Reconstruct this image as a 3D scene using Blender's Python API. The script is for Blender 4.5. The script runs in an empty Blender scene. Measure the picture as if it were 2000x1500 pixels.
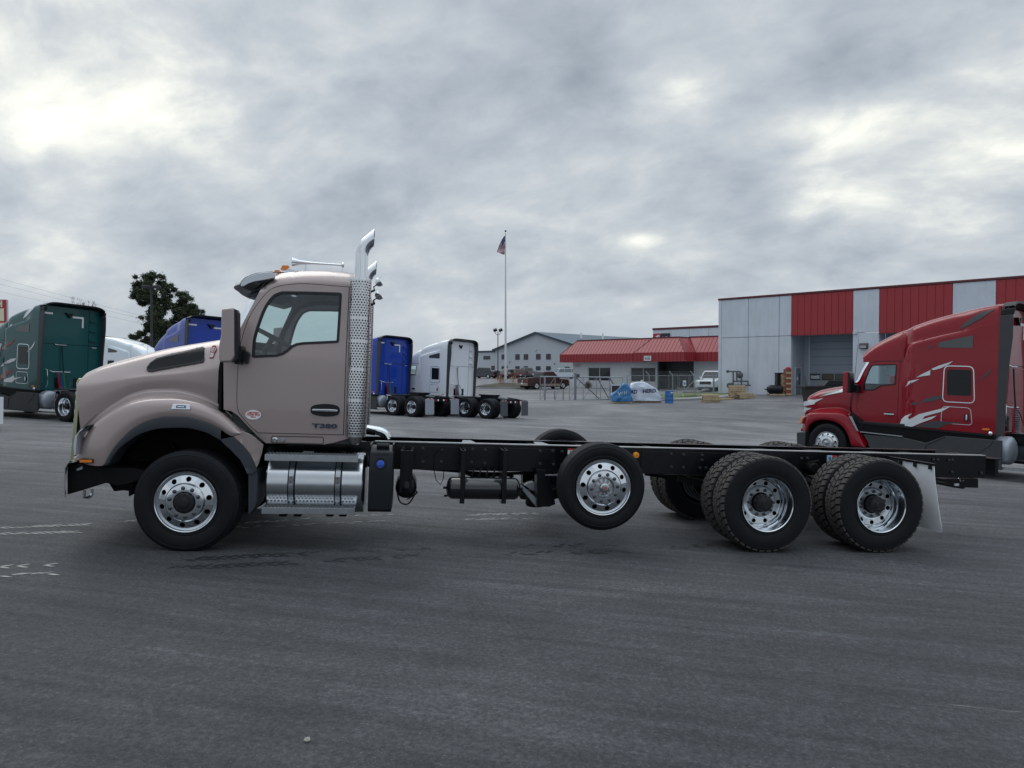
import bpy, bmesh, math, random
import numpy as np
from mathutils import Vector, Matrix
random.seed(7)
sc = bpy.context.scene
C = sc.collection
rad = math.radians
PI = math.pi

# ------------------------------------------------------------------ camera, light, exposure
FPX = 1387.0
CAM_H = 1.775
PITCH = rad(-1.24)
cam_d = bpy.data.cameras.new('camera')
cam_d.sensor_width = 36.0
cam_d.lens = FPX / 2000 * 36
cam_d.clip_start = 0.05
cam_d.clip_end = 4000
cam = bpy.data.objects.new('camera', cam_d)
C.objects.link(cam)
cam.location = (0, 0, CAM_H)
cam.rotation_euler = (rad(90) + PITCH, 0, 0)
sc.camera = cam
sc.view_settings.view_transform = 'Standard'
sc.view_settings.look = 'None'
sc.view_settings.exposure = 0.17
sc.view_settings.gamma = 1.0
sc.view_settings.use_curve_mapping = False

SUN_EL, SUN_AZ = rad(48), rad(-35)         # behind the cloud, ahead of the camera and to the left
sun_d = bpy.data.lights.new('sun', 'SUN')
sun_d.energy = 0.6
sun_d.angle = rad(35)
sun_d.color = (1.0, 0.955, 0.9)
sun = bpy.data.objects.new('sun', sun_d)
C.objects.link(sun)
sun.rotation_euler = Vector((math.sin(SUN_AZ) * math.cos(SUN_EL), math.cos(SUN_AZ) * math.cos(SUN_EL), math.sin(SUN_EL))).to_track_quat('Z', 'Y').to_euler()

class NT:
    """short hand for building node trees"""
    def __init__(s, tree):
        s.t = tree; s.n = tree.nodes; s.l = tree.links
    def new(s, kind, **kw):
        nd = s.n.new(kind)
        for k, v in kw.items():
            if hasattr(nd, k): setattr(nd, k, v)
        return nd
    def put(s, sock, v):
        if isinstance(v, bpy.types.NodeSocket): s.l.new(v, sock)
        elif v is not None: sock.default_value = v
    def math(s, op, a, b=None, c=None, clamp=False):
        nd = s.new('ShaderNodeMath', operation=op, use_clamp=clamp)
        s.put(nd.inputs[0], a)
        if b is not None: s.put(nd.inputs[1], b)
        if c is not None: s.put(nd.inputs[2], c)
        return nd.outputs[0]
    def vm(s, op, a, b=None, scale=None):
        nd = s.new('ShaderNodeVectorMath', operation=op)
        s.put(nd.inputs[0], a)
        if b is not None: s.put(nd.inputs[1], b)
        if scale is not None: s.put(nd.inputs['Scale'], scale)
        return nd.outputs['Value'] if op in ('DOT_PRODUCT', 'LENGTH', 'DISTANCE') else nd.outputs[0]
    def noise(s, vec, scale, detail=4, rough=.5, dist=0, out=0):
        nd = s.new('ShaderNodeTexNoise')
        if vec is not None: s.put(nd.inputs['Vector'], vec)
        nd.inputs['Scale'].default_value = scale; nd.inputs['Detail'].default_value = detail
        nd.inputs['Roughness'].default_value = rough; nd.inputs['Distortion'].default_value = dist
        return nd.outputs[out]
    def ramp(s, fac, stops):
        nd = s.new('ShaderNodeValToRGB'); cr = nd.color_ramp
        while len(cr.elements) > 1: cr.elements.remove(cr.elements[-1])
        for i, (p, c) in enumerate(stops):
            e = cr.elements[0] if i == 0 else cr.elements.new(p)
            e.position = p
            e.color = (c, c, c, 1) if isinstance(c, (int, float)) else (*c[:3], 1)
        s.put(nd.inputs[0], fac)
        return nd.outputs[0]
    def mix(s, fac, a, b, blend='MIX'):
        nd = s.new('ShaderNodeMix', data_type='RGBA', blend_type=blend)
        s.put(nd.inputs[0], fac)
        s.put(nd.inputs[6], a if isinstance(a, bpy.types.NodeSocket) else (*a[:3], 1))
        s.put(nd.inputs[7], b if isinstance(b, bpy.types.NodeSocket) else (*b[:3], 1))
        return nd.outputs[2]
    def maprange(s, v, a, b, c=0, d=1, smooth=True):
        nd = s.new('ShaderNodeMapRange')
        if smooth: nd.interpolation_type = 'SMOOTHSTEP'
        s.put(nd.inputs[0], v)
        for i, q in enumerate((a, b, c, d)): nd.inputs[1 + i].default_value = q
        return nd.outputs[0]

FW = Vector((0, math.cos(PITCH), math.sin(PITCH)))
UP = Vector((0, -math.sin(PITCH), math.cos(PITCH)))
CAM = Vector((0, 0, CAM_H))
def ray(px, py):
    return Vector(((px - 1000) / FPX, 0, 0)) + FW + UP * ((750 - py) / FPX)

SKY = 1.30
def build_world():
    w = bpy.data.worlds.new('World'); sc.world = w; w.use_nodes = True
    t = NT(w.node_tree); t.n.clear()
    sky = t.new('ShaderNodeTexSky', sky_type='NISHITA')
    sky.sun_disc = False; sky.sun_elevation = SUN_EL; sky.sun_rotation = SUN_AZ
    d = t.vm('NORMALIZE', t.new('ShaderNodeTexCoord').outputs['Generated'])
    sp = t.new('ShaderNodeSeparateXYZ'); t.put(sp.inputs[0], d)
    z = t.math('MAXIMUM', sp.outputs[2], 0.0)
    # a flat cloud deck: project the direction on a plane overhead
    k = t.math('DIVIDE', 1.0, t.math('ADD', z, 0.40))
    pl = t.vm('SCALE', d, scale=k)
    cb = t.new('ShaderNodeCombineXYZ'); s2 = t.new('ShaderNodeSeparateXYZ'); t.put(s2.inputs[0], pl)
    ca, sa = math.cos(rad(-28)), math.sin(rad(-28))
    t.put(cb.inputs[0], t.math('ADD', t.math('MULTIPLY', s2.outputs[0], ca * .80), t.math('MULTIPLY', s2.outputs[1], sa * .80))); t.put(cb.inputs[1], t.math('SUBTRACT', t.math('MULTIPLY', s2.outputs[1], ca), t.math('MULTIPLY', s2.outputs[0], sa)))
    pl = cb.outputs[0]
    big = t.noise(pl, 1.9, 3, .5, .5)
    mid = t.noise(pl, 4.6, 6, .55, .35)
    fine = t.noise(pl, 13.0, 6, .6, .3)
    n = t.math('ADD', t.math('MULTIPLY', big, .44), t.math('ADD', t.math('MULTIPLY', mid, .38), t.math('MULTIPLY', fine, .18)))
    # thin places in the deck, where the photograph has them
    def spots(lst):
        acc = None
        for px, py, r, a, st in lst:
            c = ray(px, py).normalized()
            df = t.vm('SUBTRACT', d, tuple(c))
            sx = t.new('ShaderNodeSeparateXYZ'); t.put(sx.inputs[0], df)
            hx = t.math('MULTIPLY', sx.outputs[0], 1 / (r * st)); hz = t.math('MULTIPLY', sx.outputs[2], 1 / r); hy = t.math('MULTIPLY', sx.outputs[1], .8 / r)
            q = t.math('ADD', t.math('MULTIPLY', hx, hx), t.math('ADD', t.math('MULTIPLY', hz, hz), t.math('MULTIPLY', hy, hy)))
            g = t.math('MULTIPLY', t.math('EXPONENT', t.math('MULTIPLY', q, -1.0)), a)
            acc = g if acc is None else t.math('ADD', acc, g)
        return acc
    br = spots([(480, 130, .13, .06, 2.4), (1750, 180, .10, .035, 2.5), (120, 60, .10, .04, 1.6), (1750, 330, .06, .03, 4.0), (200, 110, .15, .05, 1.7), (60, 240, .05, .04, 1.8), (1330, 185, .035, .13, 1.7), (1640, 250, .028, .15, 3.6), (1960, 180, .09, .05, 1.3), (1640, 385, .025, .08, 3.2),
                (1245, 470, .012, .12, 2.8), (1560, 420, .016, .07, 3), (420, 250, .05, .06, 2.4), (650, 60, .05, .07, 1.8), (1950, 320, .03, .09, 2.4), (1050, 440, .03, .03, 3), (1900, 430, .02, .05, 3)])
    dk = spots([(900, 190, .11, .055, 1.7), (1230, 40, .09, .04, 1.8), (1580, 110, .08, .03, 2), (200, 400, .06, .02, 3), (1440, 320, .04, .02, 2.0), (850, 380, .08, .03, 3.0), (1790, 330, .03, .03, 3)])
    n = t.math('ADD', n, t.math('MULTIPLY', t.math('SUBTRACT', br, dk), t.math('MULTIPLY_ADD', mid, 1.6, .25)))
    col = t.ramp(n, [(.28, (.188, .217, .254)), (.37, (.256, .290, .332)), (.45, (.322, .360, .400)), (.52, (.385, .420, .454)), (.59, (.468, .496, .510)), (.66, (.605, .622, .594)), (.74, (.79, .795, .712)), (.84, (.96, .950, .84))])
    # level layers near the horizon
    hz = t.maprange(z, .01, .16, 1, 0)
    lay = t.noise(t.vm('MULTIPLY', d, (1.2, 1.2, 9)), 1.1, 3, .5, .2)
    hc = t.ramp(lay, [(.3, (.290, .328, .380)), (.7, (.372, .410, .458))])
    col = t.mix(t.math('MULTIPLY', hz, .7), col, hc)
    # an overcast sky brightens towards the zenith
    zen = t.maprange(z, .42, 1.0, 1.0, 2.4)
    col = t.vm('SCALE', col, scale=zen)
    sk = t.vm('SCALE', sky.outputs[0], scale=1.0)
    b1 = t.new('ShaderNodeBackground'); t.put(b1.inputs[0], sk); b1.inputs[1].default_value = .05
    b2 = t.new('ShaderNodeBackground'); t.put(b2.inputs[0], col); b2.inputs[1].default_value = SKY
    ad = t.new('ShaderNodeMixShader'); ad.inputs[0].default_value = .94
    t.l.new(b1.outputs[0], ad.inputs[1]); t.l.new(b2.outputs[0], ad.inputs[2])
    o = t.new('ShaderNodeOutputWorld'); t.l.new(ad.outputs[0], o.inputs[0])
build_world()

# ------------------------------------------------------------------ frames: places in the yard
SLX, SLY = .035, .021                      # the yard falls to the right and away
def plane(x, y): return -(SLX * x + SLY * y)
def sm(t):
    t = max(0.0, min(1.0, t)); return t * t * (3 - 2 * t)
def gz(x, y):
    xc = max(-45.0, min(24.0, x)); yc = max(-15.0, min(60.0, y))
    near = plane(xc, yc)
    far = np.interp(y, [0, 45, 58, 75, 85, 130, 2000], [-.72, -.72, -.72, -.58, -.5, 0, 0]) + .42 * sm((x - 14) / 7) * sm((y - 49) / 6) * (1 - sm((y - 70) / 20))
    k = sm((y - 36) / 13)
    if x < -12: far = far + .5 * sm((-12 - x) / 14) * (1 - sm((y - 60) / 40))
    return near * (1 - k) + far * k

class Frame:
    """a place with its own axes: x along a thing's length (to the rear), y away from the viewer's side, z up from the ground"""
    def __init__(s, X, Y, deg, tilt=True, z=None):
        a, b = (SLX, SLY) if tilt else (0, 0)
        n = Vector((a, b, 1)).normalized(); e = Vector((math.cos(rad(deg)), math.sin(rad(deg)), 0))
        s.ex = (e - n * e.dot(n)).normalized(); s.ez = n; s.ey = n.cross(s.ex)
        s.o = Vector((X, Y, gz(X, Y) if z is None else z))
        s.M = Matrix(((s.ex[0], s.ey[0], s.ez[0], s.o[0]), (s.ex[1], s.ey[1], s.ez[1], s.o[1]), (s.ex[2], s.ey[2], s.ez[2], s.o[2]), (0, 0, 0, 1)))
    def __call__(s, px, py, y=0.0):
        r = ray(px, py); o = CAM - s.o; t = (y - o.dot(s.ey)) / r.dot(s.ey); q = o + r * t
        return (q.dot(s.ex), q.dot(s.ez))
    def on(s, px, py, yf, off=0.0):
        y = .2
        for _ in range(14):
            x, z = s(px, py, y); y = .5 * y + .5 * (yf(x, z) - off)
        x, z = s(px, py, y)
        return Vector((x, y, z))
def G(px, Y, dz=0.0):
    """the ground point at a depth, in a column of the view"""
    x = (px - 1000) / FPX * (Y * math.cos(PITCH))
    return Vector((x, Y, gz(x, Y) + dz))
def at(px, py, Y):
    r = ray(px, py); return CAM + r * (Y / r.y)

# ------------------------------------------------------------------ mesh tools
class MB:
    def __init__(s): s.v = []; s.f = []; s.m = []
    def add(s, vs, fs, m=0):
        b = len(s.v); s.v += [tuple(p) for p in vs]; s.f += [tuple(b + i for i in f) for f in fs]; s.m += [m] * len(fs); return s
    def box(s, x0, x1, y0, y1, z0, z1, m=0):
        if x0 > x1: x0, x1 = x1, x0
        if y0 > y1: y0, y1 = y1, y0
        if z0 > z1: z0, z1 = z1, z0
        return s.add([(x, y, z) for z in (z0, z1) for y in (y0, y1) for x in (x0, x1)], [(0, 2, 3, 1), (4, 5, 7, 6), (0, 1, 5, 4), (2, 6, 7, 3), (0, 4, 6, 2), (1, 3, 7, 5)], m)
    def bar(s, a, b, w, h=None, m=0, up=(0, 0, 1)):
        """a square bar from a to b"""
        h = h or w; a = Vector(a); b = Vector(b); d = (b - a).normalized(); u = Vector(up)
        if abs(d.dot(u)) > .98: u = Vector((1, 0, 0))
        r = d.cross(u).normalized() * w / 2; q = r.cross(d).normalized() * h / 2
        vs = [p + i * r + j * q for p in (a, b) for i, j in ((-1, -1), (1, -1), (1, 1), (-1, 1))]
        return s.add(vs, [(0, 1, 2, 3), (7, 6, 5, 4), (0, 4, 5, 1), (1, 5, 6, 2), (2, 6, 7, 3), (3, 7, 4, 0)], m)
    def cyl(s, a, b, r0, r1=None, n=16, m=0, caps=True):
        r1 = r0 if r1 is None else r1; a = Vector(a); b = Vector(b); d = (b - a).normalized()
        u = Vector((0, 0, 1)) if abs(d.z) < .9 else Vector((1, 0, 0)); p = d.cross(u).normalized(); q = d.cross(p)
        vs = []
        for c, r in ((a, r0), (b, r1)):
            for i in range(n):
                t = 2 * PI * i / n; vs.append(c + (p * math.cos(t) + q * math.sin(t)) * r)
        fs = [(i, i + n, (i + 1) % n + n, (i + 1) % n) for i in range(n)]
        if caps: fs += [tuple(range(n)), tuple(range(2 * n - 1, n - 1, -1))]
        return s.add(vs, fs, m)
    def tube(s, pts, r, n=8, m=0, close=False):
        pts = [Vector(p) for p in pts]; N = len(pts); vs = []; rr = r if isinstance(r, (list, tuple)) else [r] * N
        pr = None
        for i, p in enumerate(pts):
            d = ((pts[(i + 1) % N] if close or i < N - 1 else p) - (pts[i - 1] if close or i else p)).normalized()
            if pr is None:
                u = Vector((0, 0, 1)) if abs(d.z) < .9 else Vector((1, 0, 0)); pr = d.cross(u).normalized()
            pr = (pr - d * pr.dot(d)).normalized(); q = d.cross(pr)
            for k in range(n):
                t = 2 * PI * k / n; vs.append(p + (pr * math.cos(t) + q * math.sin(t)) * rr[i])
        M_ = N if close else N - 1
        fs = [(i * n + k, i * n + (k + 1) % n, ((i + 1) % N) * n + (k + 1) % n, ((i + 1) % N) * n + k) for i in range(M_) for k in range(n)]
        if not close: fs += [tuple(range(n - 1, -1, -1)), tuple(range((N - 1) * n, N * n))]
        return s.add(vs, fs, m)
    def prism(s, poly, a, b, plane='xz', m=0):
        """a polygon pushed from a to b along the remaining axis"""
        mk = {'xz': lambda p, h: (p[0], h, p[1]), 'yz': lambda p, h: (h, p[0], p[1]), 'xy': lambda p, h: (p[0], p[1], h)}[plane]
        n = len(poly)
        vs = [mk(p, a) for p in poly] + [mk(p, b) for p in poly]
        return s.add(vs, [tuple(range(n)), tuple(range(2 * n - 1, n - 1, -1))] + [(i, i + n, (i + 1) % n + n, (i + 1) % n) for i in range(n)], m)
    def lathe(s, prof, n=48, c=(0, 0, 0), axis='y', m=0, close=False):
        """profile of (radius, along) turned about an axis"""
        vs = []; K = len(prof)
        for i in range(n):
            t = 2 * PI * i / n; a, b = math.cos(t), math.sin(t)
            for r, h in prof:
                p = {'y': (r * a, h, r * b), 'x': (h, r * a, r * b), 'z': (r * a, r * b, h)}[axis]
                vs.append((c[0] + p[0], c[1] + p[1], c[2] + p[2]))
        R_ = K if close else K - 1
        fs = [(i * K + j, i * K + (j + 1) % K, ((i + 1) % n) * K + (j + 1) % K, ((i + 1) % n) * K + j) for i in range(n) for j in range(R_)]
        return s.add(vs, fs, m)
    def grid(s, rows, m=0, closed=False):
        K = len(rows[0]); vs = [p for r in rows for p in r]
        e = K if closed else K - 1
        return s.add(vs, [(i * K + j, i * K + (j + 1) % K, (i + 1) * K + (j + 1) % K, (i + 1) * K + j) for i in range(len(rows) - 1) for j in range(e)], m)
    def ball(s, c, r, n=12, k=8, m=0):
        rx, ry, rz = r if isinstance(r, (tuple, list)) else (r, r, r)
        rows = [[(c[0] + rx * math.sin(PI * i / k) * math.cos(2 * PI * j / n), c[1] + ry * math.sin(PI * i / k) * math.sin(2 * PI * j / n), c[2] + rz * math.cos(PI * i / k)) for j in range(n)] for i in range(k + 1)]
        return s.grid(rows, m, True)
    def holes(s, rows, cols, fn, hole, m=0, n=8, skip=None):
        """a sheet of cells, each with a real hole; fn(u, v) -> point, hole = radius in cell units"""
        for i in range(rows):
            for j in range(cols):
                o = .5 * (i % 2)
                if skip and skip(i, j):
                    s.add([fn(j + o + a, i + b) for a, b in ((0, 0), (1, 0), (1, 1), (0, 1))], [(0, 1, 2, 3)], m); continue
                sq = []
                for k in range(n):
                    t = 2 * PI * (k + .5) / n if n == 4 else 2 * PI * k / n
                    ca, sa = math.cos(t), math.sin(t); q = .5 / max(abs(ca), abs(sa)); sq.append((.5 + ca * q, .5 + sa * q))
                ci = [(.5 + math.cos(2 * PI * k / n) * hole, .5 + math.sin(2 * PI * k / n) * hole) for k in range(n)]
                s.add([fn(j + o + a, i + b) for a, b in sq] + [fn(j + o + a, i + b) for a, b in ci], [(k, (k + 1) % n, (k + 1) % n + n, k + n) for k in range(n)], m)
        return s
    def mirror(s, c):
        """adds the mirror image across the plane y = c"""
        b = len(s.v); s.v += [(x, 2 * c - y, z) for x, y, z in s.v]; nf = len(s.f)
        s.f += [tuple(b + i for i in reversed(f)) for f in s.f[:nf]]; s.m += s.m[:nf]; return s
    def mesh(s, name, angle=35, smooth=True):
        me = bpy.data.meshes.new(name); me.from_pydata(s.v, [], s.f)
        if max(s.m, default=0): me.polygons.foreach_set('material_index', s.m)
        if smooth and len(me.polygons):
            me.polygons.foreach_set('use_smooth', [True] * len(me.polygons))
            me.set_sharp_from_angle(angle=rad(angle))
        me.update(); return me

def fill(outer, hls, yf, step=.12, xstep=None, m=0, flip=False):
    """a sheet in x, z with openings; y follows yf(x, z)"""
    bm = bmesh.new(); es = []
    for lp in [outer] + list(hls):
        vs = [bm.verts.new((p[0], 0, p[1])) for p in lp]
        es += [bm.edges.new((vs[i], vs[(i + 1) % len(vs)])) for i in range(len(vs))]
    bmesh.ops.triangle_fill(bm, use_beauty=True, use_dissolve=False, edges=es)
    zs = [v.co.z for v in bm.verts]; xs = [v.co.x for v in bm.verts]
    if step:
        q = min(zs) + step
        while q < max(zs) - 1e-3:
            bmesh.ops.bisect_plane(bm, geom=bm.verts[:] + bm.edges[:] + bm.faces[:], plane_co=(0, 0, q), plane_no=(0, 0, 1)); q += step
    if xstep:
        q = min(xs) + xstep
        while q < max(xs) - 1e-3:
            bmesh.ops.bisect_plane(bm, geom=bm.verts[:] + bm.edges[:] + bm.faces[:], plane_co=(q, 0, 0), plane_no=(1, 0, 0)); q += xstep
    for v in bm.verts: v.co.y = yf(v.co.x, v.co.z)
    bm.normal_update()
    if sum(f.normal.y * f.calc_area() for f in bm.faces) > 0: bmesh.ops.reverse_faces(bm, faces=bm.faces[:])
    mb = MB(); bm.verts.ensure_lookup_table(); bm.verts.index_update()
    mb.add([v.co[:] for v in bm.verts], [tuple(v.index for v in f.verts) for f in bm.faces], m); bm.free(); return mb
def merge(*mbs):
    o = MB()
    for q in mbs:
        b = len(o.v); o.v += q.v; o.f += [tuple(b + i for i in f) for f in q.f]; o.m += q.m
    return o
def fillet(pts, r, n=4):
    """rounds the corners of a closed outline"""
    out = []; N = len(pts)
    for i in range(N):
        p = Vector(pts[i][:2]); a = Vector(pts[i - 1][:2]); b = Vector(pts[(i + 1) % N][:2])
        da = (a - p); db = (b - p); k = min(r, da.length * .45, db.length * .45)
        A = p + da.normalized() * k; B = p + db.normalized() * k
        for j in range(n + 1):
            t = j / n; q = A * (1 - t) ** 2 + p * 2 * t * (1 - t) + B * t * t; out.append((q.x, q.y))
    return out
def inset(pts, d):
    """moves a closed outline inwards by d"""
    N = len(pts); ar = sum(pts[i][0] * pts[(i + 1) % N][1] - pts[(i + 1) % N][0] * pts[i][1] for i in range(N)); sg = 1 if ar > 0 else -1; out = []
    for i in range(N):
        p = Vector(pts[i]); a = Vector(pts[i - 1]); b = Vector(pts[(i + 1) % N])
        n1 = Vector((-(p - a).y, (p - a).x)); n2 = Vector((-(b - p).y, (b - p).x))
        n1 = n1.normalized() if n1.length > 1e-9 else n1; n2 = n2.normalized() if n2.length > 1e-9 else n2
        nn = n1 + n2; nn = nn.normalized() if nn.length > 1e-6 else n1
        c = max(.5, nn.dot(n1)); q = p + nn * (d * sg / c); out.append((q.x, q.y))
    return out
def ring(outer, inner, yf, y2=None):
    """a flat band between two outlines with the same count of points; y2 gives it depth"""
    mb = MB(); n = len(outer); rows = [outer, inner]
    vs = [(p[0], yf(*p), p[1]) for r in rows for p in r]
    fs = [(i, (i + 1) % n, (i + 1) % n + n, i + n) for i in range(n)]
    mb.add(vs, fs)
    if y2:
        for r in rows:
            vs = [(p[0], yf(*p), p[1]) for p in r] + [(p[0], yf(*p) + y2, p[1]) for p in r]
            mb.add(vs, [(i, (i + 1) % n, (i + 1) % n + n, i + n) for i in range(n)])
    return mb
def curve(pts):
    """a smooth function through (x, z) points"""
    P = sorted((float(a), float(b)) for a, b in pts); X = [p[0] for p in P]; Z = [p[1] for p in P]
    n = len(X); sl = [(Z[i + 1] - Z[i]) / max(1e-6, X[i + 1] - X[i]) for i in range(n - 1)]
    t = [sl[0]] + [(0 if sl[i - 1] * sl[i] <= 0 else 2 * sl[i - 1] * sl[i] / (sl[i - 1] + sl[i])) for i in range(1, n - 1)] + [sl[-1]]
    def f(x):
        if x <= X[0]: return Z[0]
        if x >= X[-1]: return Z[-1]
        i = max(0, min(n - 2, int(np.searchsorted(X, x)) - 1)); h = X[i + 1] - X[i]; u = (x - X[i]) / h
        return (2 * u**3 - 3 * u * u + 1) * Z[i] + (u**3 - 2 * u * u + u) * h * t[i] + (-2 * u**3 + 3 * u * u) * Z[i + 1] + (u**3 - u * u) * h * t[i + 1]
    return f
def spline(pts, k=6, close=False):
    P = [Vector(p) for p in pts]; n = len(P); out = []
    for i in range(n if close else n - 1):
        p0 = P[i - 1] if (i or close) else P[0]; p1 = P[i]; p2 = P[(i + 1) % n]; p3 = P[(i + 2) % n] if (close or i + 2 < n) else P[-1]
        for j in range(k):
            t = j / k; out.append(.5 * ((2 * p1) + (p2 - p0) * t + (2 * p0 - 5 * p1 + 4 * p2 - p3) * t * t + (3 * p1 - p0 - 3 * p2 + p3) * t**3))
    if not close: out.append(P[-1])
    return out

def obj(name, mb, mat, parent=None, bevel=0, solid=0, angle=35, smooth=True, loc=None, label=None, kind=None):
    me = mb if isinstance(mb, bpy.types.Mesh) else mb.mesh(name, angle, smooth)
    if solid and smooth:
        bm = bmesh.new(); bm.from_mesh(me)
        for e in bm.edges:
            if e.is_boundary: e.smooth = False
        bm.to_mesh(me); bm.free()
    mats = mat if isinstance(mat, (list, tuple)) else [mat]
    if not len(me.materials):
        for q in mats: me.materials.append(q)
    o = bpy.data.objects.new(name, me); C.objects.link(o)
    if parent: o.parent = parent
    if solid:
        md = o.modifiers.new('thickness', 'SOLIDIFY'); md.thickness = solid; md.offset = -1
    if bevel:
        md = o.modifiers.new('bevel', 'BEVEL'); md.width = bevel; md.segments = 2; md.limit_method = 'ANGLE'; md.angle_limit = rad(40); md.harden_normals = True
    if loc is not None: o.location = loc
    if label: o['label'] = label
    if kind: o['kind'] = kind
    return o
def pair(name, mb, mat, parent, **kw):
    """the same part on both sides of the truck"""
    a = obj(name, mb, mat, parent, **kw)
    q = MB(); q.v = [(x, 2 * 1.22 - y, z) for x, y, z in mb.v]; q.f = [tuple(reversed(f)) for f in mb.f]; q.m = list(mb.m)
    obj(name, q, mat, parent, **kw); return a
def tag(o, label, cat, group=None):
    o['label'] = label; o['category'] = cat
    if group: o['group'] = group
    return o
def thing(name, label, cat, M=None, group=None):
    o = bpy.data.objects.new(name, None); C.objects.link(o); o.empty_display_size = .3
    if M is not None: o.matrix_world = M if isinstance(M, Matrix) else Matrix.Translation(M)
    return tag(o, label, cat, group)
def part(name, parent, loc=(0, 0, 0), rot=(0, 0, 0)):
    o = bpy.data.objects.new(name, None); C.objects.link(o); o.parent = parent; o.location = loc; o.rotation_euler = rot; o.empty_display_size = .2; return o
KIDS = {}
def kids(o):
    return [c for c in bpy.data.objects if c.parent == o]
def copy_tree(o, swap=None, drop=()):
    """a thing with copies of its parts and sub-parts; swap changes paint"""
    cm = {}
    for c in bpy.data.objects:
        if c.parent: cm.setdefault(c.parent.name, []).append(c)
    def go(s, par):
        c = s.copy(); C.objects.link(c); c.parent = par
        if swap and c.type == 'MESH':
            for i, sl in enumerate(c.material_slots):
                if sl.material and sl.material.name in swap:
                    new = swap[sl.material.name]; sl.link = 'OBJECT'; sl.material = new
        for k in cm.get(s.name, []):
            if k.name.split('.')[0] in drop: continue
            go(k, c)
        return c
    return go(o, None)
def text_mesh(s, size, mat_name='text', bold=0.0, ext=.001):
    cu = bpy.data.curves.new('lettering', 'FONT'); cu.body = s; cu.size = size; cu.extrude = ext; cu.offset = bold; cu.align_x = 'CENTER'; cu.align_y = 'CENTER'; cu.resolution_u = 3
    ob = bpy.data.objects.new('lettering', cu); C.objects.link(ob)
    dg = bpy.context.evaluated_depsgraph_get(); me = bpy.data.meshes.new_from_object(ob.evaluated_get(dg)); bpy.data.objects.remove(ob); bpy.data.curves.remove(cu)
    for v in me.vertices: v.co = Vector((v.co.x, -v.co.z, v.co.y))       # upright, facing -y
    return me

# ------------------------------------------------------------------ materials
MAT = {}
def mat(name, col, rough=.5, metal=0, coat=0, spec=.5, noise=0, nscale=8, bump=0, bscale=60, rvar=0, emit=None, flake=0, dirt=0):
    if name in MAT: return MAT[name]
    m = bpy.data.materials.new(name); m.use_nodes = True; t = NT(m.node_tree); b = t.n['Principled BSDF']
    b.inputs['Base Color'].default_value = (*col, 1); b.inputs['Roughness'].default_value = rough; b.inputs['Metallic'].default_value = metal
    b.inputs['Specular IOR Level'].default_value = spec
    if coat: b.inputs['Coat Weight'].default_value = coat; b.inputs['Coat Roughness'].default_value = .04
    tc = t.new('ShaderNodeTexCoord').outputs['Object']
    if noise:
        n = t.noise(tc, nscale, 5, .6); r = t.ramp(n, [(.3, 1 - noise), (.7, 1 + noise * .0)])
        c = t.mix(1.0, (*col,), r, 'MULTIPLY')
        if dirt:
            sp = t.new('ShaderNodeSeparateXYZ'); t.put(sp.inputs[0], tc)
            c = t.mix(t.math('MULTIPLY', t.noise(tc, 3.5, 6, .65), dirt), c, (.16, .145, .125))
        t.put(b.inputs['Base Color'], c)
    if rvar:
        n2 = t.noise(tc, nscale * 1.7, 4, .6); t.put(b.inputs['Roughness'], t.math('ADD', rough - rvar * .5, t.math('MULTIPLY', n2, rvar)))
    if bump:
        bp = t.new('ShaderNodeBump'); bp.inputs['Strength'].default_value = bump; bp.inputs['Distance'].default_value = .01
        t.put(bp.inputs['Height'], t.noise(tc, bscale, 4, .6)); t.l.new(bp.outputs[0], b.inputs['Normal'])
    if flake:
        bp = t.new('ShaderNodeBump'); bp.inputs['Strength'].default_value = .06; bp.inputs['Distance'].default_value = .02
        t.put(bp.inputs['Height'], t.noise(tc, 2.2, 2, .5)); t.l.new(bp.outputs[0], b.inputs['Coat Normal']); t.l.new(bp.outputs[0], b.inputs['Normal'])
    if emit: b.inputs['Emission Color'].default_value = (*emit[:3], 1); b.inputs['Emission Strength'].default_value = emit[3]
    MAT[name] = m; return m
def glass_mat(name, tint, refl=1.0, dark=.0):
    m = bpy.data.materials.new(name); m.use_nodes = True; t = NT(m.node_tree); t.n.clear()
    tr = t.new('ShaderNodeBsdfTransparent'); tr.inputs[0].default_value = (*tint, 1)
    gl = t.new('ShaderNodeBsdfGlossy'); gl.inputs['Roughness'].default_value = .02; gl.inputs[0].default_value = (.9, .95, 1, 1)
    fr = t.new('ShaderNodeFresnel'); fr.inputs[0].default_value = 1.5
    f = t.math('MULTIPLY_ADD', fr.outputs[0], 1.5 * refl, .02, clamp=True)
    mx = t.new('ShaderNodeMixShader'); t.put(mx.inputs[0], f); t.l.new(tr.outputs[0], mx.inputs[1]); t.l.new(gl.outputs[0], mx.inputs[2])
    o = t.new('ShaderNodeOutputMaterial'); t.l.new(mx.outputs[0], o.inputs[0]); MAT[name] = m; return m

taupe = mat('taupe_paint', (.345, .283, .275), .37, .3, .7, noise=.04, nscale=1.3, flake=1)
black_paint = mat('black_chassis', (.005, .006, .009), .30, 0, 0, .32, noise=.3, nscale=5, rvar=.25)
rail_m = mat('black_rail', (.006, .007, .009), .16, 0, 0, .45, noise=.3, nscale=5, rvar=.10)
black_dirty = mat('black_underbody', (.004, .0045, .006), .65, spec=.2, noise=.4, nscale=9, rvar=.2)
flare_m = mat('charcoal_plastic', (.035, .042, .052), .42, spec=.45, bump=.15, bscale=220)
trim_m = mat('black_trim', (.007, .008, .011), .38, spec=.35)
rubber = mat('tyre_rubber', (.009, .0105, .014), .6, spec=.22, noise=.25, nscale=7, bump=.1, bscale=120, rvar=.2)
tread_m = mat('tread_rubber', (.085, .079, .075), .8, spec=.3, noise=.5, nscale=26, bump=.2, bscale=90)
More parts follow.
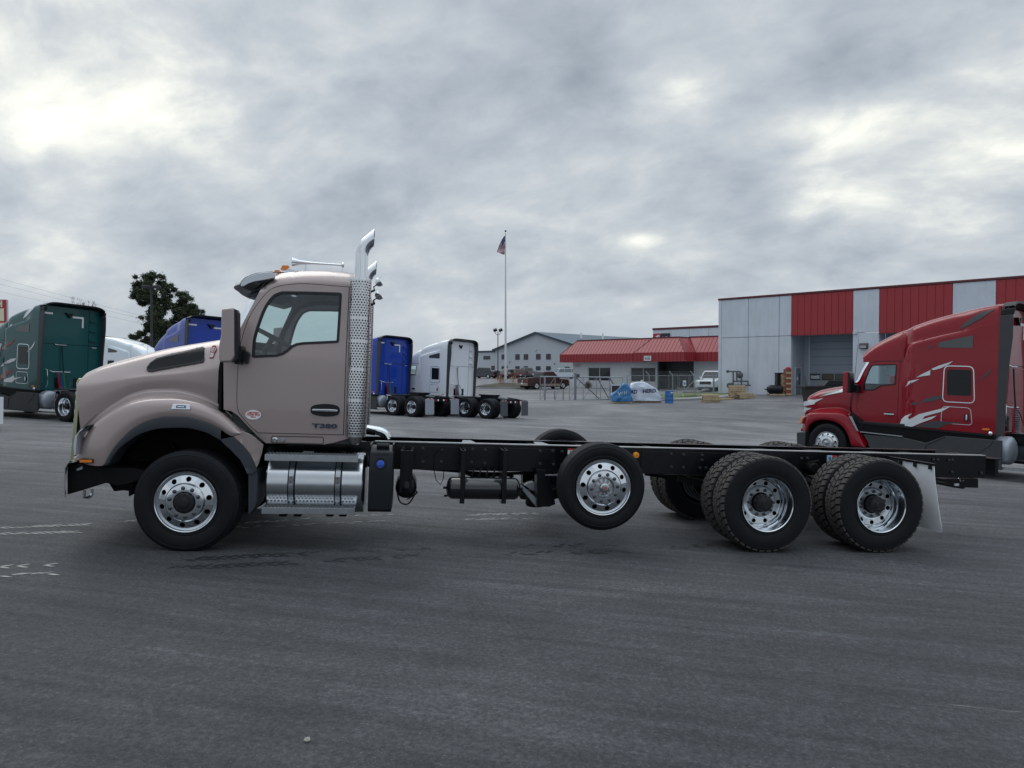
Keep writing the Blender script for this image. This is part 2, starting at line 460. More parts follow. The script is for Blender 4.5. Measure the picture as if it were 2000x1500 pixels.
chrome = mat('chrome', (.74, .77, .80), .06, 1)
alu = mat('polished_aluminium', (.72, .76, .80), .16, 1, rvar=.10, nscale=12)
alu_br = mat('brushed_aluminium', (.50, .53, .56), .33, 1, noise=.15, nscale=14, rvar=.2)
steel = mat('galvanised_steel', (.34, .37, .40), .45, .7, noise=.25, nscale=5)
amber = mat('amber_lens', (.72, .20, .015), .25, spec=.6)
red_lens = mat('red_lens', (.42, .018, .02), .25)
white_pl = mat('white_plastic', (.78, .80, .82), .42, noise=.06, nscale=6)
int_m = mat('dark_interior', (.035, .040, .042), .75, noise=.2)
seat_m = mat('grey_seat', (.06, .065, .068), .8)
glass = glass_mat('clear_glass', (.78, .89, .88))
tint_glass = mat('tinted_glass', (.010, .012, .014), .08, spec=.3)
hub_m = mat('hub_black', (.007, .008, .010), .5, noise=.3, nscale=20)
blue_cap = mat('blue_cap', (.035, .11, .55), .35)
# ------------------------------------------------------------------ wheels
def tyre_prof(R, w, grooves=True, drive=False):
    r0 = .288
    side = [(r0, .02), (r0 + .02, .004), (r0 + .03, -.006), (r0 + .045, -.007), (r0 + .05, -.003), (r0 + .07, -.012), (R - .07, -.016), (R - .05, -.010), (R - .046, -.013), (R - .03, -.004), (R - .030, .002)]
    if drive: side += [(R - .024, .010)]
    else: side += [(R - .006, .016), (R, .034)]
    out = list(side)
    if drive: out += [(R - .022, w / 2)]
    elif grooves:
        for k in range(1, 5):
            c = w * k / 5; out += [(R, c - .006), (R - .012, c - .004), (R - .012, c + .004), (R, c + .006)]
    out += [(r, w - h) for r, h in reversed(side)]
    return out
def clampz(mb, z):
    mb.v = [(a, b, max(c, z)) for a, b, c in mb.v]; return mb
def drive_blocks(R, w, y0, n=40):
    mb = MB(); cols = [(-.004, .060, 0.0, .45), (.068, .125, .5, .6), (.140, .197, .0, -.6), (.205, .269, .5, -.45)]
    for ya, yb, ph, sk in cols:
        for i in range(n):
            t0 = (i + ph) * 2 * PI / n; dt = 2 * PI / n * .74; s_ = sk * 2 * PI / n * .55
            vs = []
            for r in (R - .03, R):
                e = .0 if r < R else .004
                for yy, sh in ((ya + e, 0), (yb - e, s_)):
                    drop = .012 * (abs((yy - w / 2) / (w / 2)) ** 5)
                    for t in (t0 + sh, t0 + sh + dt):
                        vs.append(((r - drop) * math.cos(t), y0 + yy, (r - drop) * math.sin(t)))
            # a siped notch on the outer ends
            mb.add(vs, [(0, 1, 3, 2), (4, 6, 7, 5), (0, 4, 5, 1), (2, 3, 7, 6), (0, 2, 6, 4), (1, 5, 7, 3)])
    return mb
WM = {}
def wheel_meshes():
    # steer rim: dished outwards, hand holes, bolt ring
    def disc(yr, r0, r1, nh, hr, ra, rb):
        mb = MB(); rm = (ra + rb) / 2
        cell_u = 2 * PI * rm / nh; cell_v = rb - ra
        mb.holes(1, nh, lambda u, v: (lambda r, t: (r * math.cos(t), yr(r), r * math.sin(t)))(ra + v * cell_v, u * 2 * PI / nh), (hr / cell_u, hr / cell_v), n=16)
        return mb
    def yst(r): return -.030 + (r - .18) * .42
    rim = MB().lathe([(.288, .03), (.300, .004), (.3035, -.004), (.300, -.010), (.292, -.006), (.284, .012), (.270, .014), (.262, .006)], 64)
    rim = merge(rim, disc(yst, 0, 0, 10, .0255, .192, .262))
    rim.lathe([(.192, yst(.192)), (.186, -.034), (.178, -.046), (.168, -.050), (.108, -.050), (.104, -.044), (.100, .02)], 64)
    WM['rim_steer'] = rim.mesh('rim', 30)
    rr = MB().lathe([(.288, .03), (.300, .004), (.3035, -.004), (.300, -.010), (.292, -.004), (.283, .02), (.279, .05), (.272, .065), (.272, .12), (.262, .135), (.256, .17), (.25, .185)], 64)
    def yre(r): return .185 - (r - .19) * .1
    rr = merge(rr, disc(yre, 0, 0, 10, .0245, .190, .25))
    rr.lathe([(.190, yre(.19)), (.184, .178), (.176, .165), (.168, .160), (.112, .160), (.108, .17)], 64)
    WM['rim_drive'] = rr.mesh('rim', 30)
    WM['lug'] = MB().lathe([(0, -.030), (.010, -.030), (.0125, -.026), (.0145, -.004), (.020, -.002), (.020, .004)], 12).mesh('lug_nut', 30)
    h = MB().lathe([(0, -.085), (.035, -.085), (.05, -.082), (.054, -.076), (.056, -.070), (.088, -.066), (.096, -.058), (.101, -.045), (.101, .03)], 40)
    for k in range(8):
        t = 2 * PI * k / 8; h.cyl((.078 * math.cos(t), -.072, .078 * math.sin(t)), (.078 * math.cos(t), -.06, .078 * math.sin(t)), .007, n=8)
    WM['hub_oil'] = h.mesh('hub', 30)
    h = MB().lathe([(0, -.085), (.018, -.085), (.03, -.084), (.034, -.07), (.05, -.062), (.055, -.03), (.10, -.02), (.102, .05)], 40)
    for k in range(10):
        t = 2 * PI * (k + .3) / 10; h.bar((.05 * math.cos(t), -.03, .05 * math.sin(t)), (.096 * math.cos(t), -.03, .096 * math.sin(t)), .012, .02)
    WM['hub_lift'] = h.mesh('hub', 30)
    h = MB().lathe([(0, .02), (.045, .02), (.055, .028), (.06, .04), (.082, .045), (.09, .055), (.105, .06), (.112, .09), (.112, .18)], 40)
    for k in range(10):
        t = 2 * PI * k / 10; h.cyl((.098 * math.cos(t), .055, .098 * math.sin(t)), (.098 * math.cos(t), .16, .098 * math.sin(t)), .013, n=8)
    WM['hub_drive'] = h.mesh('hub', 30)
    WM['drum'] = MB().lathe([(0, .13), (.27, .13), (.275, .28), (0, .28)], 32).mesh('brake_drum')
    WM['drum_in'] = MB().lathe([(0, .24), (.26, .24), (.265, .60), (0, .60)], 32).mesh('brake_drum')
def tyre_set(kind, R, cz, w):
    k = (kind, R, cz)
    if k in WM: return WM[k]
    if kind == 'steer': WM[k] = (clampz(MB().lathe(tyre_prof(R, w), 80), -cz).mesh('tyre', 28), None)
    else:
        a = clampz(MB().lathe(tyre_prof(R, w, drive=True), 80), -cz).mesh('tyre', 28)
        WM[k] = (a, clampz(drive_blocks(R, w, 0), -cz).mesh('tread', 25, False))
    return WM[k]
def wheel(par, kind, x, y, z, R, w, near=True, nuts=True, hub='hub_oil', mats=None, spin=.1, steer=0, drum=True):
    """kind steer: one tyre; drive: two tyres side by side"""
    wh = part('wheel', par, (x, y, z), (0, 0, (0 if near else PI) + steer))
    rimm = (mats or {}).get('rim', alu)
    ty, tr = tyre_set('steer' if kind == 'steer' or kind == 'road_dual' else 'drive', R, z, w)
    inner = [0.0] if kind == 'steer' else [0.0, .345]
    for k, dy in enumerate(inner):
        obj('tyre', ty, rubber, wh, loc=(0, dy, 0))
        if tr: obj('tread', tr, tread_m, wh, loc=(0, dy, 0), kind='stuff')
    if kind == 'steer':
        o = obj('rim', WM['rim_steer'], rimm, wh); o.rotation_euler[1] = spin
        o = obj('hub', WM[hub], hub_m if hub == 'hub_oil' else alu_br, wh); o.rotation_euler[1] = spin
        if hub == 'hub_lift' and nuts: obj('hub_cap', MB().lathe([(0, -.090), (.017, -.090), (.018, -.084)], 20), mat('hub_cap_red', (.42, .09, .12), .4), wh)
        if drum: obj('brake_drum', WM['drum'], black_dirty, wh)
        by, br = -.052, .1425
    else:
        o = obj('rim', WM['rim_drive'], rimm, wh); o.rotation_euler[1] = spin
        o = obj('hub', WM['hub_drive'], hub_m, wh); o.rotation_euler[1] = spin; o.scale = (.86, 1, .86)
        if drum: obj('brake_drum', WM['drum_in'], black_dirty, wh)
        by, br = .158, .1425
    if nuts:
        for k in range(10):
            t = 2 * PI * (k + .5) / 10 + spin
            obj('lug_nut', WM['lug'], mat('lug_steel', (.10, .11, .12), .35, .8), wh, loc=(br * math.cos(t), by, br * math.sin(t)))
    return wh

def _holes(s, rows, cols, fn, hole, m=0, n=8, skip=None, stagger=True):
    hu, hv = hole if isinstance(hole, tuple) else (hole, hole)
    for i in range(rows):
        for j in range(cols):
            o = .5 * (i % 2) if stagger else 0
            if skip and skip(i, j) == 'none': continue
            if skip and skip(i, j):
                s.add([fn(j + o + a, i + b) for a, b in ((0, 0), (.5, 0), (1, 0), (1, 1), (.5, 1), (0, 1))], [(0, 1, 4, 5), (1, 2, 3, 4)], m); continue
            sq = []; ci = []
            for k in range(n):
                t = 2 * PI * k / n; ca, sa = math.cos(t), math.sin(t); q = .5 / max(abs(ca), abs(sa)); sq.append((.5 + ca * q, .5 + sa * q)); ci.append((.5 + ca * hu, .5 + sa * hv))
            s.add([fn(j + o + a, i + b) for a, b in sq] + [fn(j + o + a, i + b) for a, b in ci], [(k, (k + 1) % n, (k + 1) % n + n, k + n) for k in range(n)], m)
    return s
MB.holes = _holes
wheel_meshes()

# ------------------------------------------------------------------ the front of a conventional truck: fender and hood swept from traced curves
def sweep(xf, xr, secs, nst=44, sub=3, sharp=()):
    """xf(z), xr: where it starts and ends; secs(x) -> list of (y, z) from outside to the middle"""
    rows = []
    for i in range(nst + 1):
        t = i / nst; row = []
        K = len(secs(xr))
        for k in range(K):
            x = xr * t + (1 - t) * xf(1.3)
            for _ in range(6):
                z = secs(x)[k][1]; x = xf(z) + t * (xr - xf(z))
            y, z = secs(x)[k]; row.append(Vector((x, y, z)))
        rr = []
        for k in range(K - 1):
            p0 = row[max(0, k - 1)] if k not in sharp else row[k]; p1 = row[k]; p2 = row[k + 1]; p3 = row[min(K - 1, k + 2)] if k + 1 not in sharp else row[k + 1]
            for j in range(sub):
                u = j / sub; rr.append(.5 * ((2 * p1) + (p2 - p0) * u + (2 * p0 - 5 * p1 + 4 * p2 - p3) * u * u + (3 * p1 - p0 - 3 * p2 + p3) * u**3))
        rr.append(row[-1]); rows.append(rr)
    return rows[::-1]

def stick(F_, px, py, yf, off=.004):
    """a pose on a surface y = yf(x, z), facing outwards"""
    p = F_.on(px, py, yf); e = .01
    dx = (yf(p.x + e, p.z) - yf(p.x - e, p.z)) / (2 * e); dz = (yf(p.x, p.z + e) - yf(p.x, p.z - e)) / (2 * e)
    n = Vector((dx, -1, dz)).normalized(); X = Vector((1, dx, 0)).normalized(); Z = X.cross(-n).normalized()
    M_ = Matrix(((X.x, -n.x, Z.x, 0), (X.y, -n.y, Z.y, 0), (X.z, -n.z, Z.z, 0), (0, 0, 0, 1)))
    M_.translation = p + n * off; return M_
def put(o, M_):
    o.matrix_local = M_; return o
def disc_mb(rx, rz, t=.003, n=32):
    return MB().prism([(rx * math.cos(2 * PI * k / n), rz * math.sin(2 * PI * k / n)) for k in range(n)], 0, -t)

# ------------------------------------------------------------------ the taupe day cab truck
M = Frame(0, 7.43, 7.8)
CY = 1.22                                   # its centre line
T = thing('day_cab_truck', 'taupe day cab truck with a long bare black frame, in the foreground', 'truck', M.M)
def m2(px, py, y=.175): return M(px, py, y)
def m3(px, py, y): x, z = M(px, py, y); return Vector((x, y, z))
def c2(u, v): return (420 + u / 5, 420 + v / 5)
def mc(pts, y): return curve([M(a, b, y) for a, b in pts])

def build_front():
    lip = mc([(138, 903), (150, 907), (200, 911), (212, 909), (222, 893), (230, 882), (250, 864), (280, 846), (320, 837), (360, 836), (400, 844), (424, 856), (434, 862)], .02)
    fl = mc([(138, 902), (150, 906), (196, 910), (204, 908), (212, 894), (220, 880), (240, 856), (260, 838), (290, 822), (330, 814), (360, 815), (400, 824), (430, 838), (456, 852), (474, 846)], .02)
    cr = mc([(140, 893), (150, 866), (160, 852), (184, 829), (220, 804), (260, 786), (300, 779), (340, 778), (380, 784), (420, 798), (450, 820), (474, 843)], .09)
    va = mc([(140, 884), (150, 860), (160, 843), (180, 822), (220, 796), (260, 774), (300, 766), (340, 766), (380, 774), (424, 794), (436, 803), (474, 838)], .38)
    c2_ = mc([(148, 752), (180, 747), (260, 733), (360, 722), (428, 712)], .40)
    si = mc([(149, 741), (154, 737), (162, 732), (200, 714), (260, 697), (330, 680), (427, 664)], .66)
    xtop, ztop = M(150, 741, .4); xbot, zbot = M(137, 902, .1)
    def xf(z): return xbot + (xtop - xbot) * max(0, min(1, (z - zbot) / (ztop - zbot))) + .05 * sm((z - ztop + .06) / .1) * .5
    xr_h = M(429, 700, .4)[0]; xr_f = M(472, 842, .02)[0]; x0 = xbot
    def yo(x): return .17 * (1 - sm((x - x0) / .34)) ** 2
    def fsec(x):
        a, b, c = fl(x), cr(x), va(x); o = yo(x); h = b - a
        return [(.012 + o, a), (.0 + o, a + h * .3), (.012 + o, a + h * .66), (.045 + o, a + h * .92), (.085 + o, b), (.17 + o * .8, b + (c - b) * .35), (.30 + o * .5, b + (c - b) * .62), (.372 + o * .2, c), (.384, c + .035)]
    def hsec(x):
        c, d, e = va(x) + .035, c2_(x), si(x); d = max(d, c + .02)
        return [(.384, c), (.372, c + (d - c) * .4), (.374, c + (d - c) * .8), (.398, d), (.50, d + (e - d) * .62), (.60, e - (e - d) * .12), (.72, e + .004), (.95, e + .02), (CY, e + .028)]
    fb = MB().grid(sweep(xf, xr_f, fsec, 64, 3)); pair('fender', fb, taupe, T, solid=.012, angle=50)
    hb = MB().grid(sweep(xf, xr_h, hsec, 48, 3)); hb.mirror(CY)
    obj('hood', hb, taupe, T, solid=.014, angle=50)
    # flare of black plastic round the arch
    xa, xb = M(200, 908, .0)[0], M(432, 850, .0)[0]; rows = []
    for i in range(61):
        t = i / 60; x = xa + (xb - xa) * (t + .12 * math.sin(PI * t) * (t - .5) * -1); a, b = lip(x), fl(x) + .006
        rows.append([(x, .26, a + .004), (x, .03, a), (x, -.006, a + .006), (x, -.014, a + (b - a) * .45), (x, -.010, b - .010), (x, .004, b), (x, .03, b)])
    w = MB().grid(rows); pair('wheel_arch_flare', w, flare_m, T, angle=35)
    # the rear part of the arch, carried by the cab
    def yt(x, z): return .012 + .10 * sm((x - M(495, 870, 0)[0]) / .16)
    tp = [M(*p, .02) for p in [(457, 853), (466, 845), (474, 842), (487, 847), (500, 856), (513, 869), (510, 888), (505, 905), (501, 914), (497, 904), (488, 886), (473, 868)]]
    tail = fill(tp, [], yt, .06, .06); pair('fender_tail', tail, taupe, T, solid=.02, bevel=.006)
    ft = [M(*p, .0) for p in [(430, 858), (456, 853), (473, 868), (488, 886), (497, 904), (501, 917), (493, 925), (483, 926), (478, 914), (469, 898), (450, 878), (436, 866)]]
    q = fill(ft, [], lambda x, z: yt(x, z) - .012, .06, .06); pair('wheel_arch_flare', q, flare_m, T, solid=.03, bevel=.006)
    bp = [M(*p, .2) for p in [(472, 843), (513, 869), (502, 916), (500, 900), (470, 862)]]
    # splash panel between the arch and the cab, and the dark liner over the wheel
    lw = MB(); xs = [M(p, 850, .1)[0] for p in range(212, 500, 12)]
    rows = []
    for x in xs:
        z = (lip(x) if x < xb else lip(xb) - (x - xb) * .9) + .05; rows.append([(x, .05, z), (x, .35, z + .05), (x, .62, z + .02), (x, .66, z - .45)])
    lw.grid(rows); pair('inner_liner', lw, black_dirty, T)
    # mud guard behind the front wheel
    p = [M(*q, .1) for q in [(488, 924), (504, 915), (506, 930), (504, 978), (500, 990), (488, 1004)]]
    g = MB().prism(p, .03, .45); pair('mud_guard', g, flare_m, T, bevel=.004)
    # grille with its surround
    a0, a1 = M(149, 742, .42), M(136, 903, .42)
    gr = MB(); wd = .018
    pa = [(a0[0] - wd, a0[1] - .01), (a0[0] - wd * .2, a0[1] + .012), (a0[0] + .02, a0[1] + .012), (a1[0] + .02, a1[1]), (a1[0] - wd, a1[1])]
    gr.prism([(a + .012, b) for a, b in pa], .445, .47); gr.mirror(CY)
    gr.prism([(a0[0] - wd, a0[1] - .01), (a0[0] - .0, a0[1] + .02), (a0[0] + .04, a0[1] + .012), (a0[0] + .04, a0[1] - .06), (a0[0] - wd, a0[1] - .06)], .47, 2 * CY - .47)
    obj('grille_surround', gr, mat('film_covered_chrome', (.42, .44, .27), .22, .8), T, bevel=.006)
    gb = MB().prism([(a0[0] + .01, a0[1] - .03), (a0[0] + .06, a0[1] - .03), (a1[0] + .06, a1[1]), (a1[0] + .01, a1[1])], .47, 2 * CY - .47)
    obj('grille', gb, trim_m, T)
    for k in range(9):
        t = (k + .5) / 9; x = a0[0] + (a1[0] - a0[0]) * t - .006; z = a0[1] + (a1[1] - a0[1]) * t
        obj('grille_bar', MB().box(x - .012, x + .012, .47, 2 * CY - .47, z - .02, z + .02), chrome, T, bevel=.003)
    # head lamp, seen edge on
    hl = [M(*q, .12) for q in [(184, 829), (176, 832), (163, 845), (159, 851), (157, 868), (156, 886), (153, 888), (152, 868), (155, 850), (165, 838)]]
    h = MB().prism(hl, .03, .20); pair('headlight', h, mat('lamp_lens', (.62, .67, .72), .12, .3), T, bevel=.004)
    # turn lamp
    mk = fillet([M(*q, .05) for q in [(159, 895), (186, 895), (186.5, 903.5), (159, 903.5)]], .01)
    o = obj('marker_lamp', MB().prism(mk, .14, .0), trim_m, T)
    obj('lens', MB().prism(inset(mk, .008), .06, -.008), amber, o)
    # vent in the side of the hood
    def yh(x, z):
        d, e = c2_(x), si(x); t = (z - d) / max(.02, e - d)
        return float(np.interp(t, [-.6, -.1, 0, .62, .88, 1.0, 1.1], [.372, .376, .398, .50, .60, .70, .74])) - .004
    vo = [M.on(*q, yh) for q in [(287, 718), (294, 708), (306, 700), (330, 693), (360, 686), (397, 677), (400, 681), (399, 704), (396, 707), (350, 715), (310, 722), (296, 725), (288, 724)]]
    vo = [(v.x, v.z) for v in vo]
    vn = fill(vo, [], lambda x, z: yh(x, z) - .006, .03, .1); v_ = obj('hood_vent', vn, mat('vent_black', (.006, .007, .009), .7), T, solid=-.003)
    fr = ring(vo, inset(vo, .016), lambda x, z: yh(x, z) - .014, .012); obj('vent_frame', fr, trim_m, v_)
    hx = MB(); x0_, x1_ = min(p[0] for p in vo), max(p[0] for p in vo); z0_, z1_ = min(p[1] for p in vo), max(p[1] for p in vo)
    from mathutils.geometry import intersect_point_tri_2d
    def inside(x, z):
        c = False; n = len(vo)
        for i in range(n):
            a, b = vo[i], vo[i - 1]
            if (a[1] > z) != (b[1] > z) and x < (b[0] - a[0]) * (z - a[1]) / (b[1] - a[1]) + a[0]: c = not c
        return c
    cw, ch = .026, .018
    sk = lambda i, j: 'none' if not inside(x0_ + (j + .5 + .5 * (i % 2)) * cw, z0_ + (i + .5) * ch) else None
    hx.holes(int((z1_ - z0_) / ch) + 1, int((x1_ - x0_) / cw) + 1, lambda u, v: (x0_ + u * cw, yh(x0_ + u * cw, z0_ + v * ch) - .012, z0_ + v * ch), .40, n=6, skip=sk)
    obj('mesh_screen', hx, mat('screen_black', (.012, .013, .016), .55, spec=.2), v_, kind='stuff')
    # emblem
    e = put(obj('emblem', MB().prism(fillet([(-.030, -.075), (.030, -.075), (.030, .0), (.042, .02), (.042, .055), (.022, .078), (-.022, .078), (-.042, .055), (-.042, .02), (-.030, .0)], .012), 0, -.006), mat('emblem_red', (.32, .02, .035), .3), T), stick(M, 416, 689, yh) @ Matrix.Diagonal((.72, 1, .92, 1)))
    d = obj('emblem_face', disc_mb(.033, .030, .003), white_pl, e, loc=(0, -.0065, .036))
    d = obj('emblem_face', disc_mb(.024, .022, .003), mat('emblem_red', (.32, .02, .035)), e, loc=(0, -.009, .036))
    o = obj('lettering', text_mesh('K', .026, bold=.001), white_pl, e, loc=(0, -.014, .045)); o = obj('lettering', text_mesh('W', .024, bold=.001), white_pl, e, loc=(0, -.014, .026))
    for k in (-1, 0, 1): obj('emblem_bar', MB().box(k * .016 - .005, k * .016 + .005, -.010, -.006, -.068, -.008), white_pl, e)
    obj('emblem_bar', MB().box(-.026, .026, -.008, 0, .074, .092), mat('emblem_red', (.3, .02, .03)), e)
    # badge on the fender
    def yfe(x, z):
        a, b = fl(x), cr(x); t = (z - a) / (b - a); return float(np.interp(t, [0, .3, .66, .92, 1], [.012, 0, .012, .045, .085]))
    b = put(obj('fender_badge', MB().prism(fillet([(-.09, -.026), (.09, -.026), (.085, .026), (-.078, .026)], .012), 0, -.012), chrome, T, bevel=.003), stick(M, 354, 795, yfe))
    obj('badge_plate', MB().prism(fillet([(-.045, -.014), (.05, -.014), (.046, .016), (-.040, .016)], .006), -.0125, -.015), mat('badge_blue', (.10, .16, .26), .3), b)
    obj('badge_letters', MB().box(-.03, .032, -.0165, -.0152, -.004, .006), white_pl, b)
    return xf
build_front()

ZR = None
def build_cab():
    roof = mc([(520, 549), (530, 538), (537, 533.5), (552, 530.5), (570, 528.5), (600, 527), (640, 527.3), (680, 530.5), (700, 534), (708, 538)], .42)
    def yc(x, z):
        y = .178 + .0 * x
        if z > 1.96: y += .135 * (z - 1.96)
        if z < 1.45: y += .02 * (1.45 - z)
        d = roof(x) - z
        if d < .15: y += .19 * ((.15 - d) / .15) ** 2
        return y
    def P(pts): return [(v.x, v.z) for v in (M.on(a, b, yc) for a, b in pts)]
    outer = P([(437, 668), (463, 652.5), (472, 636), (489, 603), (506, 571), (514, 558), (524, 546), (530, 539)])
    xr = M(702, 600, .2)[0]; xe = M(530, 539, .4)[0]
    outer += [(xe + (xr - xe) * k / 14, roof(xe + (xr - xe) * k / 14) - .001) for k in range(1, 15)]
    outer += [(xr, roof(xr) - .1), (xr, 1.16)] + P([(650, 865), (632, 868), (519, 865.5), (503, 852), (480, 828), (464, 811), (452, 803), (437, 800)])
    door = P(spline_px([(550, 557), (575, 554), (600, 553.5), (683, 560)], 3)[:-1] + [(683, 560)] + [(671.5, 850), (504, 846)] + spline_px([(504, 846), (490, 834), (478, 821), (467, 807), (463, 795), (462, 770), (464, 720), (468, 680), (474, 654), (486, 620), (508, 586), (528, 565), (550, 557)], 3)[1:-1])
    side = fill(outer, [door], yc, .035, .08)
    wo = P(spline_px([(492, 696), (493, 680), (495, 660), (504, 630), (516, 600), (531, 579), (541, 572.5), (550, 569.5)], 3)[:-1] + [(551, 569), (600, 569.5), (663, 571.5), (667, 573), (668, 577), (665, 625), (662.5, 665), (661, 669), (656, 670), (592, 673), (580, 675), (572, 679), (563, 687), (554, 693), (541, 697), (500, 699), (494, 698.5)])
    wi = inset(wo, .026)
    dp = fill(inset(door, .007), [wo], lambda x, z: yc(x, z) - .006, .08, .16)
    interior = black_dirty
    cabm = merge(side); cabm.mirror(CY)
    # roof between the two sides and the panel above the windscreen
    rows = []
    for k in range(25):
        x = xe + (xr - xe) * k / 24; y0 = yc(x, roof(x) - .001)
        rows.append([(x - .10 * (1 - ((y - CY) / (CY - y0)) ** 2) * (1 - k / 24) ** 2, y, roof(x) + .035 * (1 - ((y - CY) / (CY - y0)) ** 2)) for y in [y0 + (2 * CY - 2 * y0) * j / 16 for j in range(17)]])
    cabm = merge(cabm, MB().grid(rows[::-1]))
    cab = obj('cab', cabm, taupe, T, solid=.02, angle=40)
    pair('door_seal', ring(inset(door, -.02), inset(door, .035), lambda x, z: yc(x, z) + .024), trim_m, T)
    for far in (0, 1):
        q = merge(dp)
        if far: q.v = [(x, 2 * CY - y, z) for x, y, z in q.v]; q.f = [tuple(reversed(f)) for f in q.f]
        d = obj('door', q, taupe, T, solid=.025, angle=40)
        fr = ring(wo, wi, lambda x, z: yc(x, z) - .012, .03); gl = fill(wi, [], lambda x, z: yc(x, z) + .004, .2)
        if far:
            for w in (fr, gl): w.v = [(x, 2 * CY - y, z) for x, y, z in w.v]
        obj('window_seal', fr, trim_m, d); obj('window', gl, glass, d)
        if not far: near_door = d
    # back wall with a small window, floor, dashboard
    bw = MB()
    ys = [.2, .55, 1.89, 2.24]; zs = [1.1, 1.95, 2.5, 2.84]
    for i in range(3):
        for j in range(3):
            if (i, j) != (1, 1): bw.box(xr - .05, xr - .005, ys[i], ys[i + 1], zs[j], zs[j + 1])
    obj('cab_back', bw, taupe, cab); obj('rear_window', MB().box(xr - .03, xr - .02, .55, 1.89, 1.95, 2.5), glass, cab)
    fl = MB().box(M(470, 700, .3)[0], xr - .05, .2, 2.24, 1.08, 1.16); obj('cab_floor', fl, int_m, cab)
    xd = M(508, 700, .4)[0]
    ds = MB().prism([(xd - .22, 1.16), (xd - .22, 2.0), (xd - .12, 2.05), (xd + .02, 2.0), (xd + .10, 1.86), (xd + .02, 1.16)], .21, 2 * CY - .21); obj('dashboard', ds, int_m, cab, bevel=.02)
    sx, sz = M(533, 655, .62)
    st = MB(); c0 = Vector((sx, .62, sz - .02)); ax = Vector((.45, 0, .9)).normalized(); u = Vector((0, 1, 0)); v = ax.cross(u)
    st.tube([c0 + (u * math.cos(2 * PI * k / 24) + v * math.sin(2 * PI * k / 24)) * .225 for k in range(24)], .017, 8, close=True)
    st.bar(c0 - u * .22, c0 + u * .22, .03); st.tube([c0, c0 - ax * .35], .03); obj('steering_wheel', st, int_m, cab)
    for y in (.62, 1.82):
        s_ = MB(); xs = xr - .42
        s_.prism(fillet([(xs - .52, 1.5), (xs - .52, 1.6), (xs - .02, 1.62), (xs + .02, 1.48), (xs - .05, 1.42), (xs - .48, 1.42)], .05), y - .25, y + .25)
        s_.prism(fillet([(xs - .05, 1.6), (xs + .03, 1.98), (xs + .12, 1.98), (xs + .1, 1.55)], .04), y - .23, y + .23)
        s_.box(xs - .4, xs - .1, y - .15, y + .15, 1.16, 1.44)
        obj('seat', s_, seat_m, cab, bevel=.02)
    # windscreen, curved forward in the middle
    pl = [M.on(a, b, yc) for a, b in [(463, 652.5), (472, 636), (489, 603), (506, 571), (514, 558)]]
    rows = []
    for p in pl:
        rows.append([(p.x + .012 - .26 * (1 - abs((y - CY) / (CY - p.y)) ** 2.4), y, p.z + .0) for y in [p.y + .012 + (2 * CY - 2 * p.y - .024) * j / 20 for j in range(21)]])
    obj('windscreen', MB().grid(rows), glass, cab)
    pz = MB()
    for y in (CY,): pz.bar((rows[0][10][0], CY, rows[0][10][2]), (rows[-1][10][0], CY, rows[-1][10][2]), .03)
    obj('windscreen_bar', pz, trim_m, cab)
    # cowl between the hood and the glass
    r0 = [(pl[0].x - .26 * (1 - abs((y - CY) / (CY - pl[0].y)) ** 2.4), y, pl[0].z) for y in [pl[0].y + (2 * CY - 2 * pl[0].y) * j / 20 for j in range(21)]]
    xh = M(437, 668, .2)[0]; zh = M(437, 668, .2)[1]
    r1 = [(min(xh, a[0] - .05), a[1], zh - .03) for a in r0]
    obj('cowl', MB().grid([r1, r0]), trim_m, cab)
    obj('cowl_side', MB().box(xh - .03, xh - .005, .2, 2.24, 1.3, zh - .04), black_dirty, cab)
    # sun visor
    vis_t = [(470, 556), (473, 549), (480, 543), (491, 538), (502, 534.5), (530, 531), (538, 534)]
    vis_b = [(470, 556), (473, 561), (478, 565.5), (492, 570), (508, 565), (520, 552), (538, 543)]
    rt = []; rb = []
    for a, b in zip(vis_t, vis_b):
        x, z = M(*a, .30); x2, z2 = M(*b, .30)
        def arc(x, z, fwd): return [(x - fwd * (1 - abs((y - CY) / .93) ** 2.2), y, z + .02 * (1 - abs((y - CY) / .93) ** 2)) for y in [.29 + 1.86 * j / 20 for j in range(21)]]
        rt.append(arc(x, z, .22)); rb.append(arc(x2, z2, .20))
    o = obj('sun_visor', MB().grid(rt), mat('silver_paint', (.52, .56, .60), .28, .6, .5), T, solid=.008)
    obj('visor_underside', MB().grid(rb), flare_m, o, solid=.006)
    lp_ = [M(*p, .27) for p in [(470, 554), (473, 549), (480, 543), (491, 538), (502, 534.5), (516, 532), (530, 531), (537, 535), (537, 543), (514, 547.5), (498, 550), (486, 554), (477, 559), (471, 560)]]
    q = MB().prism(lp_, .262, .30); q.mirror(CY); q = MB().prism(lp_, .262, .30); pair('visor_edge', q, MAT['silver_paint'], o, bevel=.006)
    # marker lamps on the roof
    for (px, py, w, h), y in [((542, 531, 12, 5), .55), ((557, 523.5, 17, 9), .80), ((556, 524, 16, 8), CY), ((556, 524, 16, 8), 1.6), ((553, 528, 12, 5), 1.9)]:
        x, z = M(px, py, y); s_ = 1 / 190 * w / 2
        if y > 1: z = roof(x) + .075
        lm = MB().prism(fillet([(x - s_, z - h / 380), (x + s_, z - h / 380), (x + s_ * 1.0, z + h / 380), (x - s_ * .5, z + h / 380)], .006), y - .045, y + .045)
        l_ = obj('roof_marker_lamp', lm, amber, T, bevel=.003)
        zr = roof(x + .1) + .02
        obj('lamp_base', MB().prism([(x - s_ * .8, zr - .02), (x + s_, z - .005), (x + .22, zr + .01), (x + .2, zr - .02)], y - .05, y + .05), chrome, l_, bevel=.004)
    # air horn
    y = .72
    bell = [M(*p, y) for p in [(571, 511.5), (672, 518)]]
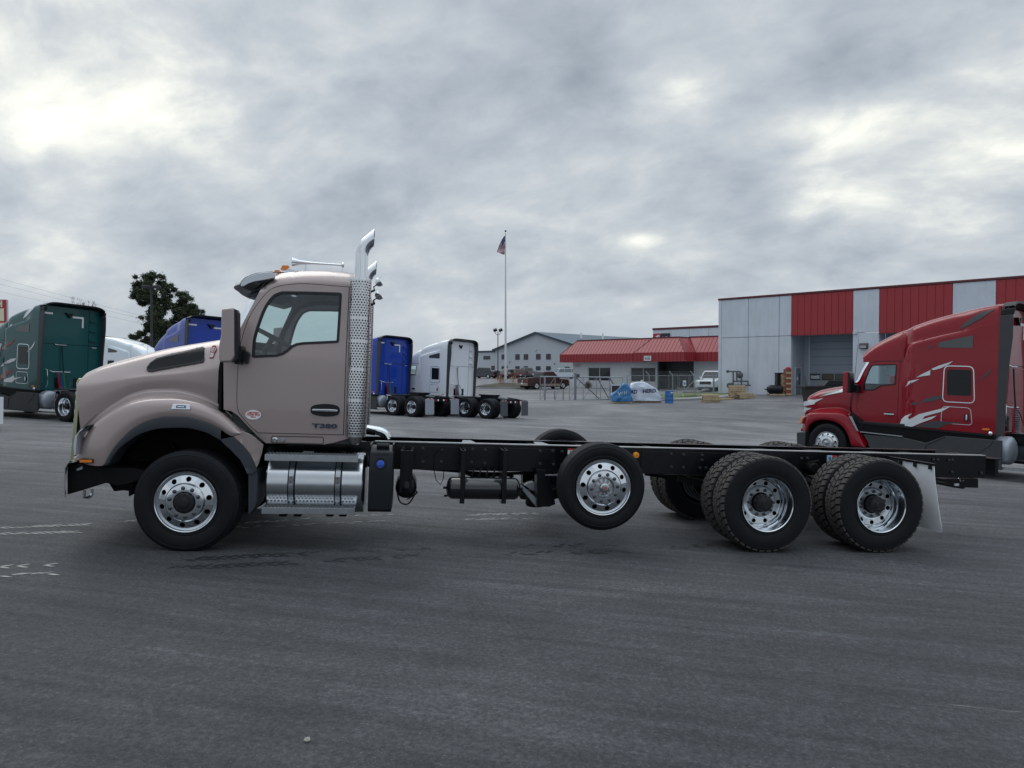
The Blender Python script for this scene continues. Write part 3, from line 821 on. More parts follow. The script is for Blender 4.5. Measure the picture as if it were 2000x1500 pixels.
    a = Vector((bell[0][0], y, bell[0][1])); b = Vector((bell[1][0], y, bell[1][1])); L = (b - a).length; d = (b - a).normalized()
    prof = [(.0, .02), (.03, .012), (.048, .0), (.050, .004), (.044, .03), (.030, .07), (.021, .13), (.015, .2), (.012, .3), (.011, L - .03), (.028, L - .02), (.03, L - .005), (.012, L)]
    hb = MB().lathe(prof, 24, axis='x'); rot = Vector((1, 0, 0)).rotation_difference(d).to_matrix()
    hb.v = [tuple(a + rot @ Vector(v)) for v in hb.v]
    for t in (.26, .97):
        p = a + d * L * t; hb.bar(p, (p.x, p.y, roof(p.x) + .01), .012)
    obj('air_horn', hb, chrome, T)
    # mirror
    my = -.12
    mo = fillet([M(*p, my) for p in [(434, 603), (455, 600.5), (459, 605), (459.5, 698), (454, 707), (432, 708), (429, 700), (428.5, 676), (433, 655)]], .025)
    m_ = obj('mirror', MB().prism([(a - .01, b) for a, b in mo], my, my + .16), taupe, T, bevel=.02)
    mb_ = fillet([M(*p, my) for p in [(453, 602), (460, 604), (463, 610), (463, 697), (459, 704), (452, 708.5)]], .01)
    obj('mirror_back', MB().prism(mb_, my + .02, my + .14), trim_m, m_, bevel=.008)
    ax_, az_ = M(462, 680, 0); am = MB().prism(fillet([(ax_ - .02, az_ - .16), (ax_ + .03, az_ - .16), (ax_ + .05, az_ + .02), (ax_, az_ + .04)], .02), my + .12, .2)
    am.prism(fillet([(ax_ - .02, az_ - .06), (ax_ + .08, az_ - .16), (ax_ + .1, az_ - .04), (ax_, az_ + .02)], .02), .1, .2)
    obj('mirror_arm', am, trim_m, m_, bevel=.01)
    m3_ = MB().prism(mo, 2 * CY - my - .16, 2 * CY - my + .10); f_ = obj('mirror', m3_, taupe, T, bevel=.02)
    obj('mirror_arm', MB().prism(fillet([(ax_ - .02, az_ - .16), (ax_ + .03, az_ - .16), (ax_ + .05, az_ + .02), (ax_, az_ + .04)], .02), 2 * CY - .22, 2 * CY - my - .1), trim_m, f_, bevel=.01)
    # door handle, badge, sticker
    D = near_door
    h = put(obj('door_handle', MB().prism(spline2([(-.145, 0), (-.12, .045), (0, .066), (.12, .050), (.15, 0), (.12, -.050), (0, -.066), (-.12, -.045)]), 0.01, -.004), trim_m, D, bevel=.002), stick(M, 635, 801, yc, .010))
    bar_ = MB().prism(fillet([(-.128, -.010), (.13, -.012), (.132, .008), (.06, .013), (-.125, .010)], .01), -.02, -.034)
    bar_.cyl((-.11, 0, 0), (-.11, -.03, 0), .01); bar_.cyl((.115, 0, 0), (.115, -.03, 0), .01)
    hb_ = obj('handle_bar', bar_, chrome, D, bevel=.004); put(hb_, stick(M, 635, 801, yc, .010))
    tb = text_mesh('T380', .098, bold=.0035, ext=.004)
    put(obj('model_badge', tb, mat('badge_dark', (.05, .075, .12), .22, .6), D), stick(M, 634.5, 832, yc, .016) @ Matrix.Diagonal((1.22, 1, .62, 1)))
    s_ = put(obj('oval_sticker', disc_mb(.078, .050, .002), white_pl, D), stick(M, 495, 810, yc, .010))
    rb_ = mat('sticker_red', (.55, .03, .03), .5)
    for tx, dz, sz_ in (('CERTIFIED', .020, .024), ('CLEAN IDLE', 0, .024), ('NOx', -.021, .022)):
        put(obj('lettering', text_mesh(tx, sz_, bold=.0006), rb_, D), stick(M, 495, 810, yc, .014) @ Matrix.Translation((0, 0, dz)))
    # step recess with lock and valve in the sill
    rc = P([(530, 851), (632, 853), (632.5, 867.5), (529, 865)]); rc = fillet(rc, .02)
    obj('sill_recess', ring(rc, inset(rc, .006), lambda x, z: yc(x, z) - .004, .01), trim_m, cab)
    for px, r in ((537.5, .026), (553, .020)):
        q = put(obj('sill_fitting', MB().lathe([(0, -.03), (r * .7, -.03), (r * .75, -.012), (r, -.010), (r, 0)], 20), chrome if r > .022 else mat('button_grey', (.25, .28, .38), .3), cab), stick(M, px, 858.5, yc, .004))
    return xr, roof
def spline_px(p, k): return [(v[0], v[1]) for v in spline([(a, b, 0) for a, b in p], k)]
def spline2(p, k=5): return [(v.x, v.y) for v in spline([(a, b, 0) for a, b in p], k, True)]
XR, ROOF = build_cab()

def build_exhaust():
    for far in (0, 1):
        y = .20 if not far else 2 * CY - .20
        x0, z0 = M(703.5, 853, .20); x1, z1 = M(703, 545, .20); xa = M(699.5, 700, .20)[0]
        zb, zt = z0, z1; r = .107
        E_ = part('exhaust_stack', T, (xa - (.085 if far else 0), y, 0))
        nc = 21; nr = int((zt - zb) / .0265)
        bands = [int(nr * t) for t in (.235, .43, .60, .745, .752)]
        sh = MB().holes(nr, nc, lambda u, v: (r * math.cos(2 * PI * u / nc), r * math.sin(2 * PI * u / nc), zb + (zt - zb) * v / nr), (.31, .36), n=8, skip=lambda i, j: i in bands or i == nr - 1 or i == 0)
        obj('heat_shield', sh, mat('shield_chrome', (.62, .63, .64), .12, 1), E_)
        obj('muffler', MB().lathe([(0, zb - .09), (.03, zb - .085), (.06, zb - .06), (.072, zb - .01), (.074, zt - .15), (.05, zt - .12), (.05, zt - .1)], 24, axis='z'), mat('muffler_steel', (.30, .30, .29), .4, .8, noise=.5, nscale=6), E_)
        p = [Vector((0, 0, zt - .25)), Vector((0, 0, zt + .12)), Vector((0, 0, zt + .24))]
        for k in range(1, 13):
            a = rad(48) * k / 12; p.append(Vector((.21 * (1 - math.cos(a)), 0, zt + .24 + .21 * math.sin(a))))
        d = Vector((math.sin(rad(48)), 0, math.cos(rad(48)))); p.append(p[-1] + d * .28); p.append(p[-1] + d * .1)
        tb = MB().tube(p, .068, 28); tb.f = tb.f[:-2]; tb.m = tb.m[:-2]
        me = tb.mesh('t'); bm = bmesh.new(); bm.from_mesh(me)
        cut = (M(731, 460, .20)[0] - xa)
        bmesh.ops.bisect_plane(bm, geom=bm.verts[:] + bm.edges[:] + bm.faces[:], plane_co=(cut, 0, 0), plane_no=(1, 0, 0), clear_outer=True); bm.to_mesh(me); bm.free()
        me.polygons.foreach_set('use_smooth', [True] * len(me.polygons)); me.name = 'stack_pipe'
        me.materials.clear(); obj('stack_pipe', me, chrome, E_, solid=.004)
        obj('shield_clamp', MB().lathe([(r + .001, zt - .02), (r + .003, zt - .02), (r + .003, zt + .001), (r + .0, zt + .001)], 32, axis='z'), chrome, E_)
        br = MB()
        for z in (1.35, 2.3): br.box(-.10, .03, .05 if not far else -.22, .22 if not far else -.05, z, z + .04)
        obj('stack_bracket', br, black_paint, E_)
    # edge of the cab extender and grab rail behind the stack
    x, z = M(714, 700, .35)
    e = MB().box(x - .01, x + .02, .30, .34, M(714, 830, .32)[1], M(722, 600, .32)[1]); obj('grab_rail', e, black_paint, T, bevel=.004)
    # work lamps on the far stack
    for py in (551, 577):
        x, z = M(741, py, 1.7)
        l_ = MB().lathe([(0, -.055), (.03, -.05), (.05, -.03), (.058, 0), (.058, .015), (0, .02)], 20, axis='x')
        rt = Matrix.Rotation(rad(-38), 3, 'Y'); l_.v = [tuple(Vector((x, 1.7, z)) + rt @ Vector(v)) for v in l_.v]
        o = obj('work_lamp', l_, chrome, T)
        b_ = MB().tube([(x - .02, 1.7, z - .03), (x - .07, 1.72, z - .06), (x - .06, 1.75, z - .10)], .008); b_.bar((x - .06, 1.75, z - .1), (x - .16, 1.95, z - .12), .02); obj('lamp_bracket', b_, trim_m, o)
    # chrome pipe curling down behind the cab
    p = [m3(*q, 1.6) for q in [(716, 838), (740, 842), (752, 848), (757, 858)]]
    obj('exhaust_elbow', MB().tube(spline([tuple(q) for q in p], 5), .055, 18), chrome, T)
    p = [m3(*q, 1.3) for q in [(716, 843), (733, 845)]]; obj('hose', MB().tube(p, .035, 10), black_dirty, T)
build_exhaust()

def build_chassis():
    yn, yf = .80, 2 * CY - .80
    x0, x1 = -4.35, M(1926, 890, yn)[0]; zt, zb = 1.057, .772
    for y, s in ((yn, 1), (yf, -1)):
        xe = x1 if s > 0 else M(1839, 880, yf)[0] + .0
        if s < 0: xe = x1 - .05
        b = MB().box(x0, xe, y, y + .009 * s, zb, zt).box(x0, xe, y + .009 * s, y + .088 * s, zt - .009, zt).box(x0, xe, y + .009 * s, y + .088 * s, zb, zb + .009)
        fr_ = obj('frame_rail', b, rail_m, T, bevel=.004)
        obj('flange_sheen_plate', MB().box(-1.5, xe - .004, y - .0015 * s, y + .086 * s, zt + .0005, zt + .011), mat('worn_flange_sheen', (.50, .51, .52), .34, .5, noise=.35, nscale=4), fr_, bevel=.002) if s > 0 else None  # added pale plate: the flange's bright sheen painted in, with some wear
    # inner liner plate along the middle of the rail, a little lower
    obj('frame_liner', MB().box(M(770, 900, yn)[0], M(1085, 900, yn)[0], yn - .010, yn - .001, zb - .02, zt - .035), black_paint, T, bevel=.003)
    obj('frame_liner', MB().box(M(1252, 900, yn)[0], M(1420, 900, yn)[0], yn - .010, yn - .001, zb - .02, zt - .035), black_paint, T, bevel=.003)
    # bolts in rows
    bm_ = MB().lathe([(0, -.022), (.011, -.022), (.014, -.016), (.014, -.004), (.02, -.003), (.02, 0)], 8).mesh('bolt')
    rows = [(788, 876), (806, 876), (826, 876), (863, 878), (905, 878), (923, 878), (948, 879), (984, 879), (1055, 881), (1080, 881), (1098, 882), (787, 902), (804, 902), (826, 902), (862, 902), (905, 904), (921, 903), (947, 905), (980, 905), (1055, 906), (1081, 907), (1097, 908),
            (1311, 887), (1335, 888), (1371, 889), (1371, 899), (1311, 912), (1335, 913), (1367, 914), (1379, 914), (1565, 895), (1577, 895), (1823, 898), (1831, 898), (1853, 899), (1860, 899), (1859, 922), (1916, 924)]
    for px, py in rows:
        x, z = M(px, py, yn - .01); obj('bolt', bm_, mat('bolt_black', (.03, .032, .036), .35), T, loc=(x, yn - .010, z))
    # cross members
    for px, w in ((914, .06), (1046, .06), (1140, .05), (1275, .05), (1500, .1), (1610, .12), (1725, .1), (1790, .06), (1900, .08)):
        x, _ = M(px, 870, CY); cmm = MB().box(x - w, x + w, yn + .01, yf - .01, zt - .045, zt - .03).box(x - w * .3, x + w * .3, yn + .01, yf - .01, zb + .03, zt - .045)
        obj('cross_member', cmm, black_paint, T, bevel=.004)
    for px in (914, 1055):
        x, _ = M(px, 862, 1.3); obj('gusset_plate', MB().prism([(x - .10, 1.0), (x + .10, 1.0), (x + .05, 1.5), (x - .05, 1.5)], zt - .02, zt - .012, 'xy'), steel, T)
    # drive shaft and transmission
    obj('drive_shaft', MB().cyl((-2.0, CY, .92), (2.6, CY, .86), .06, n=14).cyl((3.2, CY, .7), (3.9, CY, .66), .05, n=12), black_dirty, T)
    e = MB().box(-4.0, -2.9, .85, 1.6, .62, 1.5).box(-2.9, -2.0, .95, 1.5, .55, 1.05).cyl((-4.1, CY, 1.2), (-3.9, CY, 1.2), .3, n=20)
    obj('engine', e, black_dirty, T, bevel=.02)
    rd = MB().box(-4.3, -4.18, .6, 1.85, .85, 1.55); obj('radiator', rd, black_dirty, T)
    # front axle and springs
    xw = -3.275
    a = MB().cyl((xw, .3, .46), (xw, 2.14, .46), .06, n=12)
    for y in (.84, 1.6): a.tube([(xw - .75, y, .78), (xw - .4, y, .66), (xw, y, .60), (xw + .4, y, .66), (xw + .75, y, .78)], .035, 6)
    a.tube([(xw + .1, .62, .5), (xw - .2, .6, .8), (xw - .35, .58, 1.0)], .025); obj('front_axle', a, black_dirty, T)
    # label plates in the arch
    x, z = M(352, 868, .7)
    l = obj('arch_label', MB().box(x - .08, x + .09, .68, .69, z - .03, z + .03), mat('label_grey', (.14, .15, .15), .6), T)
    obj('label_print', MB().box(x + .02, x + .08, .674, .679, z - .022, z + .022).box(x - .07, x - .02, .674, .679, z - .024, z + .02), black_dirty, l)
    # bumper: a steel plate with returns, bare frame horns behind
    xa = M(127, 930, .12)[0]; zt2 = M(130, 899, .12)[1]; zb2 = M(128, 968, .12)[1]
    rows = []
    for k in range(21):
        y = .02 + (2 * CY - .04) * k / 20; f = abs((y - CY) / CY) ** 6 * .10
        rows.append([(xa + f - .04, y, zb2), (xa + f - .05, y, zb2 + .1), (xa + f - .05, y, zt2 - .06), (xa + f - .02, y, zt2 - .01), (xa + f + .05, y, zt2)])
    obj('bumper', MB().grid(rows), chrome, T, solid=.006)
    s_ = MB().prism([M(*p, .10) for p in [(129, 905), (160, 908), (204, 913), (262, 915), (300, 925), (250, 946), (228, 950), (205, 944), (160, 958), (129, 967)]], .12, 2 * CY - .12)
    s_.prism([M(*p, .4) for p in [(212, 944), (262, 940), (258, 960), (240, 958), (222, 960)]], .4, .5)
    obj('front_frame', s_, black_dirty, T, bevel=.01)
    bk = [M(*p, .09) for p in [(128, 900), (133, 900), (133, 967), (128, 967)]]
    hk = MB().tube([m3(*p, .35) for p in [(165, 958), (164, 972), (173, 972), (180, 966), (180, 956)]], .016, 8); pair('tow_hook', hk, chrome, T)
    obj('front_bracket', MB().prism([M(*p, .2) for p in [(158, 914), (170, 908), (170, 914), (160, 917)]], .1, .14), steel, T)

    # fuel tank
    yc_, r = .40, .318
    xt0, zc = M(518, 939, .12); xt1, _ = M(711, 940, .12)
    xc0, z_top = M(600, 879, .40); zc = (M(600, 879, .36)[1] + M(600, 1003, .36)[1]) / 2
    tank = MB().lathe([(0, xt0 + .0), (r - .03, xt0 + .0), (r - .008, xt0 + .008), (r, xt0 + .022), (r, xt1 - .022), (r - .008, xt1 - .008), (r - .03, xt1), (0, xt1)], 72, c=(0, yc_, zc), axis='x')
    ft = obj('fuel_tank', tank, mat('tank_aluminium', (.60, .63, .66), .2, 1, noise=.12, nscale=3, rvar=.14), T, angle=25)
    xs = [M(p, 940, .1)[0] for p in (569, 660)]
    for x in xs:
        q = MB().lathe([(r + .002, x - .026), (r + .010, x - .024), (r + .010, x + .024), (r + .002, x + .026)], 72, c=(0, yc_, zc), axis='x'); obj('strap_liner', MB().lathe([(r + .001, x - .036), (r + .005, x - .036), (r + .005, x + .040), (r + .001, x + .040)], 72, c=(0, yc_, zc), axis='x'), trim_m, T); s1 = obj('tank_strap', q, mat('strap_steel', (.42, .46, .50), .28, 1), T)
        obj('strap_plate', MB().box(x - .022, x + .022, yc_ - r - .018, yc_ - r - .010, zc + .02, zc + .10), chrome, s1, bevel=.002)
        for dz in (.04, .08): obj('strap_bolt', MB().cyl((x, yc_ - r - .022, zc + dz), (x, yc_ - r - .016, zc + dz), .006, n=8), trim_m, s1)
    xk, zk = M(548, 880, .32); k_ = MB().lathe([(0, .05), (.04, .05), (.05, .044), (.05, .01), (.056, .006), (.056, -.03)], 28, axis='z')
    rt = Matrix.Rotation(rad(28), 3, 'X'); zz = zc + math.sqrt(r * r - .12 ** 2) - .005
    k_.v = [tuple(Vector((xk, yc_ - .12, zz)) + rt @ Vector(v)) for v in k_.v]; obj('fuel_cap', k_, alu, T)
    lab = MB().box(-.055, .055, -.03, .03, -.001, .001); rt = Matrix.Rotation(rad(14), 3, 'X'); lab.v = [tuple(Vector((M(602, 880, .33)[0], yc_ - .06, zc + r - .001)) + rt @ Vector(v)) for v in lab.v]; obj('tank_label', lab, white_pl, T)
    def step(px0, px1, py, y0, y1, nm='tank_step'):
        xa_, za_ = M(px0, py, y0); xb_, _ = M(px1, py, y0)
        s2 = MB().box(xa_, xb_, y0, y0 + .006, za_ - .065, za_).box(xa_, xb_, y0, y1, za_ - .006, za_)
        o = obj(nm, s2, alu_br, T, bevel=.004)
        st = MB(); n = int((xb_ - xa_) / .036)
        for j in range(3):
            for i in range(n):
                x = xa_ + .02 + i * .036 + .018 * (j % 2); y = y0 + .03 + j * (y1 - y0 - .05) / 2.6
                if x + .03 > xb_: continue
                st.lathe([(.014, 0), (.012, .010), (.006, .011), (.005, .002)], 8, c=(x, y, za_ + .0005), axis='z')
        obj('step_tread', st, mat('tread_shadow', (.16, .17, .18), .4, .9), o, kind='stuff'); return o
    step(517, 700, 887, .02, .20); step(511, 693, 991, -.01, .16)
    lg = MB()
    for px in (557, 585, 647, 672):
        x, z = M(px, 1000, .25); lg.box(x - .035, x + .035, .1, .5, z - .02, z + .05)
    obj('tank_bracket', lg, black_dirty, T)
    # exhaust fluid tank
    xa, _ = M(719.5, 950, .06); xb, _ = M(766, 950, .06); z1 = M(745, 876, .10)[1]; z0 = M(745, 1000, .05)[1]
    sec = [(.14, z1), (.075, z1 - .035), (.045, z1 - .12), (.035, z1 - .25), (.035, z0 + .02), (.06, z0), (.55, z0), (.55, z1)]
    d = obj('fluid_tank_cover', MB().prism([(y, z) for y, z in sec], xa, xb, 'yz'), mat('satin_dark', (.018, .021, .026), .34, .6), T, bevel=.012)
    xc, zc2 = M(743.5, 906, .05)
    obj('filler_recess', MB().lathe([(.0, .004), (.062, .004), (.066, -.006), (.060, -.008)], 32, c=(xc, .045, zc2 + .002)), trim_m, d)
    cp = MB().lathe([(0, -.055), (.032, -.055), (.038, -.05), (.040, -.015), (.03, 0)], 20, c=(xc, .045, zc2)); cp.box(xc - .036, xc + .036, -.022, .0, zc2 - .006, zc2 + .006)
    obj('filler_cap', cp, blue_cap, d)
    tx = obj('lettering', text_mesh('NO  STEP', .030, bold=.0008), trim_m, d); tx.location = (xc + .01, .058, zc2 + .10); tx.rotation_euler = (rad(-16), 0, 0)
    hx0, hz = M(749, 871, .16); obj('cover_handle', MB().tube([(hx0 - .07, .16, hz), (hx0 + .06, .16, hz)], .03, 10), trim_m, d, bevel=0)
    obj('cover_frame', MB().box(xb - .012, xb + .004, .10, .5, z0 + .03, z1 + .045).box(xa - .004, xa + .012, .10, .5, z1 - .05, z1 + .04), black_paint, d, bevel=.006)
    # air tank seen end on, on a channel hanger
    x, z = M(793, 953, .55); at_ = MB().lathe([(0, -.03), (.07, -.022), (.105, 0), (.118, .03), (.118, .6), (.09, .62), (0, .63)], 28, c=(x, .55, z)); q = obj('air_tank', at_, black_paint, T)
    ch = MB(); xl, xr_ = M(781, 915, .5)[0], M(806, 915, .5)[0]; zt3 = M(790, 876, .75)[1]
    ch.box(xl, xl + .03, .52, .80, z - .05, zt3).box(xr_ - .03, xr_, .52, .80, z - .05, zt3).box(xl, xr_, .53, .545, z - .06, zt3); obj('tank_hanger', ch, black_paint, T, bevel=.004)
    hs = MB().tube(spline([(x - .10, .6, z - .04), (x - .06, .58, z - .16), (x + .03, .58, z - .18), (x + .10, .6, z - .08), (x + .13, .6, z - .05)], 5), .009, 6)
    obj('air_line', hs, black_dirty, T); hs = MB()
    hs.tube(spline([(x + .02, .58, z - .13), (x + .06, .56, z - .10), (x + .12, .58, z - .06), (x + .10, .6, z - .02)], 4), .007, 6); obj('air_line', hs, black_dirty, T)
    # long air tank with two straps
    y = .55; a0, za = M(871, 952, y); a1, _ = M(1016, 953, y); r = (M(940, 931, y)[1] - M(940, 974, y)[1]) / 2; zc3 = za - .003
    t_ = MB().lathe([(0, a0), (r * .55, a0 + .008), (r * .85, a0 + .03), (r, a0 + .065), (r, a1 - .065), (r * .85, a1 - .03), (r * .55, a1 - .008), (0, a1)], 36, c=(0, y, zc3), axis='x')
    at2 = obj('air_tank', t_, mat('tank_gloss_black', (.008, .010, .014), .12, 0, .6), T)
    t2 = MB().lathe([(r + .002, a0 + .068), (r + .003, a0 + .072)], 30, c=(0, y, zc3), axis='x')
    fit = MB().cyl((a0 - .03, y, zc3), (a0 + .01, y, zc3), .014, n=8).cyl((a1, y, zc3), (a1 + .03, y, zc3), .014, n=8).cyl((a0 + .02, y, zc3 - .09), (a0 - .02, y, zc3 - .09), .012, n=6).cyl((a1, y, zc3 - .06), (a1 + .03, y, zc3 - .07), .012, n=6)
    for px in (921, 935, 950, 964):
        x, z = M(px, 930, y); fit.cyl((x, y, zc3 + r - .01), (x, y, zc3 + r + .035), .016, n=8)
    obj('valve', fit, black_dirty, at2)
    for px in (902, 980):
        x, zt4 = M(px, 874, .75); zb4 = M(px, 981, .5)[1]
        s3 = MB().box(x - .026, x + .026, y - r - .02, y - r - .008, zb4, zt4 + .0).box(x - .026, x - .018, y - r - .02, .79, zb4 + .22, zt4).box(x + .018, x + .026, y - r - .02, .79, zb4 + .22, zt4).box(x - .026, x + .026, y - r - .02, y + .12, zb4, zb4 + .012); obj('tank_hanger', s3, black_paint, T, bevel=.003)
    hs = MB()
    for k in range(4):
        x, z = M(922 + 14 * k, 925, .7); hs = MB(); obj('air_line', hs.tube(spline([(x, .6, zc3 + r + .03), (x + .02, .66, zc3 + r + .08), (x + .1 + .03 * k, .8, zb - .01)], 4), .009, 6), black_dirty, T)
    hs = MB()
    hs.tube([m3(*p, .78) for p in [(868, 874), (856, 878), (848, 890), (847, 915), (852, 938), (860, 946), (866, 935), (867, 915)]], .005, 5); obj('air_line', hs, black_dirty, T)
    obj('harness', MB().tube(spline([m3(*p, .85) for p in [(800, 913), (880, 919), (950, 925), (1040, 924), (1090, 928), (1250, 922)]], 4), .02, 6).tube(spline([m3(*p, .9) for p in [(905, 920), (930, 928), (990, 926), (1000, 932)]], 3), .03, 6), black_dirty, T)
    # lift axle: hanger, beam, bag, axle
    y = .62
    hg = MB().prism([M(*p, y) for p in [(1048, 916), (1064, 918), (1073, 930), (1080, 960), (1085, 985), (1072, 990), (1048, 989)]], y, y + .02).prism([M(*p, y) for p in [(1048, 916), (1051, 916), (1051, 989), (1048, 989)]], y - .03, y + .14)
    pair('lift_hanger', hg, black_paint, T, bevel=.003)
    bg = MB().lathe([(.05, .0), (.10, .01), (.12, .05), (.11, .10), (.12, .15), (.10, .2), (.05, .21)], 24, c=(M(1052, 955, .75)[0], .95, M(1052, 990, .95)[1]), axis='z'); pair('air_bag', bg, rubber, T)
    xl2, zl2 = .968, .697
    ax = MB().cyl((xl2, .3, zl2 - .02), (xl2, 2.14, zl2 - .02), .06, n=14).bar((M(1060, 975, y)[0], .75, M(1060, 975, y)[1]), (xl2 + .1, .75, zl2 - .06), .07, .11).bar((M(1060, 975, y)[0], 1.69, M(1060, 975, y)[1]), (xl2 + .1, 1.69, zl2 - .06), .07, .11)
    obj('lift_axle', ax, black_dirty, T)
    x, z = M(1035, 965, .9)
    cv = MB().prism([M(*p, .72) for p in [(1014, 950), (1018, 946), (1047, 972), (1047, 990)]], .66, .74).prism([M(*p, .8) for p in [(1024, 948), (1032, 943), (1042, 941), (1048, 948), (1047, 962), (1040, 958)]], .8, .9); obj('lift_cover', cv, steel, T, bevel=.004)
    cv = MB().box(M(1062, 922, .7)[0], M(1095, 922, .7)[0], .60, .66, M(1062, 927, .7)[1], M(1062, 925, .7)[1]); obj('bracket', cv, steel, T)
    # lens on the frame
    x, z = M(1243.5, 889.5, yn - .03); o = obj('side_reflector', MB().lathe([(0, -.03), (.03, -.028), (.036, -.02), (.038, 0)], 28, c=(x, yn, z)), mat('amber_reflector', (.85, .30, .02), .3), T)
    obj('reflector_screw', MB().cyl((x, yn - .034, z), (x, yn - .028, z), .004, n=8), trim_m, o)
    # stickers
    x, z = M(1116, 884, yn - .012)
    s4 = obj('frame_sticker', MB().box(x - .045, x + .08, yn - .014, yn - .010, z - .055, z + .045), white_pl, T)
    obj('sticker_band', MB().box(x - .045, x + .08, yn - .016, yn - .0143, z + .030, z + .045), mat('sticker_red', (.55, .03, .03)), s4); obj('sticker_band', MB().box(x - .045, x + .08, yn - .016, yn - .0143, z - .055, z - .02), mat('sticker_blue', (.04, .10, .32)), s4)
    obj('sticker_print', MB().box(x - .018, x - .008, yn - .016, yn - .0143, z - .01, z + .02).box(x + .0, x + .012, yn - .016, yn - .0143, z + .002, z + .022), mat('sticker_blue', (.04, .10, .32)), s4)
    x, z = M(1620.5, 895, yn - .012)
    s5 = obj('frame_sticker', MB().box(x - .032, x + .032, yn - .014, yn - .001, z - .038, z + .035), mat('sticker_light_blue', (.40, .62, .85), .4), T)
    obj('sticker_print', MB().lathe([(.012, -.0155), (.020, -.0155)], 24, c=(x, yn, z)).box(x - .003, x + .003, yn - .0165, yn - .0145, z - .012, z + .012), mat('sticker_blue', (.04, .10, .32)), s5)
    obj('frame_sticker', MB().box(x + .036, x + .10, yn - .014, yn - .001, z + .012, z + .035), mat('sticker_red', (.4, .06, .05)), T)
    # rear suspension: axles, beams, bags, hoses
    for xx in (2.838, 4.204):
        a = MB().cyl((xx, .5, .535), (xx, 1.94, .535), .075, n=16).ball((xx, CY, .56), (.22, .24, .24), 16, 10).cyl((xx + .15, CY, .6), (xx + .33, CY, .6), .1, .06, n=14)
        obj('drive_axle', a, black_dirty, T)
        for y in (.88, 1.56):
            bmm = MB().bar((xx - .7, y, .70), (xx + .35, y, .46), .07, .09); bmm.lathe([(.06, 0), (.12, .01), (.135, .06), (.12, .1), (.135, .15), (.12, .20), (.06, .21)], 20, c=(xx + .35, y, .52), axis='z'); obj('suspension_beam', bmm, black_dirty, T)
    x, z = M(1571, 907, .9); q = MB().lathe([(0, -.12), (.05, -.12), (.07, -.1), (.075, .02), (.06, .05)], 20, c=(x, .78, z - .02)).tube([(x - .05, .7, z + .05), (x + .05, .68, z + .07), (x + .12, .7, z - .06)], .012, 6).tube([(x - .1, .7, z - .1), (x, .68, z - .16), (x + .12, .7, z - .13)], .012, 6)
    obj('brake_chamber', q, black_dirty, T)
    hz_ = MB()
    for k in range(4):
        hz_.tube(spline([m3(*p, .95 + .05 * k) for p in [(1335 + 5 * k, 925), (1336 + 5 * k, 945), (1345 + 6 * k, 965), (1368 + 5 * k, 978)]], 4), .009, 6)
    obj('brake_hose', hz_, mat('hose_grey', (.04, .045, .05), .4), T)
    x, _ = M(1000, 1000, 1); bt = MB().tube([m3(*p, 1.0) for p in [(1260, 924), (1300, 930), (1420, 930)]], .03, 8); obj('torque_rod', bt, black_dirty, T)
    # rear mud flap on its bar
    xt = M(1824, 911, .0)[0]; z1 = M(1824, 911, .0)[1]; z0 = M(1838, 1040, .0)[1]; dx = M(1839, 1030, 0)[0] - xt
    for far in (0, 1):
        rows = []
        for k in range(9):
            t = k / 8; rows.append([(xt + dx * t ** 1.3 + .012 * math.sin(j * .9 + 1) * t, (.0 + .60 * j / 8) if not far else 2 * CY - .6 * j / 8, z1 + (z0 - z1) * t + (.015 * abs(j / 8 - .5) ** 2 * -8 * (t == 1) + .03 * (t == 1 and j in (0, 8)))) for j in range(9)])
        fp = obj('mud_flap', MB().grid(rows), mat('white_flap', (.80, .83, .88), .42, noise=.15, nscale=3), T, solid=.008)
        y0, y1 = (-.01, .8) if not far else (2 * CY - .8, 2 * CY + .01)
        obj('flap_bar', MB().box(xt - .02, xt + .015, y0, y1, z1 + .012, z1 + .035), black_paint, fp, bevel=.004)
        for k in (.05, .30, .55):
            yy = k if not far else 2 * CY - k; obj('flap_clip', MB().box(xt - .02, xt + .03, yy - .02, yy + .02, z1 - .04, z1 + .03), trim_m, fp, bevel=.003)
    # tail bracket with plate lamp
    tb = MB().prism([M(*p, 1.0) for p in [(1834, 934), (1905, 934), (1905, 952), (1880, 951), (1877, 954), (1860, 952), (1858, 947), (1836, 940)]], .95, 1.5)
    q = obj('tail_bracket', tb, black_paint, T, bevel=.004)
    x, z = M(1868, 946.5, .94); obj('plate_lamp', MB().box(x - .03, x + .03, .93, .949, z - .015, z + .015), white_pl, q)
    obj('tail_hook', MB().tube([m3(*p, .94) for p in [(1872, 934), (1876, 940), (1882, 938)]], .008, 6), chrome, q)
build_chassis()
for near in (True, False):
    y = 0.0 if near else 2 * CY
    wheel(T, 'steer', -3.275, y, .492, .507, .31, near, nuts=near, steer=rad(-2))
    wheel(T, 'steer', .968, y + (.02 if near else -.02), .697, .470, .26, near, nuts=near, hub='hub_lift', spin=.42)
    for k, xx in enumerate((2.838, 4.204)):
        wheel(T, 'drive', xx, y, .534, .536, .265, near, nuts=near, spin=.3 + .25 * k)
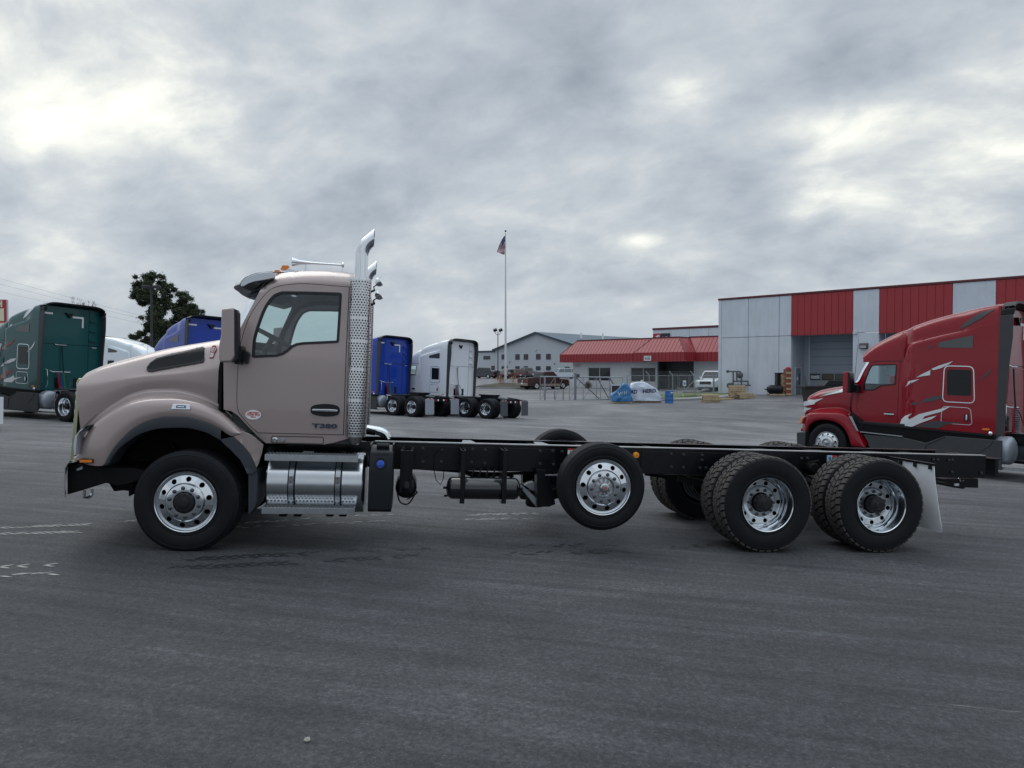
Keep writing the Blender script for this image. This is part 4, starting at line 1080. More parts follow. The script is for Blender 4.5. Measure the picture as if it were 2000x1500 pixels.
# ------------------------------------------------------------------ the ground
def build_ground():
    ys = [-12 + k * 1.0 for k in range(0, 100)] + [90 + k * 6 for k in range(1, 30)] + [300, 400, 600, 1000, 2000]
    xs = [-1500, -600, -300, -150, -100] + [-70 + k * 1.5 for k in range(0, 94)] + [100, 150, 300, 600, 1500]
    me = MB().grid([[(x, y, gz(x, y)) for x in xs] for y in ys])
    m = bpy.data.materials.new('asphalt'); m.use_nodes = True; t = NT(m.node_tree); b = t.n['Principled BSDF']
    P = t.new('ShaderNodeTexCoord').outputs['Object']
    big = t.noise(P, .13, 4, .6, 1.2)
    # sweeping drag marks: bands bent by a slow noise, running roughly along the yard
    rot = t.new('ShaderNodeVectorRotate', rotation_type='Z_AXIS'); t.put(rot.inputs['Vector'], P); rot.inputs['Angle'].default_value = rad(12)
    st = t.noise(t.vm('MULTIPLY', rot.outputs[0], (.12, 1.9, 1)), 1.0, 6, .62, 1.1)
    st2 = t.noise(t.vm('MULTIPLY', rot.outputs[0], (.35, 7.0, 1)), 1.0, 4, .6, .5)
    spk = t.noise(P, 75, 2, .7)
    grit = t.noise(P, 34, 5, .8)
    mot = t.noise(P, 9, 5, .7)
    blo = t.noise(P, 1.1, 5, .62, .4)
    c = t.ramp(big, [(.36, (.039, .0415, .047)), (.5, (.052, .055, .061)), (.64, (.073, .076, .082))])
    c = t.mix(.9, c, t.ramp(st, [(.34, .78), (.5, 1.0), (.66, 1.30)]), 'MULTIPLY')
    c = t.mix(.7, c, t.ramp(st2, [(.34, .72), (.5, 1.0), (.68, 1.42)]), 'MULTIPLY')
    c = t.mix(.7, c, t.ramp(blo, [(.3, .74), (.7, 1.2)]), 'MULTIPLY')
    c = t.mix(.6, c, t.ramp(mot, [(.3, .78), (.7, 1.22)]), 'MULTIPLY')
    c = t.mix(.9, c, t.ramp(grit, [(.33, .34), (.5, 1.0), (.66, 1.95)]), 'MULTIPLY')
    c = t.mix(t.math('MULTIPLY', t.maprange(spk, .63, .74), .8), c, (.22, .22, .215))
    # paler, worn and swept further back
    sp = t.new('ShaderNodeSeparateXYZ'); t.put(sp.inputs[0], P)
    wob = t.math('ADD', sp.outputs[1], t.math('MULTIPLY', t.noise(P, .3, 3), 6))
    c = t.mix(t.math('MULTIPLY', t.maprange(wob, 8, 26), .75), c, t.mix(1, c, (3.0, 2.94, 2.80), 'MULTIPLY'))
    # thin pale scuffs
    scf = t.noise(t.vm('MULTIPLY', rot.outputs[0], (.9, 16, 1)), 1.0, 3, .6, 2.2)
    c = t.mix(t.math('MULTIPLY', t.math('MULTIPLY', t.maprange(scf, .66, .72), t.maprange(blo, .5, .62)), .55), c, (.24, .24, .235))
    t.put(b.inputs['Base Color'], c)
    t.put(b.inputs['Roughness'], t.math('ADD', .62, t.math('MULTIPLY', grit, .25)))
    b.inputs['Specular IOR Level'].default_value = .45
    bp = t.new('ShaderNodeBump'); bp.inputs['Strength'].default_value = .8; bp.inputs['Distance'].default_value = .015
    t.put(bp.inputs['Height'], t.math('ADD', t.noise(P, 60, 5, .75), t.math('MULTIPLY', grit, .8))); t.l.new(bp.outputs[0], b.inputs['Normal'])
    MAT['asphalt'] = m
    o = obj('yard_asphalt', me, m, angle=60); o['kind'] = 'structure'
build_ground()
# ------------------------------------------------------------------ sleeper tractors: the red one is traced, the others are copies in other paint
R = Frame(8.31, 18.75, -52)
def r7(u, v): return (1540 + u / 4.054, 570 + v / 4.054)
def RP(pts, y=.10): return [R(*r7(u, v), y) for u, v in pts]
def rc(pts, y): return curve(RP(pts, y))
paint_red = mat('red_paint', (.235, .003, .012), .20, 0, .5, .22, flake=1)
skirt_m = mat('grey_skirt', (.040, .043, .047), .5, noise=.15, nscale=3)
cover_m = mat('chrome_cover', (.7, .72, .75), .1, 1)
def zs(x): return 2.653 - .0217 * (x - 1.0)
def surf_mb(fr, me, pts, mapf=lambda u, v: (u, v), off=.012, rnd=0):
    """lays a marking on a curved part by following the part's own surface"""
    from mathutils.bvhtree import BVHTree
    bv = BVHTree.FromPolygons([v.co for v in me.vertices], [p.vertices[:] for p in me.polygons])
    def ys(x, z):
        h = bv.ray_cast(Vector((x, -2, z)), Vector((0, 1, 0)))
        return h[0].y if h[0] is not None and h[0].y < 1.1 else None
    last = [.3]
    def yf(x, z):
        v = ys(x, z)
        if v is None: v = last[0]
        last[0] = v; return v
    q = [(v.x, v.z) for v in (fr.on(*mapf(u, v), yf) for u, v in pts)]
    if rnd: q = fillet(q, rnd, 3)
    return fill(q, [], lambda x, z: yf(x, z) - off, .05, .06)
def surf_decal(fr, par, target, pts, m, mapf=lambda u, v: (u, v), off=.012, name='flame_decal'):
    return obj(name, surf_mb(fr, target.data, pts, mapf, off), m, par)
def sleeper():
    S = thing('sleeper_truck', 'dark red sleeper truck with white and grey flame decals, at the right edge', 'truck', R.M, 'sleeper trucks parked in the yard')
    pr = lambda name, mb, m, **kw: pair(name, mb, m, S, **kw)
    # hood and fenders
    xf0 = R(*r7(118, 900), .3)[0]; xfb = R(*r7(75, 1090), .1)[0]
    si = rc([(120, 872), (126, 852), (150, 830), (200, 803), (250, 781), (340, 761), (440, 745), (500, 735)], .75)
    va = rc([(78, 1060), (100, 1000), (130, 968), (200, 938), (300, 924), (400, 922), (490, 955), (560, 1080)], .40)
    cr = rc([(75, 1075), (95, 1020), (115, 990), (150, 968), (250, 957), (400, 962), (470, 990), (520, 1060), (560, 1130), (612, 1232)], .05)
    lip = rc([(75, 1105), (132, 1108), (150, 1075), (175, 1045), (215, 1022), (280, 1013), (340, 1022), (395, 1045), (435, 1080), (465, 1130), (485, 1190), (495, 1235)], .0)
    lend = R(*r7(492, 1225), 0)[0]; xre = R(*r7(606, 1225), .02)[0]
    L2 = lambda x: lip(x) if x < lend else lip(lend)
    def xf(z): return xfb + (xf0 - xfb) * sm((z - 1.0) / .45)
    def yo(x): return .25 * (1 - sm((x - xfb) / .45)) ** 2
    def fsec(x):
        a = L2(x); b = max(cr(x), a + .004); c = max(va(x), b + .0); o = yo(x); h = b - a
        return [(.03 + o, a - .002), (.0 + o, a + h * .1), (-.005 + o, a + h * .5), (.02 + o, a + h * .9), (.06 + o, b), (.25 + o * .6, b + (c - b) * .6), (.38 + o * .2, c), (.40, c + .02)]
    def hsec(x):
        c = va(x) + .02; e = max(si(x), c + .05); w = .06 * (1 - sm((x - xf0) / .4))
        return [(.40 + w, c), (.40 + w, c + (e - c) * .45), (.44 + w, c + (e - c) * .72), (.56 + w, e - (e - c) * .10), (.75 + w, e), (1.0, e + .015), (CY, e + .02)]
    pr('fender', MB().grid(sweep(xf, xre, fsec, 56, 3)), paint_red, solid=.012, angle=50)
    xh = R(*r7(494, 800), .4)[0]
    hb = MB().grid(sweep(xf, xh, hsec, 34, 3)); hb.mirror(CY); obj('hood', hb, paint_red, S, solid=.012, angle=50)
    gx = xf0 - .01
    g_ = obj('grille', MB().prism([(gx - .03, .62), (gx - .01, 1.55), (gx + .02, 1.6), (gx + .05, 1.6), (gx + .05, .62)], .55, 1.89), trim_m, S, bevel=.01)
    for k in range(8): obj('grille_bar', MB().box(gx - .045, gx - .02, .57, 1.87, .72 + .1 * k, .745 + .1 * k), chrome, g_)
    bp = RP([(62, 1112), (140, 1108), (142, 1232), (62, 1232)], .05); zb = .25
    xb0, xb1 = bp[0][0], bp[1][0]
    rows = []
    for k in range(17):
        y = .04 + (2 * CY - .08) * k / 16; f = abs((y - CY) / CY) ** 5 * .22
        rows.append([(xb0 - .12 + f, y, zb), (xb0 - .15 + f, y, .5), (xb0 - .12 + f, y, bp[0][1])])
    obj('bumper', MB().grid(rows), skirt_m, S, solid=.02)
    pr('bumper_corner', MB().prism([(xb0 + .05, zb), (xb0 + .02, bp[0][1]), (xb1, bp[1][1]), (xb1 - .02, zb)], .02, .30), skirt_m, bevel=.02)
    hl = RP([(92, 1045), (100, 1005), (120, 985), (150, 985), (125, 1005), (112, 1040)], .12); pr('headlight', MB().prism(hl, .06, .30), mat('lamp_warm', (.75, .35, .22), .15, .2), bevel=.01)
    pr('inner_liner', MB().box(lend - 1.05, lend, .30, .45, .5, 1.25), black_dirty)
    obj('engine', MB().box(-.2, .75, .7, 1.74, .5, 1.5), black_dirty, S)
    # body surface
    xc = R(*r7(893, 800), .1)[0]
    def yl(x, z):
        y = .10 + .11 * (1 - sm((x - xc - .02) / .2))
        if z > 2.1: y += .10 * (z - 2.1) * (1 - sm((x - xc) / .3))
        return y
    def P(pts): return [(v.x, v.z) for v in (R.on(*r7(u, v), yl) for u, v in pts)]
    top = [(t, zs(t)) for t in np.linspace(R(*r7(645, 552), .2)[0], 3.86, 12)]
    out = P([(497, 745), (545, 716), (562, 698), (600, 621), (640, 556)]) + top + [(3.87, 1.0)] + P([(1240, 1103), (890, 1062), (640, 1043), (590, 1038), (545, 985), (500, 942)])
    door = P([(545, 760), (568, 706), (608, 622), (632, 580), (650, 562), (680, 553), (889, 551), (862, 1056), (640, 1030), (600, 1005), (560, 960), (540, 925)])
    wo = fillet(P([(590, 782), (592, 740), (610, 680), (640, 605), (662, 576), (861, 572), (850, 738), (740, 745), (705, 765), (680, 781)]), .05, 3)
    ring1 = fillet(P([(1232, 582), (1470, 588), (1478, 886), (1216, 872)]), .13, 5)
    lug = fillet(P([(1216, 904), (1444, 918), (1458, 1058), (1204, 1040)]), .09, 5)
    sw = fillet(P([(1257, 614), (1448, 620), (1446, 824), (1254, 816)]), .05, 4)
    side = fill(out, [door], yl, .16, .3); pr('side_panel', side, paint_red, solid=.02, angle=40)
    dn = fill(inset(door, .008), [wo], lambda x, z: yl(x, z) - .004, .16, .3)
    pr('door_seal', ring(inset(door, -.02), inset(door, .035), lambda x, z: yl(x, z) + .024), trim_m)
    d = pr('door', dn, paint_red, solid=.02, angle=40)
    pr('window_seal', ring(wo, inset(wo, .028), lambda x, z: yl(x, z) - .010, .03), trim_m)
    pr('window', fill(inset(wo, .026), [], lambda x, z: yl(x, z) + .003, .3), glass)
    pr('window_ring', ring(ring1, inset(ring1, .020), lambda x, z: yl(x, z) - .008, .008), alu)
    pr('sleeper_window', fill(sw, [], lambda x, z: yl(x, z) - .006, .4), tint_glass)
    pr('luggage_door_ring', ring(lug, inset(lug, .012), lambda x, z: yl(x, z) - .007, .007), alu)
    lx, lz = R(*r7(1408, 996), .1); pr('latch', MB().prism(fillet([(lx - .04, lz - .08), (lx + .04, lz - .08), (lx + .04, lz + .08), (lx - .04, lz + .08)], .015), .085, .1), trim_m); pr('latch_pull', MB().prism(fillet([(lx + .0, lz - .06), (lx + .03, lz - .06), (lx + .03, lz + .07), (lx + .0, lz + .07)], .01), .06, .085), chrome)
    hx, hz = R(*r7(800, 968), .2); pr('door_handle', MB().prism(spline2([(hx - .13, hz), (hx, hz + .045), (hx + .12, hz), (hx, hz - .04)]), .195, .215), trim_m); pr('handle_bar', MB().prism(fillet([(hx - .12, hz - .012), (hx + .12, hz - .012), (hx + .12, hz + .015), (hx - .12, hz + .015)], .01), .165, .19), chrome)
    # roof fairing
    zt = rc([(640, 552), (665, 512), (700, 470), (745, 425), (800, 385), (900, 326), (1015, 278), (1200, 210), (1400, 157), (1530, 128), (1700, 97)], .50)
    zc = rc([(640, 551), (900, 548), (925, 520), (935, 450), (955, 422), (1000, 405), (1200, 352), (1350, 321), (1440, 304), (1700, 250)], .14)
    xn = R(*r7(642, 552), .3)[0]; rows = []; xc2 = R(*r7(1450, 300), .14)[0]; xc1 = R(*r7(935, 500), .14)[0]
    for i in range(49):
        t = i / 48; x = xn + (3.87 - xn) * t; z0 = zs(x); z1 = max(zt(x), z0 + .012); c = min(max(zc(x), z0 + .005), z1 - .10) if x > xc1 - .1 else z0 + .004
        am = .075 * (1 - sm((x - xc2 + .35) / .5)) * sm((x - xc1 + .12) / .12); y0 = yl(x, z0) + (0 if x > xc1 else .02); h = z1 - c
        sec = [(y0, z0), (y0 + .004, z0 + (c - z0) * .5), (y0 + .01, c - .012), (y0 + .012 + am, c + .012 * (1 if h > .1 else .2)), (y0 + .03 + am, c + h * .45), (y0 + .08 + am, c + h * .78), (y0 + .20 + am, c + h * .95), (y0 + .42, z1), (.85, z1 + .015), (CY, z1 + .02)]
        bl = .50 * (1 - t) ** 2.2
        rows.append([(x - bl * (1 - ((y - CY) / (CY - .1)) ** 2), y, z) for y, z in sec])
    rf = MB().grid([[tuple(q) for q in spline([(a, b, c) for a, b, c in r_], 3)] for r_ in rows]); rf.mirror(CY)
    rfo = obj('roof_fairing', rf, paint_red, S, angle=50)
    pr('upper_window', surf_mb(R, rfo.data, [(1187, 440), (1192, 400), (1455, 346), (1464, 352), (1460, 446)], r7, .008, .04), mat('smoked_glass', (.055, .062, .064), .12, spec=.7))
    # windscreen
    pl = [R.on(*r7(u, v), yl) for u, v in [(545, 716), (562, 698), (600, 621), (640, 556)]]
    rr = [[(p.x - .42 * (1 - abs((y - CY) / (CY - p.y)) ** 2.2), y, p.z) for y in [p.y + .01 + (2 * CY - 2 * p.y - .02) * j / 18 for j in range(19)]] for p in pl]
    obj('windscreen', MB().grid(rr), glass, S)
    obj('cowl', MB().grid([[(min(q[0] - .03, xh), q[1], q[2] - .05) for q in rr[0]], rr[0]]), trim_m, S)
    obj('dashboard', MB().box(xh + .1, xh + .55, .3, 2.14, 1.2, pl[0].z - .05), int_m, S)
    for y in (.7, 1.74): obj('seat', MB().prism(fillet([(1.0, 1.5), (1.5, 1.5), (1.66, 2.35), (1.52, 2.36), (1.4, 1.66), (1.0, 1.64)], .04), y - .24, y + .24), seat_m, S)
    obj('cab_floor', MB().box(xh, 3.84, .14, 2.3, 1.05, 1.12), int_m, S)
    # rear wall, inside the dark extenders
    wall = MB().box(3.80, 3.85, .12, 2.32, 1.0, 3.88); obj('rear_wall', wall, paint_red, S)
    obj('wall_seam', MB().box(3.85, 3.853, .14, 2.3, 2.585, 2.60), black_dirty, S)
    obj('vertical_seam', MB().box(3.85, 3.853, 1.86, 1.875, 1.02, 3.85), black_dirty, S)
    zr = zt(3.86)
    ex = [(3.84, 1.0), (4.0, .98), (4.02, 2.2), (4.10, 3.2), (4.09, zr - .28), (3.84, zr - .30)]
    pr('side_extender', MB().prism(ex, .085, .125), skirt_m, bevel=.01)
    pr('extender_cap', MB().prism([(3.84, zr - .30), (4.09, zr - .28), (4.12, zr - .14), (3.86, zr - .16)], .10, .19), trim_m, bevel=.02)
    lp = MB().grid([[(x, y, zr + .03 - .15 * abs((y - CY) / 1.1) ** 8 - dz) for y in [.14 + 2.16 * j / 20 for j in range(21)]] for x, dz in ((3.86, 0), (4.10, -.02), (4.10, .03), (3.86, .10))])
    obj('roof_lip', lp, trim_m, S)
    for a, b, z in ((.62, 1.05, 2.56), (.50, 1.22, 1.63)):
        obj('grab_bar', MB().tube([(3.85, a, z + .03), (3.93, a + .05, z), (3.93, b - .05, z), (3.85, b, z + .03)], .016, 8), chrome, S)
    obj('grab_bar', MB().tube([(3.85, .34, 1.72), (3.93, .38, 1.68), (3.93, .40, 1.2), (3.85, .40, 1.1)], .015, 8), chrome, S)
    for z in (2.75, 3.1, 3.45): obj('wall_step', MB().box(3.85, 3.93, 1.90, 2.12, z, z + .045), paint_red, S, bevel=.008)
    obj('grab_bar', MB().tube([(3.85, 1.92, 2.55), (3.93, 1.95, 2.53), (3.93, 2.12, 2.53)], .014, 8), chrome, S)
    obj('reflector_tape', MB().prism([(1.25, 3.60), (1.66, 3.60), (1.66, 3.22), (1.60, 3.22), (1.60, 3.54), (1.25, 3.54)], 3.852, 3.856, 'yz'), white_pl, S)
    obj('reflector_tape', MB().box(3.852, 3.856, .20, .55, 3.60, 3.66), white_pl, S)
    obj('camera_bracket', MB().prism([(.98, 3.70), (1.12, 3.52), (1.26, 3.70), (1.16, 3.68), (1.12, 3.60), (1.08, 3.68)], 3.85, 3.93, 'yz'), trim_m, S)
    obj('hose_guide', MB().tube([(3.9, .88, 2.52), (3.92, .90, 2.1), (3.95, .93, 1.62)], .018, 6), trim_m, S)
    for a, c_ in ((.72, (.35, .02, .03)), (.80, (.03, .08, .35)), (.90, (.04, .25, .10))):
        pts = []
        for k in range(140):
            t = k / 139; pts.append((3.98 + .04 * math.cos(k * .9), a + .1 * t + .035 * math.sin(k * .9), 1.62 - .55 * math.sin(t * PI * .6) + .0))
        obj('coiled_hose', MB().tube(pts, .009, 5), mat('hose_%d' % int(a * 100), c_, .4), S)
    obj('hose_loop', MB().tube(spline([(3.95, .9, 1.62), (4.0, 1.05, 1.5), (4.05, 1.12, 1.25), (4.1, 1.0, 1.08), (4.2, .85, 1.1)], 6), .012, 6), mat('hose_grey', (.04, .045, .05)), S)
    for y in (.68, 1.35): obj('wall_pad', MB().box(3.85, 3.87, y, y + .14, 1.08, 1.42), trim_m, S, bevel=.004)
    # skirts and steps
    sk = RP([(592, 1128), (905, 1152), (1088, 1196), (1240, 1142), (1632, 1172), (1690, 1180)], .06); xs0 = RP([(622, 1235)], .06)[0][0]
    poly = sk[:5] + [(3.98, sk[5][1]), (3.98, .24), (xs0 + .1, .27), (xs0 + .02, .6)]
    pr('side_skirt', MB().prism(poly, .05, .10), skirt_m, bevel=.012)
    s1 = RP([(1088, 1215), (1240, 1145)], .04); pr('skirt_joint', MB().bar((s1[0][0], .047, s1[0][1]), (s1[1][0], .047, s1[1][1]), .012, .012).bar((s1[0][0], .047, s1[0][1]), (s1[0][0] - .02, .047, .3), .012, .012), trim_m)
    s1 = RP([(1480, 1290), (1600, 1215), (1620, 1175)], .04); pr('skirt_joint', MB().tube([(a, .05, b) for a, b in s1], .006, 6), trim_m)
    pr('step_well', MB().box(sk[0][0] - .05, 3.8, .12, .4, .72, 1.07), black_dirty)
    a, b = RP([(570, 1108), (905, 1145)], .05); pr('step_strip', MB().bar((a[0], .08, a[1]), (b[0], .08, b[1]), .10, .02), alu_br)
    pr('body_sill', MB().bar((P([(560, 1052)])[0][0], .13, 1.09), (3.86, .13, .985), .06, .05), trim_m)
    x, z = R(*r7(1562, 1088), .08); pr('marker_lamp', MB().prism(fillet([(x - .07, z - .02), (x + .07, z - .02), (x + .07, z + .02), (x - .07, z + .02)], .008), .08, .1), amber)
    x, z = R(*r7(1597, 1122), .05); pr('side_lamp', MB().ball((x, .07, z), (.05, .04, .05)), chrome)
    a = RP([(478, 985), (500, 985), (556, 1105), (540, 1100)], -.01); pr('fender_trim', MB().prism(a, -.012, .02), mat('strap_steel', (.42, .46, .50), .28, 1))
    a = RP([(490, 955), (560, 1000), (600, 1045), (585, 1110), (556, 1100)], .12); pr('cowl_side', MB().prism(a, .14, .2), trim_m)
    # mirror
    mo = fillet(RP([(446, 640), (470, 632), (484, 634), (482, 798), (440, 796)], -.12), .03); pr('mirror', MB().prism(mo, -.22, .04), paint_red, bevel=.02)
    mk = fillet(RP([(480, 634), (496, 640), (497, 790), (486, 800), (478, 800)], -.12), .015); pr('mirror_back', MB().prism(mk, -.2, .03), trim_m, bevel=.006)
    a = RP([(495, 725), (560, 740), (560, 795), (495, 790)], .1); pr('mirror_arm', MB().prism(a, .04, .24), trim_m, bevel=.01)
    a = RP([(500, 800), (548, 370)], .0); obj('antenna', MB().tube([(a[0][0], .05, a[0][1] - .2), (a[1][0], .05, a[1][1])], [.008, .003], 6), trim_m, S)
    a = RP([(1018, 272)], .55)[0]; obj('roof_marker_lamp', MB().ball((a[0], .6, a[1] - .02), (.06, .04, .035)), white_pl, S)
    # chassis
    for y in (.80, 1.56): obj('frame_rail', MB().box(-.6, 7.25, y, y + .08, .77, 1.03), black_paint, S, bevel=.004)
    obj('deck_plate', MB().box(3.95, 4.62, .74, 1.70, 1.035, 1.05), alu_br, S)
    tk = MB().lathe([(0, 4.13), (.12, 4.12), (.24, 4.09), (.30, 4.05), (.32, 4.01), (.32, 2.4), (0, 2.4)], 36, c=(0, .46, .66), axis='x'); pr('fuel_tank', tk, mat('tank_white', (.36, .40, .46), .4, .4))
    f = MB()
    for x in (4.40, 4.66): f.bar((x, .35, .35), (x + .05, .35, 1.0), .03, .05)
    for z in (.36, .66, .98): f.box(4.40, 4.72, .30, .62, z, z + .04)
    pr('side_step', f, alu, bevel=.003); obj('battery_box', MB().box(4.36, 4.75, .62, .8, .36, .98), black_dirty, S)
    obj('rear_beam', MB().box(3.95, 5.0, .12, .20, .24, .30), alu_br, S)
    for xx in (5.15, 6.47):
        obj('drive_axle', MB().cyl((xx, .5, .50), (xx, 1.94, .50), .08, n=12).ball((xx, CY, .52), .24, 12, 8), black_dirty, S)
    fw_ = MB().prism([(5.3, .96), (5.45, .76), (6.1, .76), (6.3, 1.02), (6.3, 1.14), (5.95, 1.16), (5.95, 1.28), (6.3, 1.30), (6.3, 1.42), (6.1, 1.68), (5.45, 1.68), (5.3, 1.48)], 1.12, 1.19, 'xy')
    obj('fifth_wheel', fw_, black_paint, S, bevel=.01); obj('fifth_wheel_base', MB().box(5.5, 6.1, .85, 1.59, 1.03, 1.12), black_paint, S)
    for y in (.80, 1.60): obj('ramp_end', MB().prism([(6.6, 1.03), (7.25, .92), (7.25, 1.03), (6.7, 1.09)], y, y + .06), steel, S)
    obj('tail_beam', MB().box(7.2, 7.27, .62, 1.82, .78, 1.0), black_paint, S, bevel=.005)
    for y, m_ in ((.80, red_lens), (.98, white_pl), (1.38, white_pl), (1.56, red_lens)): obj('tail_lamp', MB().lathe([(0, .03), (.045, .03), (.05, 0)], 16, c=(7.265, y + .02, .86), axis='x'), m_, S)
    fr_ = MB().grid([[(7.36 + .03 * k / 6, .02 + .60 * j / 6, .92 - .74 * k / 6) for j in range(7)] for k in range(7)])
    pr('mud_flap', fr_, mat('flap_grey', (.13, .145, .165), .5, noise=.3, nscale=2), solid=.01)
    pr('flap_hanger', MB().prism([(.02, .80), (.14, .96), (.62, .98), (.84, .98), (.84, .93), (.62, .93), (.18, .90), (.06, .76)], 7.30, 7.345, 'yz'), black_paint)
    pr('reflector_strip', MB().prism([(.03, .77), (.15, .93), (.50, .95), (.50, .89), (.20, .87), (.09, .74)], 7.346, 7.37, 'yz'), white_pl)
    for y in (.30, 2.02): obj('reflector_mark', MB().box(7.346, 7.374, y, y + .1, .895, .945), red_lens, S)
    mm_ = {'rim': alu}
    for near in (True, False):
        y = .02 if near else 2 * CY - .02
        wheel(S, 'steer', 0.0, y, .498, .505, .28, near, nuts=False, hub='hub_lift', steer=rad(3))
        for xx in (5.15, 6.47): wheel(S, 'road_dual', xx, y, .498, .505, .27, near, nuts=False, spin=xx)
    return S, yl, P, pr
S1, YL, PP, PR1 = sleeper()

def strip_group(o): return o
blue_p = mat('blue_paint', (.004, .045, .38), .28, 0, .4, .25, flake=1)
green_p = mat('green_paint', (.002, .075, .078), .28, 0, .4, .25, flake=1)
white_p = mat('white_paint', (.76, .81, .87), .28, 0, .8)
white_p2 = mat('pale_white_paint', (.72, .79, .85), .3, 0, .8)
def solve(deg, loc3, px, py, z0=30.0):
    """finds where a frame stands so that its point loc3 is seen at px, py"""
    best = None
    X, Y = (px - 1000) / FPX * z0, z0
    for it in range(60):
        f = Frame(X, Y, deg); w = f.M @ Vector(loc3); d = w - CAM; z = d.dot(FW); qx = 1000 + FPX * d.x / z; qy = 750 - FPX * d.dot(UP) / z
        X -= (qx - px) / FPX * z * .8; s_ = (720 - qy) / (720 - py)
        k = max(.9, min(1.1, s_)) ** .8; X *= k; Y *= k
    return Frame(X, Y, deg)
def sleeper_copy(fr, paint, label, drop=(), group='sleeper trucks parked in the yard', flap=None):
    c = copy_tree(S1, {'red_paint': paint} if not flap else {'red_paint': paint, 'flap_grey': flap}, drop); c.matrix_world = fr.M; c['label'] = label; return c
GF = solve(-24, (3.95, .12, 4.02), 83, 587, 25)
green = sleeper_copy(GF, green_p, 'dark green sleeper truck with white and red flame decals, at the left edge')
for o in [o for o in bpy.data.objects if o.parent == green]:
    if o.name.split('.')[0] == 'wheel' and o.location.x > 4: o.location.x += .25
    elif o.name.split('.')[0] in ('drive_axle', 'fifth_wheel', 'fifth_wheel_base', 'mud_flap', 'flap_hanger', 'reflector_strip', 'reflector_mark', 'tail_beam', 'tail_lamp', 'ramp_end'): o.location.x += .25
BA = solve(-40, (3.95, .12, 4.02), 366, 613, 29)
sleeper_copy(BA, blue_p, 'blue sleeper truck seen above the taupe hood, in front of the tall evergreen trees')
def by_axle(X, Y, deg, off=6.47):
    e = Frame(X, Y, deg); o = e.o - e.ex * off; return Frame(o.x, o.y, deg)
BB = by_axle(-4.85, 34, -37); WB = by_axle(-1.33, 34.8, -35)
sleeper_copy(BB, blue_p, 'blue sleeper truck with pale mud flaps, right behind the perforated exhaust stacks', flap=mat('flap_pale', (.30, .34, .40), .45))
sleeper_copy(WB, white_p, 'plain white sleeper truck left of the flagpole with dark mud flaps', flap=mat('flap_dark', (.07, .08, .10), .5))
# a pale tractor facing the other way, behind the green one
fl_ = Frame(-22.0, 46.5, 163)
pale = sleeper_copy(fl_, white_p2, 'pale white sleeper truck facing right, half hidden behind the taupe hood')
# a tractor left of the frame: only its white mud flap shows
lf = solve(-30, (7.45, 2.42, .18), 8, 828, 17)
sleeper_copy(lf, mat('maroon_paint', (.12, .01, .015), .25, .1, 1), 'truck at the left edge of which only a white mud flap with red print shows', flap=mat('flap_bright', (.72, .75, .78), .4))

def decal(fr, pts, m, yf, par, name='flame_decal', off=.008, mapf=None):
    q = [(v.x, v.z) for v in (fr.on(*(mapf or (lambda u, v: (u, v)))(u, v), yf) for u, v in pts)]
    q2 = []
    n = len(q)
    for i in range(n):
        q2.append(q[i])
    return obj(name, fill(q2, [], lambda x, z: yf(x, z) - off, .15, .25), m, par)
dw = mat('decal_white', (.62, .66, .70), .3, coat=.5); dg = mat('decal_grey', (.035, .038, .045), .3, coat=.5); dr = mat('decal_red', (.30, .02, .03), .3)
def yroof(x, z): return YL(x, z) if z < 2.62 else .10 + .055 * sm((z - 3.05) / .5) + .10 * sm((z - 3.4) / .6)
for p in ([(1010, 680), (1060, 650), (1125, 620), (1122, 660), (1060, 668)], [(1130, 612), (1190, 585), (1240, 570), (1305, 548), (1270, 575), (1200, 607), (1150, 620)], [(912, 765), (930, 720), (960, 705), (1040, 690), (990, 715), (950, 735)],
          [(880, 1055), (895, 1010), (920, 985), (980, 962), (945, 995), (960, 1010), (1030, 970), (1110, 950), (1210, 925), (1290, 905), (1210, 950), (1150, 965), (1080, 985), (1060, 1010), (1110, 995), (1175, 980), (1140, 1005), (1085, 1025), (1030, 1045), (980, 1068)]):
    decal(R, p, dw, YL, S1, mapf=r7)
for p in ([(1050, 880), (1080, 850), (1140, 828), (1215, 820), (1215, 845), (1140, 865)], [(930, 915), (980, 880), (1010, 868), (1035, 885), (980, 900)], [(1482, 712), (1530, 680), (1575, 640), (1612, 600), (1590, 650), (1540, 685)], [(990, 1066), (1060, 1045), (1150, 1020), (1250, 1030), (1380, 1035), (1250, 1050), (1190, 1080), (1100, 1074)]):
    decal(R, p, dg, YL, S1, mapf=r7)
decal(R, [(1100, 445), (1120, 430), (1155, 425), (1130, 440)], dg, lambda x, z: .10, S1, mapf=r7)
KID = lambda par, nm: [o for o in bpy.data.objects if o.parent == par and o.name.split('.')[0] == nm][0]
hd = KID(S1, 'hood'); rfp = KID(S1, 'roof_fairing')
surf_decal(R, S1, hd, [(122, 900), (132, 872), (170, 852), (205, 855), (278, 842), (215, 875), (205, 890), (130, 903)], dw, r7)
surf_decal(R, S1, hd, [(122, 945), (127, 917), (185, 920), (150, 940)], dw, r7)
surf_decal(R, S1, hd, [(262, 818), (290, 798), (330, 783), (436, 764), (436, 792), (330, 812)], dg, r7, name='hood_vent')
surf_decal(R, S1, hd, [(245, 832), (300, 812), (400, 785), (436, 766), (436, 793), (330, 813)], dw, r7, off=.02, name='vent_trim')
surf_decal(R, S1, rfp, [(1350, 300), (1390, 250), (1460, 200), (1530, 160), (1640, 135), (1530, 210), (1430, 265)], dg, r7)
hdg = KID(green, 'roof_fairing')
g5 = lambda u, v: (u / 5, 540 + v / 5)
surf_decal(GF, green, hdg, [(228, 412), (248, 366), (285, 322), (318, 298), (352, 288), (325, 325), (284, 365), (248, 402)], dw, g5)
